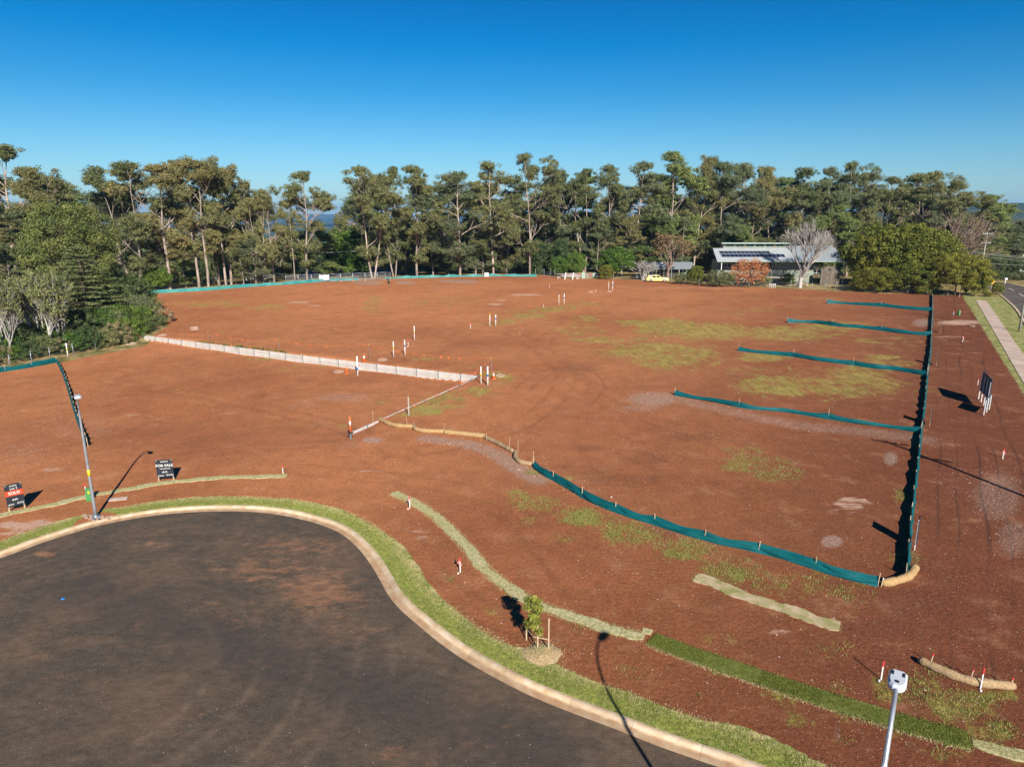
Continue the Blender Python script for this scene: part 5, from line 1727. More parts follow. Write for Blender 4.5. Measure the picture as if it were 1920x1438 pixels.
for x, y, s, lb in [(1502, 534, .7, 'pale boulder at the foot of the bare white tree'), (1490, 535, .5, 'small pale stone left of the bare white tree'), (1512, 536, .6, 'pale stone right of the bare white tree'), (1580, 541, .6, 'grey stone beneath the shade-cloth carport'), (1620, 545, .9, 'wide pale rock heap at the hedge foot'), (1382, 536, .5, 'pale rock beneath the orange-leaved tree'), (1735, 551, .9, 'long white rock at the fence corner by the hedge'), (975, 626, .16, 'small brown clod lying alone below the far weed streak'), (1229, 632, .2, 'small pale clod lying alone on the far yellow grass'), (1146, 908 + 25, .14, 'small round stone just behind the long teal fence'), (1152, 586, .18, 'small pale lump on bare earth right of the far streak')]:
    boulder(gp(x, y), s, lb)

# ---- yellow station wagon
def wagon():
    b = gp(1213, 530); e = gp(1256, 530)
    b.y += 2.0; e.y += 2.0
    L = (e - b).length
    k = L / 5.0
    root = thing('station_wagon', 'pale yellow old station wagon parked in front of the low shed', 'car', (b + e) / 2, math.atan2(e.y - b.y, e.x - b.x))
    root.scale = (k, k, k)
    W = .9
    # body shell from cross-sections along x (rear at -x, front at +x)
    def shell(prof, mname, name, parent, w0, w1, mi=None):
        """prof: list of (x, z_low, z_high); slab with inward-leaning top"""
        mb = MB(); vs = []; fs = []
        for (x, zl, zh, wl, wh) in prof:
            vs += [(x, -wl, zl), (x, -wl - .02, (zl + zh) / 2), (x, -wh, zh), (x, wh, zh), (x, wl + .02, (zl + zh) / 2), (x, wl, zl)]
        m = 6
        for i in range(len(prof) - 1):
            for j in range(m):
                fs.append((i * m + j, i * m + (j + 1) % m, (i + 1) * m + (j + 1) % m, (i + 1) * m + j))
        fs.append(tuple(range(m))); fs.append(tuple((len(prof) - 1) * m + j for j in range(m))[::-1])
        mb.add(vs, fs)
        return mb.build(name, mname, parent)
    body = shell([(-2.45, .42, .88, .78, .76), (-2.3, .32, .98, .88, .84), (-1.5, .28, .98, .90, .86), (1.0, .28, .96, .90, .86), (1.9, .30, .93, .88, .82), (2.35, .36, .86, .82, .76), (2.48, .42, .78, .76, .70)], 'car', 'body', root, W, W)
    shell([(-2.3, .96, .99, .80, .79), (-2.02, .96, 1.46, .80, .62), (-.2, .96, 1.50, .82, .64), (.35, .96, 1.46, .82, .62), (.95, .95, .98, .80, .76)], 'car', 'cabin', body, W, W)
    for s in (-1, 1):
        for (x0, x1, t0, t1) in ((-1.95, -1.2, .25, 0), (-1.1, -.35, 0, 0), (-.25, .62, 0, .38)):
            mb = MB(); o = .04
            zl, zh = 1.02, 1.40
            yl, yh = .80 + o, .665 + o
            zm, ym = 1.21, .855
            mb.add([(x0, s * .85, zl), (x1, s * .85, zl), (x1 - t1 * .5, s * ym, zm), (x0 + t0 * .5, s * ym, zm), (x1 - t1, s * .70, zh), (x0 + t0, s * .70, zh)], [(0, 1, 2, 3), (3, 2, 4, 5)] if s < 0 else [(3, 2, 1, 0), (5, 4, 2, 3)])
            mb.build('side_window', 'glass' if x0 > -1.5 else 'pale_glass', body)
    MB().add([(.42, -.6, 1.43), (.42, .6, 1.43), (.93, .72, 1.01), (.93, -.72, 1.01)], [(0, 3, 2, 1)]).build('windscreen', 'glass', body)
    MB().add([(-2.08, -.58, 1.42), (-2.08, .58, 1.42), (-2.30, .7, 1.03), (-2.30, -.7, 1.03)], [(0, 1, 2, 3)]).build('rear_window', 'glass', body)
    for x in (-1.45, 1.45):
        for s in (-1, 1):
            w = MB().tube([(x, s * .76, .33), (x, s * .965, .33)], .33, 18).build('wheel', 'black', root)
            MB().tube([(x, s * .95, .33), (x, s * .98, .33)], .19, 14).build('rim', 'chrome', w)
    for x in (-2.52, 2.54): MB().box((x, 0, .46), (.10, 1.6, .14)).build('bumper', 'chrome', root)
    for s in (-1, 1):
        MB().box((2.46, s * .6, .68), (.05, .24, .15)).build('headlight', 'white', root)
        MB().box((-2.47, s * .68, .68), (.05, .12, .26)).build('tail_light', 'red', root)
    MB().box((-.8, 0, 1.53), (1.7, 1.1, .03)).build('roof_rack', 'galv', root)
M['pale_glass'] = mat('pale_glass', (.35, .42, .5), rough=.15)
wagon()

# ---- houses
def corrugated(name, material, parent, p00, p10, p11, p01, pitch=.35, amp=.03, thick=.06):
    """roof sheet: p00-p10 eave, p01-p11 ridge; ribs run up the slope"""
    p00, p10, p11, p01 = map(Vector, (p00, p10, p11, p01))
    n = max(4, int((p10 - p00).length / pitch) * 2)
    nrm = (p10 - p00).cross(p01 - p00).normalized()
    vs = []; fs = []
    for i in range(n + 1):
        t = i / n; o = nrm * (amp if i % 2 else 0)
        a = p00.lerp(p10, t); b = p01.lerp(p11, t)
        vs += [a + o, b + o, a + o - nrm * thick, b + o - nrm * thick]
    for i in range(n):
        a, b = i * 4, (i + 1) * 4
        fs += [(a, b, b + 1, a + 1), (a + 2, a + 3, b + 3, b + 2), (a, a + 2, b + 2, b), (a + 1, b + 1, b + 3, a + 3)]
    fs += [(0, 1, 3, 2), (n * 4, n * 4 + 2, n * 4 + 3, n * 4 + 1)]
    return MB().add(vs, fs).build(name, material, parent)

def window(parent, x, y, z, w, h, mull=1, frame='white'):
    f = MB()
    t = .07
    f.box((x, y, z + h / 2), (w + t, .06, t)).box((x, y, z - h / 2), (w + t, .06, t))
    for k in range(mull + 2):
        f.box((x - w / 2 + w * k / (mull + 1), y, z), (t, .062, h - t))
    fo = f.build('window', frame, parent)
    MB().box((x, y + .01, z), (w - .02, .03, h - .02)).build('pane', 'glass', fo)
    return fo

def solar_house():
    Y0 = 171.0
    base = at(1345, 530, Y0)
    root = thing('house', 'long green-grey house with solar panels and a raised row of windows', 'house', (base.x, Y0, 0))
    X = lambda px_, Y, py_=490: at(px_, py_, Y).x - base.x
    Z = lambda py_, Y: at(1400, py_, Y).z
    xl, xr = X(1349, Y0), X(1586, Y0)
    zg = GZ(base.x + 10, Y0) - .3
    ze = Z(490, Y0)          # eave height
    D = 7.0
    wall = MB().box(((xl + xr) / 2 - 3, 5.4, (zg + ze) / 2), (xr - xl - 7, 5.2, ze - zg)).build('wall', 'house_wall', root)
    # horizontal boards
    for k in range(int((ze - zg) / .42)):
        MB().box(((xl + xr) / 2 - 3, 2.785, zg + .25 + k * .42), (xr - xl - 7.02, .03, .36)).build('wall_board', 'house_wall', wall)
    for i, (a, b, z0, z1, mu) in enumerate([(1361, 1370, 496, 503, 1), (1372, 1378, 496, 503, 0), (1395, 1404, 496, 506, 1), (1446, 1462, 494, 508, 2), (1472, 1478, 496, 504, 0), (1508, 1515, 495, 505, 0)]):
        xa, xb = X(a, Y0), X(b, Y0)
        window(wall, (xa + xb) / 2, 2.74, (Z(z0, Y0) + Z(z1, Y0)) / 2, xb - xa, Z(z0, Y0) - Z(z1, Y0), mu)
    # lower skillion roof, left part, with panels
    yr, zr = 6.4, Z(465.5, Y0 + 6.4)
    eL, eR, mid = X(1344.5, Y0 - .8), X(1592, Y0 - .8), X(1489, Y0 + 2)
    eaveY = -.9; ez = ze + .05
    rf = corrugated('roof', 'pale_zinc', root, (eL, eaveY, ez), (mid, eaveY, ez), (mid, yr, zr), (eL + .8, yr, zr))
    # right gable part of the roof, ridge a little higher
    zr2 = Z(461.5, Y0 + 7.0)
    rf2 = corrugated('roof', 'iron', root, (mid + .02, eaveY, ez), (eR, eaveY, ez), (eR - .8, 7.2, zr2), (mid + .02, 7.2, zr2))
    corrugated('roof', 'iron', root, (eR, 15, ez), (mid + .02, 15, ez), (mid + .02, 7.25, zr2), (eR - .8, 7.25, zr2))
    MB().box(((eL + eR) / 2, eaveY - .06, ez - .08), (eR - eL, .12, .16)).build('gutter', 'mint', root)
    MB().box((mid + (eR - .8 - mid) / 2, 7.22, zr2 + .05), (eR - .8 - mid, .4, .08)).build('ridge_cap', 'iron', root)
    # clerestory
    cl = X(1354, Y0 + 6.6); zt = Z(457, Y0 + 6.6)
    cr = mid
    MB().box(((cl + cr) / 2, 8.0, (zr + zt) / 2 - .1), (cr - cl, 2.7, zt - zr + .2)).build('clerestory_wall', 'house_wall', root)
    k = 0
    x = cl + .7
    while x < cr - 1.6:
        w = 2.0
        window(root, x + w / 2, 6.60, (zr + zt) / 2 + .15, w, (zt - zr) * .62, 1, 'mint')
        if k % 3 == 1: MB().box((x + w + .27, 6.61, (zr + zt) / 2 + .1), (.42, .05, (zt - zr) * .7)).build('timber_panel', 'beam', root)
        x += w + .55; k += 1
    MB().box(((cl + cr) / 2, 7.8, zt + .12), (cr - cl + 1.4, 4.2, .16), 0, 0, 1, -.04).build('upper_roof', 'iron', root)
    MB().box(((cl + cr) / 2, 5.70, zt + .10), (cr - cl + 1.4, .14, .22)).build('fascia', 'mint', root)
    # solar panels laid on the slope
    slope = math.atan2(zr - ez, yr - eaveY)
    pc = MB().box((0, 0, 0), (1.0, 1.0, .035)).mesh('cell_sheet', 'panel'); 
    fr = MB().box((0, .5, 0), (1.06, .04, .06)).box((0, -.5, 0), (1.06, .04, .06)).box((.52, 0, 0), (.04, .98, .06)).box((-.52, 0, 0), (.04, .98, .06)).mesh('panel_frame', 'alu')
    def pan(px_, row, ww):
        x = X(px_, Y0 + 2.8)
        s = 0.62 - row * .24
        y = eaveY + (yr - eaveY) * s; z = ez + (zr - ez) * s + .12
        hgt_ = (yr - eaveY) / math.cos(slope) * .225
        f = link('solar_panel', fr, root, loc=(x, y, z), rot=(slope, 0, 0), scale=(ww * .96, hgt_, 1))
        link('cell_sheet', pc, f, loc=(0, 0, 0.01))
    px_ = 1354.3
    while px_ < 1443:
        for row in (0, 1): pan(px_, row, 7.75 / FPX * (Y0 + 2) * 1.02)
        px_ += 7.85
    for q in (1448, 1456, 1464): pan(q, 1, .99)
    # posts and carport shade
    for q in (1352, 1582): MB().box((X(q, Y0), -.6, (zg + ze) / 2), (.16, .16, ze - zg)).build('post', 'white', root)
    b = at(1553, 520, Y0 - 1)
    o = MB()
    x0, x1 = X(1538, Y0), X(1574, Y0)
    n = 12
    vs = []
    for i in range(n + 1):
        t = i / n; x = x0 + (x1 - x0) * t
        vs += [(x, -1.2 + .15 * math.sin(t * 20), zg + .2), (x, -1.0 + .1 * math.sin(t * 17), Z(502 - 8 * t * 0 - 3 * math.sin(t * 3), Y0))]
    o.add(vs, [(2 * i, 2 * i + 2, 2 * i + 3, 2 * i + 1) for i in range(n)])
    o.build('shade_screen', 'skirt', root)
    vs = []
    for i in range(9):
        t = i / 8
        for j in range(2): vs.append((X(1541, Y0) + t * (X(1578, Y0) - X(1541, Y0)), -.95 - j * .08, Z(501 - 5 * t, Y0) - j * .25 + (-.6 * math.sin(t * math.pi) if j == 0 else -.9 * math.sin(t * math.pi))))
    MB().add(vs, [(2 * i, 2 * i + 1, 2 * i + 3, 2 * i + 2) for i in range(8)]).build('awning', 'black', root)
    MB().box((X(1440, Y0) , -1.2, Z(519, Y0)), (X(1530, Y0) - X(1385, Y0), 2.0, .3)).build('deck', 'grey_timber', root)
    # veranda rail
    for q in range(1470, 1535, 9): MB().box((X(q, Y0), -1.5, Z(515, Y0)), (.07, .07, 1.1)).build('baluster', 'mint', root)
    MB().box(((X(1470, Y0) + X(1532, Y0)) / 2, -1.5, Z(511, Y0)), (X(1532, Y0) - X(1470, Y0), .08, .1)).build('rail', 'mint', root)
solar_house()

def shed():
    Y0 = 188.0
    base = at(1215, 505, Y0)
    zg = GZ(base.x, Y0) - .3
    root = thing('shed', 'low shed with a pale corrugated iron roof behind the yellow car', 'shed', (base.x, Y0, 0))
    X = lambda px_, Y=Y0: at(px_, 505, Y).x - base.x
    Z = lambda py_, Y: at(1250, py_, Y).z
    e0, e1 = X(1214), X(1303)
    ez, rz_ = Z(504.5, Y0), Z(491.5, Y0 + 5)
    corrugated('roof', 'pale_iron', root, (e0, -.8, ez), (e0 + (e1 - e0) * .5, -.8, ez), (e0 + (e1 - e0) * .5, 5, rz_), (e0 - .5, 5, rz_))
    corrugated('roof', 'iron', root, (e0 + (e1 - e0) * .5 + .02, -.8, ez), (e1, -.8, ez), (e1 + .4, 5, rz_), (e0 + (e1 - e0) * .5 + .02, 5, rz_))
    MB().box(((e0 + e1) / 2, 3.0, (zg + ez) / 2 - .05), (e1 - e0 - .5, 3.9, ez - zg - .1)).build('wall', 'dark_wall', root)
    for k in range(7): MB().box((e0 + .3 + (e1 - e0 - .6) * k / 6, -.5, (zg + ez) / 2), (.16, .16, ez - zg)).build('post', 'house_wall' if k % 2 else 'pale_twig', root)
    window(root, X(1232), 1.0, Z(512, Y0), 2.0, 1.0)
    MB().box((X(1284), .98, zg + 1.3), (1.1, .08, 2.1)).build('door', 'mint', root)
M['dark_wall'] = mat('dark_wall', (.06, .06, .06), rough=.8)
shed()

def far_house(x0, x1, ye, yr, Y, label, m='far_roof', wallm='house_wall'):
    base = at(x0, ye, Y)
    root = thing('house', label, 'house', (base.x, Y, GZ(base.x, Y) - .3))
    w = at(x1, ye, Y).x - base.x
    ez = base.z - root.location.z; rz_ = at(x0, yr, Y + 5).z - root.location.z
    MB().box((w / 2, 5, ez / 2), (w - 1, 8, ez)).build('wall', wallm, root)
    corrugated('roof', m, root, (0, 0, ez), (w, 0, ez), (w - 1.5, 5, rz_), (1.5, 5, rz_), .5, .03)
    corrugated('roof', m, root, (w, 10, ez), (0, 10, ez), (1.5, 5.02, rz_), (w - 1.5, 5.02, rz_), .5, .03)
    for k in range(3):
        window(root, w * (k + .7) / 3.4, .95, ez * .55, 1.6, 1.1)
    return root
far_house(556, 640, 521, 505, 212, 'distant grey-roofed house behind the far gate, left of the bright green tree')
far_house(676, 778, 512, 493, 222, 'distant blue-grey roofed house behind the pale double trunk')
far_house(455, 500, 518, 508, 228, 'distant blue-roofed house behind the slim left trunks')
far_house(325, 392, 523, 512, 225, 'distant low roof glimpsed between the left gum trunks')
far_house(995, 1036, 506, 496, 214, 'distant brown-roofed outbuilding beside the forked trunk', 'red_tin')

# garden furniture and clutter
def garden():
    b = gp(1412, 538); b.y += 6; b.z = GZ(b.x, b.y)
    root = thing('garden_table', 'long teal garden table beneath the orange-leaved tree', 'garden table', b)
    MB().box((0, 0, .95), (7.5, 1.0, .3)).build('table_top', 'far_cloth', root)
    for x in (-3.2, 0, 3.2): MB().box((x, 0, .4), (.15, .8, .8)).build('leg', 'mint', root)
    for x, lb in ((1444, 'left white stool on the dry grass below the house'), (1451, 'right white stool on the dry grass below the house')):
        b = gp(x, 540)
        root = thing('stool', lb, 'stool', b)
        MB().box((0, 0, .9), (.7, .4, .1)).build('seat', 'white', root)
        for s in (-1, 1): MB().box((s * .25, 0, .42), (.09, .3, .85)).build('leg', 'white', root)
    b = gp(1823, 552)
    # bent pipe gate at the hedge end
    a = gp(1770, 552); e = gp(1800, 553)
    P = [Vector((0, 0, .2)), Vector((1.2, 0, 1.2)), Vector((2.4, 0, 2.0)), (e - a) + Vector((-.4, 0, 2.3)), (e - a) + Vector((0, 0, 2.3)), (e - a)]
    o = MB().tube(P, .045, 7).build('bent_pipe_rail', 'galv'); o.location = a
    tag(o, 'bent grey pipe rail arching at the end of the hedge', 'pipe rail')
    b = gp(1884, 532)
    root = thing('letterbox', 'white letterbox on the verge beyond the far street bend', 'letterbox', b)
    MB().box((0, 0, .5), (.15, .15, 1.0)).build('post', 'white', root); MB().box((0, 0, 1.2), (.6, .6, .45)).build('box', 'white', root)
    b = at(1200, 520, 184); b.z = GZ(b.x, b.y)
    root = thing('small_trailer', 'small grey box trailer left of the yellow car', 'trailer', b)
    MB().box((0, 0, .75), (2.4, 1.4, .55)).build('tray', 'iron', root)
    for s in (-1, 1): MB().tube([(0, s * .7, .32), (0, s * .88, .32)], .32, 12).build('wheel', 'black', root)
    MB().tube([(-1.2, 0, .5), (-2.4, 0, .45)], .04, 6).build('drawbar', 'steel_post', root)
garden()

# ================================================================== vegetation
LANDMARKS = [(40, 'at the far left edge'), (120, 'behind the pale twiggy trees'), (200, 'behind the layered cedar'), (262, 'where the far left fence starts'), (345, 'left of the straight pole-like trunk'), (400, 'beside the straight pole-like trunk'), (448, 'around the cluster of three trunks'), (540, 'left of the sky gap'), (620, 'behind the white notice board'), (690, 'at the far gate'), (765, 'by the low-forked pale gum'), (830, 'below the rounded rusty crown'), (900, 'left of the white box'), (955, 'right of the white box'), (1020, 'by the two leaning brown trunks'), (1085, 'behind the timber stack'), (1140, 'behind the rusty screen'), (1190, 'behind the round clipped tree'), (1240, 'behind the left of the shed'), (1300, 'behind the yellow car and shed'), (1350, 'between the shed and the solar house'), (1450, 'behind the solar panels'), (1540, 'behind the bare white tree'), (1600, 'behind the right end of the long house'), (1740, 'above the huge rounded tree'), (1830, 'by the bare brown tree'), (1880, 'beside the double-crossarm pole'), (1925, 'at the right edge of the picture'), (9999, 'just past the right edge of the picture')]
ORD = ['', 'second ', 'third ', 'fourth ', 'fifth ', 'sixth ', 'seventh ', 'eighth ', 'ninth ', 'tenth ']
_seen = {}
def by_place(what, px_):
    w = next(t for lim, t in LANDMARKS if px_ < lim)
    k = _seen.get((what, w), 0); _seen[(what, w)] = k + 1
    return (what if k == 0 else ORD[k] + what) + ' ' + w

NTH = ['first', 'second', 'third', 'fourth', 'fifth', 'sixth', 'seventh', 'eighth', 'ninth', 'tenth', 'eleventh', 'twelfth', 'thirteenth', 'fourteenth']

class Tree:
    def __init__(s, seed):
        s.r = random.Random(seed); s.mb = MB(); s.C = []; s.R = []; s.seed = seed
    def limb(s, p, d, L, r0, r1, n=5, wob=.12, up=.05, sides=6):
        pts = [p.copy()]; rs = [r0]
        d = d.normalized()
        for i in range(n):
            d = (d + Vector((s.r.uniform(-wob, wob), s.r.uniform(-wob, wob), s.r.uniform(-wob, wob) * .4 + up))).normalized()
            p = p + d * (L / n)
            pts.append(p.copy()); rs.append(r0 + (r1 - r0) * (i + 1) / n)
        s.mb.tube(pts, rs, sides, 0, False)
        return pts, d
    def side_dir(s, d, ang):
        a = d.orthogonal().normalized()
        from mathutils import Quaternion
        q = Quaternion(d, s.r.uniform(0, 6.283))
        a.rotate(q)
        return (d * math.cos(ang) + a * math.sin(ang)).normalized()
    def finish(s, bark, leaf, per, size, name, shell=.35, flat=.62, up=.35, out=1.0):
        s.trunk = s.mb.mesh('trunk', bark)
        if s.C:
            V, F, T = leaf_cloud(np.array([tuple(c) for c in s.C]), np.array(s.R), per, size, s.seed, shell, flat, up, out)
            s.crown = quad_mesh('crown', V, F, leaf, False, dict(tone=T))
            lo, hi = np.percentile(V, 1, 0), np.percentile(V, 99, 0)
            s.w = (hi[0] - lo[0] + hi[1] - lo[1]) / 2; s.h = V[:, 2].max()
        else:
            s.crown = None
            v = np.array([tuple(q) for q in s.mb.v]); s.w = (np.ptp(v[:, 0]) + np.ptp(v[:, 1])) / 2; s.h = v[:, 2].max()
        s.mb = None
        return s

def gum(seed, H=28.0, base=.30, dense=1.0, stems=1, per=56, wide=1.0, leaf='gum_leaf'):
    """tall gum: bare trunk, a leader carried to the top, ascending boughs ending in rounded tufts of leaf"""
    t = Tree(seed); r = t.r
    def tuft(p, rad, n, s):
        for k in range(n):
            q = p + Vector((r.gauss(0, .75), r.gauss(0, .75), r.uniform(-.35, .65))) * s
            t.mb.tube([p, q], [rad, .02], 3, 0, False)
            t.C.append(q); t.R.append(r.uniform(.45, .95) * s)
    def grow(p, d, L, rad, lev):
        pts, dd = t.limb(p, d, L, rad, rad * .6, 4, .16, .05 if lev else .03, 5 if lev < 2 else 4)
        if lev == 2:
            tuft(pts[-1], rad * .5, r.choice((4, 5, 5, 6)), 1.0)
            if r.random() < .55 * dense: tuft(pts[2], rad * .4, 2, .8)
            return
        for k in range(r.choice((3, 3, 4))):
            grow(pts[-1] if k < 2 else pts[-2], t.side_dir(dd, r.uniform(.25, .75) * (.4 if k == 0 else 1)), L * r.uniform(.55, .85), rad * .58, lev + 1)
    for si in range(stems):
        a = si * 2.6 + r.uniform(0, 1)
        d0 = Vector((.20 * math.cos(a), .20 * math.sin(a), 1)) if stems > 1 else Vector((r.uniform(-.06, .06), r.uniform(-.06, .06), 1))
        k_ = 1 + .25 * (stems - 1)
        p0 = Vector((math.cos(a) * .3, math.sin(a) * .3, -.5)) if stems > 1 else Vector((0, 0, -.5))
        Hs = H * (1 if si == 0 else r.uniform(.82, .97))
        low, dd = t.limb(p0, d0, Hs * base, .34 / k_, .26 / k_, 6, .035, .03, 9)
        for k in range(int(4 * dense)):
            q = low[r.choice((3, 4, 5, 6))]
            grow(q, t.side_dir(dd, r.uniform(.6, 1.2)), H * r.uniform(.05, .09), .06, 1)
        lead, dd2 = t.limb(low[-1], dd, Hs * (.93 - base), .26 / k_, .07, 12, .085, .06, 7)
        nb = int((13 if stems == 1 else 9) * dense)
        for k in range(nb):
            u = (k + r.uniform(0, .8)) / nb
            if r.random() < .10: continue
            i = min(11, int(u * 12))
            L = H * (.045 + .125 * math.sin(math.pi * (.18 + .74 * u)) ** 1.2) * r.uniform(.65, 1.3) * wide
            grow(lead[i], t.side_dir(dd2, r.uniform(.75, 1.25) * (1.2 - .5 * u)), L, .13 * (1.2 - u * .6) / k_, 0 if u < .8 else 1)
        for k in range(3): grow(lead[-1], t.side_dir(dd2, r.uniform(.1, .6)), H * .055, .07, 1)
    return t.finish('bark', leaf, per, (.33, .16), 'gum', .25, .85, .45, 1.15)

def bushy(seed, H, W, leaf, n=46, per=150, size=(.34, .22), bark='dark_bark', low=.12, cone=0.0, R=(.9, 1.6), flat=.8, lob=.07):
    t = Tree(seed); r = t.r
    t.limb(Vector((0, 0, -.3)), Vector((0, 0, 1)), H * .6, .03 * H ** .8, .05, 6, .08, .03, 7)
    for k in range(n):
        u = (k + .5) / n
        ph = math.acos(1 - 1.75 * u)
        a = k * 2.39996 + r.uniform(-.3, .3)
        lb_ = 1 + lob * (math.sin(3 * a + 5 * ph + seed) + math.sin(5 * a - 4 * ph + 2 * seed) + .7 * math.sin(7 * ph + seed))
        rr = W / 2 * r.uniform(.76, 1.0) * lb_
        z = math.cos(ph)
        if cone:
            zz = 1 - u; rad = (W / 2) * (1 - zz * cone) * r.uniform(.7, 1.0)
            p = Vector((math.cos(a) * rad, math.sin(a) * rad, H * (low + (1 - low) * zz * .97)))
        else:
            p = Vector((math.sin(ph) * math.cos(a) * rr, math.sin(ph) * math.sin(a) * rr, H * (low + (1 - low) * (.5 + .47 * z * lb_)) * r.uniform(.95, 1.0)))
        sc = r.uniform(*R) * (min(W, H) / 9.0)
        t.C.append(p); t.R.append(sc)
        if k % 2 == 0:
            t.mb.tube([Vector((0, 0, H * .25)), p * .55 + Vector((0, 0, H * .16)), p], [.012 * H, .006 * H, .02], 4, 0, False)
    for k in range(n // 4):
        t.C.append(Vector((r.gauss(0, W * .17), r.gauss(0, W * .17), H * r.uniform(.3, .8)))); t.R.append(W * .13)
    return t.finish(bark, leaf, per, size, 'bush', .45, flat, .4, 1.1)

def bare(seed, H, W, bark, lev_max=5, leaf=None, kids=3, r0=.2, spread=.5, stems=1, leafper=10, up=.08, size=(.22, .16), trunk=.22):
    t = Tree(seed); r = t.r
    def grow(p, d, L, rad, lev):
        pts, dd = t.limb(p, d, L, rad, rad * .6, 3, .14, up, 5 if lev < 2 else 3)
        if lev == lev_max:
            if leaf: t.C.append(pts[-1]); t.R.append(.35)
            return
        for k in range(kids if lev else kids + 2):
            ang = r.uniform(.25, .8) * spread / .5
            if k == 0: ang *= .35
            grow(pts[-1] if k < 2 else pts[-2], t.side_dir(dd, ang), L * r.uniform(.66, .9), max(rad * .58, .012), lev + 1)
    for s_ in range(stems):
        a = s_ * 2.2
        d0 = Vector((.35 * math.cos(a), .35 * math.sin(a), 1)) if stems > 1 else Vector((0, 0, 1))
        grow(Vector((.15 * math.cos(a) * (stems > 1), .15 * math.sin(a) * (stems > 1), -.2)), d0, H * trunk, r0, 0)
    t.finish(bark, leaf or 'gum_leaf', leafper, size, 'bare', .2, .8, .2)
    v = [q for q in t.trunk.vertices]
    xs = np.array([q.co[:] for q in v]); t.w = (np.ptp(xs[:, 0]) + np.ptp(xs[:, 1])) / 2; t.h = xs[:, 2].max()
    return t

def cedar(seed, H, W):
    t = Tree(seed); r = t.r
    t.limb(Vector((0, 0, -.3)), Vector((0, 0, 1)), H * .98, .3, .05, 8, .02, .02, 8)
    levels = 15
    for k in range(levels):
        z = H * (.06 + .92 * k / levels)
        rad = W / 2 * (1 - (k / levels) ** 1.25) + .4
        nb = 7
        for j in range(nb):
            a = 6.283 * j / nb + k * .7 + r.uniform(-.2, .2)
            L = rad * r.uniform(.75, 1.08)
            e = Vector((math.cos(a) * L, math.sin(a) * L, z + r.uniform(-.1, .35)))
            t.mb.tube([Vector((0, 0, z - .3)), e], [.06, .02], 4, 0, False)
            m = max(2, int(L / .75))
            for q in range(m):
                f = .3 + .7 * (q + 1) / m
                side = Vector((-math.sin(a), math.cos(a), 0)) * r.uniform(-.35, .35) * L * .35 * f
                t.C.append(Vector((0, 0, z)).lerp(e, f) + side + Vector((0, 0, r.uniform(-.08, .08)))); t.R.append(r.uniform(.5, .85))
    return t.finish('dark_bark', 'cedar_leaf', 46, (.30, .13), 'cedar', .1, .16, 1.3, .3)

def place(tr, name, label, cat, px_, pyb, pyt, wpx, Y=None, rz=0.0, group=None, zscale=None, crown_name='crown'):
    """a tree whose foot is seen at (px, pyb), top at row pyt, crown wpx wide (photograph units)"""
    if Y is None: b = gp(px_, pyb)
    else:
        b = at(px_, pyb, Y); b.z = GZ(b.x, b.y)
    h = hgt(b, pyt)
    dist = math.hypot(b.x, b.y)
    w = wpx / FPX * b.y * 1.03
    sx = w / tr.w; sz = h / tr.h
    root = thing(name, label, cat, b, rz, group)
    root.scale = (sx, sx, sz)
    link('trunk', tr.trunk, root)
    if tr.crown: link(crown_name, tr.crown, root)
    return root

GUMS = [gum(11), gum(12, dense=1.25, leaf='gum_leaf_blue'), gum(13, base=.38, dense=.8, leaf='gum_leaf_rust'), gum(14, stems=2, base=.26, dense=.8), gum(15, dense=1.3, base=.22, leaf='gum_leaf_rust'), gum(16, base=.28, stems=2, dense=.75), gum(17, dense=1.5, base=.16, leaf='gum_leaf_blue'), gum(18, base=.42, dense=.6, wide=.9), gum(19, dense=1.1, base=.24, wide=.85), gum(20, dense=1.6, base=.12, wide=.8, leaf='gum_leaf_green')]

def rz_(): return random.uniform(0, 6.28)
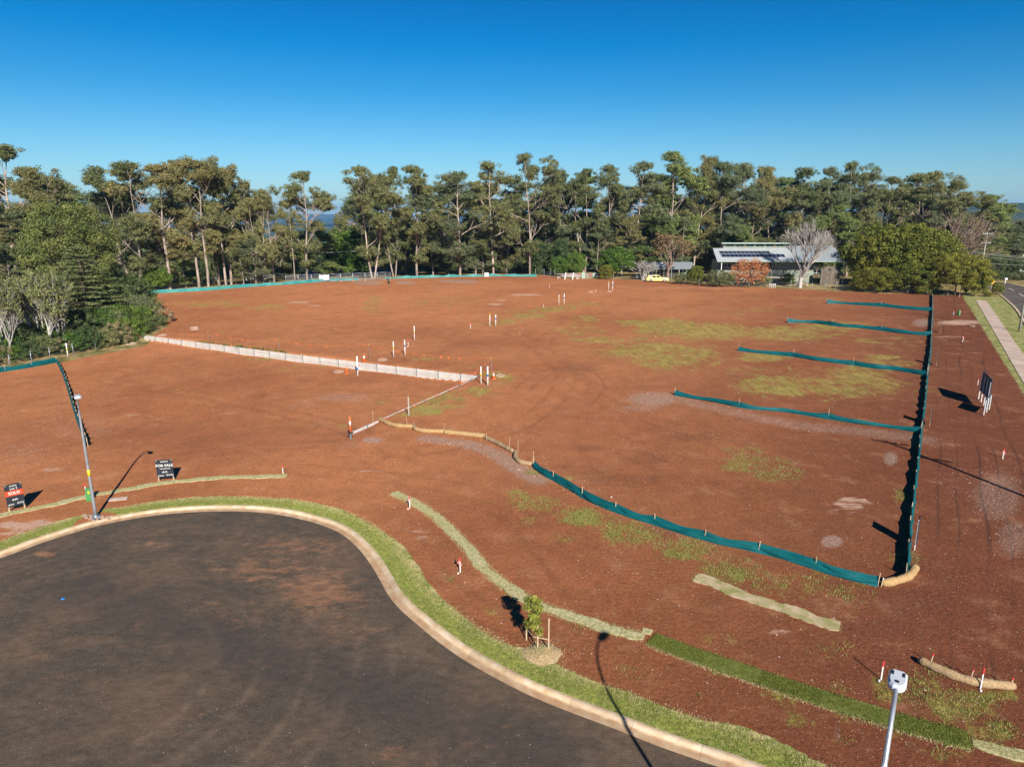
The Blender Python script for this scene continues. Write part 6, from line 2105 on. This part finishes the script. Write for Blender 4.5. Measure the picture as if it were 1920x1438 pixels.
# ---- the belt of tall gums: (px, foot row, top row, crown width, variety, label)
front = [
 (-75, 556, 292, 150, 1, 'tall gum cut off by the left edge of the picture'),
 (40, 553, 268, 165, 0, 'tallest gum at the far left with little tufts sticking out on top'),
 (128, 552, 312, 120, 4, 'gum rising behind the layered cedar at the left'),
 (205, 550, 308, 130, 6, 'broad gum left of the thick leaning pale trunk'),
 (256, 549, 300, 140, 3, 'gum with a thick pale double trunk where the far left fence starts'),
 (319, 543, 298, 110, 2, 'gum with one stout trunk on the fence line, left group'),
 (374, 539, 292, 90, 7, 'slim gum with thin trunk left of the straight tall one'),
 (391, 538, 290, 85, 2, 'gum with the straightest tallest pole-like trunk in the left group'),
 (412, 535, 302, 80, 5, 'slender multi-stemmed gum, left of the cluster of three'),
 (424, 535, 308, 86, 7, 'slender gum in the middle of the cluster of three trunks'),
 (434, 534, 306, 84, 2, 'slender gum at the right of the cluster of three trunks'),
 (471, 532, 336, 60, 7, 'thin dark-trunked gum just right of the cluster of three'),
 (496, 531, 352, 66, 3, 'short wispy gum left of the gap where sky dips low'),
 (514, 529, 362, 56, 2, 'short gum with red-brown trunk beside the gap'),
 (553, 527, 372, 44, 7, 'spindly gum with long bare curved trunk'),
 (576, 526, 318, 92, 0, 'gum with a straight pale twin trunk standing alone in the sky gap'),
 (700, 522, 308, 104, 3, 'gum forking low into pale wide-spread limbs right of the far gate'),
 (740, 519, 310, 90, 5, 'gum with slim trunk right of the forked pale one'),
 (782, 519, 306, 90, 8, 'gum with rounded rusty crown above the far fence'),
 (862, 517, 318, 120, 6, 'wide full-crowned gum left of the white box'),
 (925, 514, 300, 92, 8, 'gum behind the white box'),
 (993, 516, 285, 100, 3, 'highest-topped gum with two leaning brown trunks right of the white box'),
 (1046, 512, 318, 90, 1, 'gum between the two-trunk gum and the red-barked clump'),
 (1096, 514, 314, 104, 5, 'gum clump with several reddish straight trunks'),
 (1135, 512, 305, 76, 8, 'gum just right of the red-trunk clump'),
 (1192, 510, 300, 112, 6, 'gum above the round clipped green tree'),
 (1250, 508, 281, 84, 9, 'tall pointed-top gum behind the low shed'),
 (1300, 508, 290, 84, 4, 'gum with cut-back limbs behind the right end of the shed'),
 (1345, 510, 300, 110, 6, 'dark gum behind the left end of the solar panel house'),
]
for i, (x, yb, yt, w, k, lb) in enumerate(front):
    place(GUMS[k], 'gum_tree', lb, 'gum tree', x, yb, yt, w, None if yb > 514 else 208, rz_(), 'tall gum trees of the far belt')
right = [
 (1388, 304, 96, 1, 'gum behind the house above the middle of the solar panels'), (1440, 310, 92, 4, 'gum behind the house left of the bare white tree'),
 (1492, 312, 96, 0, 'wispy-topped gum right above the bare white tree'), (1543, 310, 84, 6, 'gum right of the bare white tree crown'), (1588, 300, 86, 3, 'tall open gum above the right end of the house roof'),
 (1640, 330, 96, 5, 'gum above the left part of the big yellow-green tree'), (1700, 322, 104, 0, 'gum with layered crown above the big yellow-green tree'), (1745, 318, 100, 3, 'wide-layered gum above the bare brown tree'),
 (1790, 358, 104, 4, 'lower spreading gum at the right end of the belt')]
for i, (x, yt, w, k, lb) in enumerate(right):
    place(GUMS[k], 'gum_tree', lb, 'gum tree', x, 505, yt, w, 215, rz_(), 'tall gum trees of the far belt')
# second row
GRP = 'gum trees in the shaded second row of the belt'
xs = list(range(-120, 540, 44)) + list(range(690, 1860, 37))
for i, x in enumerate(xs):
    skip = 520 < x < 690
    top = 345 + 22 * math.sin(i * 1.9) + (18 if x < 500 else 0) + (30 if x > 1740 else 0)
    place(GUMS[(i * 3 + 1) % 10], 'gum_tree', 'gum tree filling the shaded second row behind the front gums', 'gum tree', x + random.uniform(-12, 12), 500, top, random.uniform(84, 120), 236 + random.uniform(-9, 14) + (0 if x > 400 else -22), rz_(), GRP)
# younger leafy gums standing between the tall trunks
yg = [(140, 430, 70), (176, 450, 60), (232, 440, 56), (292, 432, 60), (346, 448, 50), (455, 455, 44), (478, 440, 50), (524, 440, 46), (600, 415, 60), (722, 420, 62), (762, 400, 60), (812, 405, 66), (842, 430, 56), (892, 400, 66), (905, 440, 50), (950, 395, 60), (1022, 400, 58), (1062, 410, 60), (1120, 425, 50), (1165, 400, 66), (1215, 410, 66), (1232, 440, 50), (1278, 400, 60), (1325, 395, 66), (1365, 410, 60), (1410, 400, 66), (1465, 405, 60), (1530, 400, 66), (1560, 385, 60), (1610, 395, 60), (1735, 385, 70), (1800, 400, 60)]
for i, (x, yt, w) in enumerate(yg):
    place(GUMS[(9, 8, 6, 4)[i % 4]], 'young_gum_tree', by_place(['pointed leafy young gum', 'narrow young gum', 'bushy blue-green young gum', 'broad olive young gum'][i % 4], x), 'gum tree', x, 510, yt + random.uniform(-8, 8), w * 1.1, (205 if x > 500 else 172) + random.uniform(-3, 8), rz_(), 'younger gums between the tall trunks')
# low third row that closes the view between trunks
LOW = [bushy(61, 9, 10, 'dark_leaf', 80, 90, (.36, .22), R=(.6, 1.2)), bushy(62, 8, 11, 'weed_leaf', 80, 90, (.34, .20), R=(.6, 1.2)), bushy(63, 11, 9, 'gum_leaf', 80, 90, (.34, .18), R=(.6, 1.2))]
for i, x in enumerate(range(-150, 1900, 33)):
    gapz = 500 < x < 670
    place(LOW[i % 3], 'understorey_tree', 'rounded dark understorey tree closing the view between the gum trunks', 'tree', x + random.uniform(-10, 10), 505, (452 if gapz else 418) + random.uniform(-16, 26), random.uniform(60, 96), 252 + random.uniform(-10, 30), rz_(), 'understorey trees behind the gum trunks')
for i, x in enumerate(list(range(280, 560, 30)) + list(range(760, 1060, 26)) + list(range(1120, 1230, 26)) + [1310, 1330]):
    place(LOW[(i * 2) % 3], 'shrub', by_place('low shrub between the gum feet', x), 'shrub', x + random.uniform(-8, 8), 512, 480 + random.uniform(-8, 14), random.uniform(34, 56), 214 + random.uniform(-3, 6), rz_(), 'shrubs at the foot of the gum trunks')

# ---- single garden trees
GREEN = bushy(71, 9, 8, 'green_leaf', 60, 190, (.34, .24))
YEL = bushy(72, 12, 15, 'yellow_leaf', 210, 130, (.34, .20), R=(.50, 1.05), flat=.65, lob=.085)
HEDGE = bushy(73, 8, 9, 'yellow_leaf', 100, 130, (.28, .17), low=.0, R=(.6, 1.1), lob=.09)
CON = bushy(74, 10, 7, 'dark_leaf', 60, 170, (.3, .2), cone=.85, low=.05)
place(GREEN, 'round_green_tree', 'round clipped bright green tree left of the clothes hoist', 'tree', 1156, 516, 461, 62, 192, 0)
place(HEDGE, 'yellow_green_shrub', 'small yellow-green shrub in front of the round clipped green tree', 'shrub', 1136, 523.5, 496, 26, None, 0)
place(CON, 'conifer', 'dark pointed conifer left of the round clipped tree', 'conifer', 1050, 516, 444, 46, 200, 0)
place(CON, 'conifer', 'broad dark round-topped tree behind the two leaning brown trunks', 'conifer', 1016, 512, 452, 44, 204, 1)
place(GREEN, 'green_shrub', 'yellowish shrub between the dark conifer and the clipped tree', 'shrub', 1048, 517, 480, 32, 194, 2)
place(GREEN, 'green_shrub', 'soft light-green shrub right of the conifer behind the timber stack', 'shrub', 1080, 518, 470, 34, 195, 3)
place(bushy(75, 12, 9, 'green_leaf', 60, 200, (.4, .28), cone=.5), 'bright_green_tree', 'bright yellow-green tree in the sky gap behind the far gate', 'tree', 646, 512, 424, 66, 215, 0)
place(LOW[0], 'dark_tree', 'dark tree right behind the bright yellow-green tree at the gap', 'tree', 672, 512, 428, 50, 221, 0)
place(GREEN, 'low_green_tree', 'small light-green tree below the gums at the left fence end', 'tree', 296, 538, 500, 44, 160, 1)
place(GREEN, 'small_green_tree', 'small yellow-green tree seen between trunks left of the slim red one', 'tree', 458, 520, 476, 40, 200, 2)
place(YEL, 'yellow_green_tree', 'huge rounded yellow-green tree right of the long house', 'tree', 1680, 546, 416, 172, 168, 0)
place(HEDGE, 'yellow_green_tree', 'left lobe of dense yellow-green foliage next to the shade-cloth carport', 'tree', 1628, 545, 440, 70, 166, 2.2)
place(YEL, 'yellow_green_tree', 'lower dark-gold tree at the right end of the hedge by the street', 'tree', 1790, 553, 473, 104, None, 1.2)
place(HEDGE, 'yellow_green_shrub', 'drooping gold shrub at the footpath end of the hedge', 'shrub', 1826, 555, 500, 44, None, .4)
place(HEDGE, 'yellow_green_shrub', 'low gold foliage skirt in front of the huge rounded tree', 'shrub', 1712, 549, 492, 92, None, .9)
place(HEDGE, 'yellow_green_shrub', 'low gold foliage at the left foot of the huge rounded tree', 'shrub', 1640, 547, 500, 80, None, 2.9)
place(HEDGE, 'yellow_green_shrub', 'yellow-green conical shrub in front of the shed', 'shrub', 1304, 534, 497, 28, None, 1.7)
place(LOW[1], 'garden_shrub', 'grey-green shrub with pale flowers below the left end of the solar house', 'shrub', 1348, 538, 505, 50, None, .3)
place(LOW[1], 'garden_shrub', 'reddish-edged shrub between the yellow car and the conical shrub', 'shrub', 1278, 533, 510, 30, None, 2.3)
place(LOW[1], 'garden_shrub', 'low shrub beside the orange-leaved tree', 'shrub', 1425, 537, 516, 34, 168, 1.3)
place(GREEN, 'garden_shrub', 'small green bush at the foot of the deck right of the bare tree', 'shrub', 1476, 536, 512, 22, 170, 1.3)
place(HEDGE, 'verge_shrub', 'small dark shrub right behind the yellow diamond sign', 'shrub', 1869, 552, 530, 20, None, .3)
place(HEDGE, 'verge_shrub', 'tiny round bush just left of the yellow diamond sign post', 'shrub', 1853, 557, 547, 12, None, 1.3)
WHITE = bare(81, 14, 12, 'pale_twig', 6, None, 3, .24, .46, up=.09, trunk=.14)
place(WHITE, 'bare_tree', 'bare white-branched tree in front of the long house', 'bare tree', 1500, 536, 404, 104, 163, 2.6)
BROWN = bare(82, 12, 14, 'brown_twig', 5, None, 3, .3, .5, trunk=.18)
place(BROWN, 'bare_tree', 'big bare brown tree behind the huge yellow-green tree', 'bare tree', 1765, 530, 394, 128, 176, 1)
BGOLD = bare(83, 10, 9, 'brown_twig', 4, 'brown_leaf', 3, .25, .5, leafper=12)
place(BGOLD, 'autumn_tree', 'thin autumn tree with sparse gold-brown leaves before the shed', 'tree', 1252, 522, 438, 74, 181, 0)
place(bare(84, 8, 9, 'pale_twig', 4, None, 3, .2, .7, 3, up=.02), 'bare_bush', 'sprawling bare grey bush at the left end of the shed', 'bare bush', 1206, 524, 486, 66, 182, 0)
ORA = bushy(85, 7, 9, 'orange_leaf', 60, 46, (.30, .22), R=(.8, 1.5))
place(ORA, 'orange_tree', 'orange-leaved autumn tree in front of the solar panels', 'tree', 1404, 536, 482, 62, 165, 0)
# ---- hedge and taller trees on the right beyond the street
for i, (x, yt, w) in enumerate([(1838, 432, 60), (1872, 424, 70), (1905, 412, 74), (1940, 402, 90), (1958, 396, 90), (1850, 452, 60), (1893, 448, 60), (1925, 440, 70), (1965, 430, 80)]):
    lb = ['leftmost', 'second', 'third', 'fourth', 'fifth'][i] if i < 5 else None
    place(LOW[2] if i % 2 else GUMS[6], 'street_tree', (f'olive-green tree in the back row beyond the street bend, {lb} from the left' if lb else f'dense olive-green tree in the front row beyond the street bend, {NTH[i - 5]} from the left'), 'tree', x, 515, yt, w, 232 if i < 5 else 215, rz_(), 'trees beyond the street bend')
for i, x in enumerate(range(1836, 1950, 20)):
    place(LOW[2 - (i % 2) * 2], 'street_shrub', f'dark green shrub along the far side of the street bend, {NTH[i]} from the left', 'shrub', x, 522, 476 + random.uniform(-10, 14), 44, 206 + random.uniform(-2, 4), rz_(), 'shrubs along the far side of the street')
for i, x in enumerate(range(1850, 1940, 14)):
    place(LOW[i % 2], 'street_shrub', f'low dark shrub edging the far side of the street, {NTH[i]} from the left', 'shrub', x, 530, 514 + random.uniform(-4, 4), 26, 196, rz_(), 'low shrubs edging the far side of the street')

# ---- the overgrown left side
SCR = [bushy(91, 3.2, 4.6, 'weed_leaf', 34, 130, (.17, .10), low=.0, R=(1.0, 1.9)), bushy(92, 2.8, 4.2, 'dark_leaf', 34, 130, (.16, .11), low=.0, R=(1.0, 1.9)), bushy(93, 3.0, 4.4, 'green_leaf', 34, 120, (.16, .10), low=.0, R=(1.0, 1.9)), bushy(94, 2.2, 4.0, 'straw_leaf', 30, 90, (.18, .06), low=.0, R=(.9, 1.7)) if 'straw_leaf' in M else None]
M['straw_leaf'] = leafmat('straw_leaf', (.22, .17, .09), (.42, .34, .19))
SCR[3] = bushy(94, 2.2, 4.0, 'straw_leaf', 30, 90, (.18, .06), low=.0, R=(.9, 1.7))
GREYS = [bare(95, 9, 6, 'pale_twig', 5, 'weed_leaf', 3, .13, .42, 3, leafper=3, up=.10, trunk=.17, size=(.26, .12)), bare(96, 8, 7, 'pale_twig', 5, 'weed_leaf', 3, .12, .5, 4, leafper=4, up=.08, trunk=.17, size=(.26, .12))]
CED = cedar(97, 12, 12)
place(CED, 'cedar', 'layered blue-green cedar with flat tiers of branches at the left', 'cedar', 166, 612, 462, 148, None, 0)
place(bushy(98, 18, 14, 'olive_leaf', 150, 200, (.30, .18), R=(.55, .95)), 'broad_tree', 'broad olive-green tree right behind the cedar', 'tree', 150, 590, 370, 150, None, 1)
place(CED, 'small_cedar', 'small low cedar-like shrub spreading right of the cedar', 'cedar', 232, 605, 545, 90, None, 2)
place(GREYS[0], 'grey_twig_tree', 'pale grey twiggy tree at the left edge of the picture', 'tree', 12, 668, 512, 96, None, 0, crown_name='sparse_leaves')
place(GREYS[1], 'grey_twig_tree', 'pale many-stemmed tree left of the cedar, thick white stems', 'tree', 92, 652, 505, 100, None, 1, crown_name='sparse_leaves')
place(GREYS[0], 'grey_twig_tree', 'pale upright twiggy tree between the many-stemmed tree and the cedar', 'tree', 116, 648, 520, 60, None, 2.4, crown_name='sparse_leaves')
place(GREYS[1], 'grey_twig_tree', 'pale twiggy tree half hidden behind the far left one', 'tree', 52, 640, 520, 80, None, 3.1, crown_name='sparse_leaves')
place(GREYS[1], 'grey_bush', 'grey rounded bush with yellow tips near the left fence end', 'bush', 262, 606, 552, 52, None, 1.1, crown_name='sparse_leaves')
place(HEDGE, 'gold_bush', 'yellow-flowered bush at the right end of the left thicket', 'bush', 275, 602, 575, 26, None, 0)
place(SCR[2], 'gold_bush', 'rounded green bush in the middle of the left thicket', 'bush', 232, 612, 568, 60, None, 2)
lowpts = [(-40, 700), (-8, 690), (22, 684), (52, 679), (84, 673), (112, 668), (140, 662), (168, 656), (196, 650), (222, 644), (246, 638), (268, 628), (286, 618), (300, 612)]
for i, (x, y) in enumerate(lowpts):
    place(SCR[(i * 3) % 4], 'thicket_bush', f'{NTH[i]} low tangled bush from the left, front row of the overgrown boundary', 'bush', x, y - 7, y - 42 - 6 * math.sin(i * 2.1) + (12 if i > 10 else 0), 52, None, rz_(), 'tangled bushes along the front of the left boundary')
for i, (x, y) in enumerate(lowpts[:-2]):
    place(SCR[(i + 1) % 3], 'thicket_bush', f'{NTH[i]} taller tangled bush from the left, second row of the overgrown boundary', 'bush', x + 10, y - 26, y - 78 - 10 * math.sin(i * 1.3) + (14 if i > 8 else 0), 64, None, rz_(), 'tangled bushes in the second row of the left boundary')
for i, (x, y) in enumerate([(10, 620), (60, 612), (200, 600), (250, 585), (-30, 640), (120, 610), (20, 590), (-60, 600), (230, 575), (215, 560), (100, 585), (190, 580)]):
    place(LOW[i % 3], 'thicket_tree', 'dense low tree deep inside the left thicket ' + ['behind the first pale twiggy tree', 'between the two pale twiggy trees', 'right of the cedar foot', 'at the far fence start', 'cut by the left picture edge', 'at the foot of the cedar', 'above the first twiggy tree', 'beyond the left picture edge', 'touching the grey rounded bush', 'highest by the far fence', 'left of the cedar top', 'right behind the cedar'][i], 'tree', x, y, y - 62 - 12 * math.sin(i * 2.7), 76, None, rz_(), 'low trees deep inside the left thicket')
for i, (x, yb, w, k) in enumerate([(-40, 590, 150, 1), (60, 575, 120, 6), (112, 570, 100, 6), (20, 565, 140, 4)]):
    lb = ['mid-height gum cut by the left picture edge', 'bushy mid-height gum behind the pale twiggy trees', 'bushy mid-height gum close behind the cedar', 'dark spreading mid-height gum at the far left'][i]
    place(GUMS[k], 'gum_tree', lb, 'gum tree', x, yb, 372 + 18 * i, w, None, rz_(), None)
# overgrown wire fence posts along the left boundary
b0 = gp(-20, 697)
root = thing('boundary_fence', 'old wire fence swallowed by weeds along the left boundary', 'fence', b0)
tops = []
for (x, y) in [(-20, 697), (20, 690), (60, 682), (95, 676), (138, 667), (180, 658), (222, 648), (252, 640)]:
    b = gp(x, y - 1)
    MB().tube([(0, 0, -.1), (0, 0, 1.6)], .04, 6).build('post', 'galv', root, loc=b - b0); tops.append(b + UP * 1.5 - b0)
for dz in (0, -.4, -.8, -1.2): MB().tube([t + UP * dz for t in tops], .008, 4).build('strand', 'galv', root)

# ================================================================== far hills
def hills():
    mm = bpy.data.materials.new('wooded_hill')
    g = NG(mm)
    g.bs.inputs['Roughness'].default_value = .95; g.bs.inputs['Specular IOR Level'].default_value = .05
    a = g.noise(.03, 6, .75); b = g.noise(.004, 4, .6)
    c = g.mix(g.rng(a, .36, .64), (.018, .030, .010), (.075, .088, .030))
    c = g.mix(g.m('MULTIPLY', g.rng(b, .5, .66), .5), c, (.15, .13, .06))
    g.l.new(c, g.bs.inputs['Base Color'])
    bp = g.n.new('ShaderNodeBump'); bp.inputs['Strength'].default_value = 1; bp.inputs['Distance'].default_value = 14
    g.l.new(a, bp.inputs['Height']); g.l.new(bp.outputs[0], g.bs.inputs['Normal'])
    def ridge(y0, depth, a0, a1, top, seed, fine):
        """range of hills as a real 3-D sheet: crest height from the row it reaches"""
        rg = np.random.default_rng(seed)
        na, nr = 420, 26
        ang = np.radians(np.linspace(a0, a1, na))
        V = []
        ph = rg.uniform(0, 6.28, 12)
        for j in range(nr):
            t = j / (nr - 1)
            R = y0 + depth * (t - .5)
            x = np.sin(ang) * R; y = np.cos(ang) * R
            prof = np.sin(math.pi * t) ** .8
            n = sum(np.sin(ang * f * 9 + ph[k] + t * k * .7) / f for k, f in enumerate((1, 1.7, 2.9, 5.3, 9.1))) / 2.6
            f2 = sum(np.sin(ang * f * 9 + ph[k] + t * 9 * k) / 5 for k, f in enumerate((23, 41, 67, 110, 160)))
            z = -70 + (top(np.degrees(ang)) + 70) * prof * (1 + .10 * n) + fine * f2 * prof + rg.normal(0, fine * .35, na) * prof
            V.append(np.c_[x, y, z])
        V = np.concatenate(V)
        i = (np.arange(nr - 1)[:, None] * na + np.arange(na - 1)[None]).ravel()
        F = np.stack([i, i + 1, i + na + 1, i + na], 1)
        o = link('far_hills', quad_mesh('far_hills', V, F, mm, True)); o['kind'] = 'structure'
    H_ = lambda deg, R: CAM_H + R * math.tan(math.radians(deg))
    ridge(11500, 3500, -75, 30, lambda d: H_(-.12, 11500) + 25 * np.sin(d * .2), 3, 4)
    ridge(6500, 2200, -70, 40, lambda d: H_(-.85, 6500) + 20 * np.sin(d * .31 + 1), 4, 3)
    ridge(3300, 1300, 18, 75, lambda d: H_(.62, 3300) - 20 * smooth((33 - d) / 14) * 3 + 3 * np.sin(d * .5), 5, 2.2)
hills()

# ================================================================== air
def haze():
    x, y0, y1, z0, z1 = 15500, -15500, 15500, -420, 150
    mb = MB(); mb.box((0, 0, (z0 + z1) / 2), (2 * x, y1 - y0, z1 - z0))
    m = bpy.data.materials.new('haze'); m.use_nodes = True
    n, l = m.node_tree.nodes, m.node_tree.links
    n.remove(n['Principled BSDF'])
    v = n.new('ShaderNodeVolumePrincipled')
    v.inputs['Color'].default_value = (.25, .58, 1.0, 1)
    v.inputs['Density'].default_value = 0.00008
    v.inputs['Anisotropy'].default_value = 0.0
    l.new(v.outputs[0], n['Material Output'].inputs['Volume'])
    me = mb.mesh('haze', m)
    o = link('haze', me); o['kind'] = 'stuff'
haze()
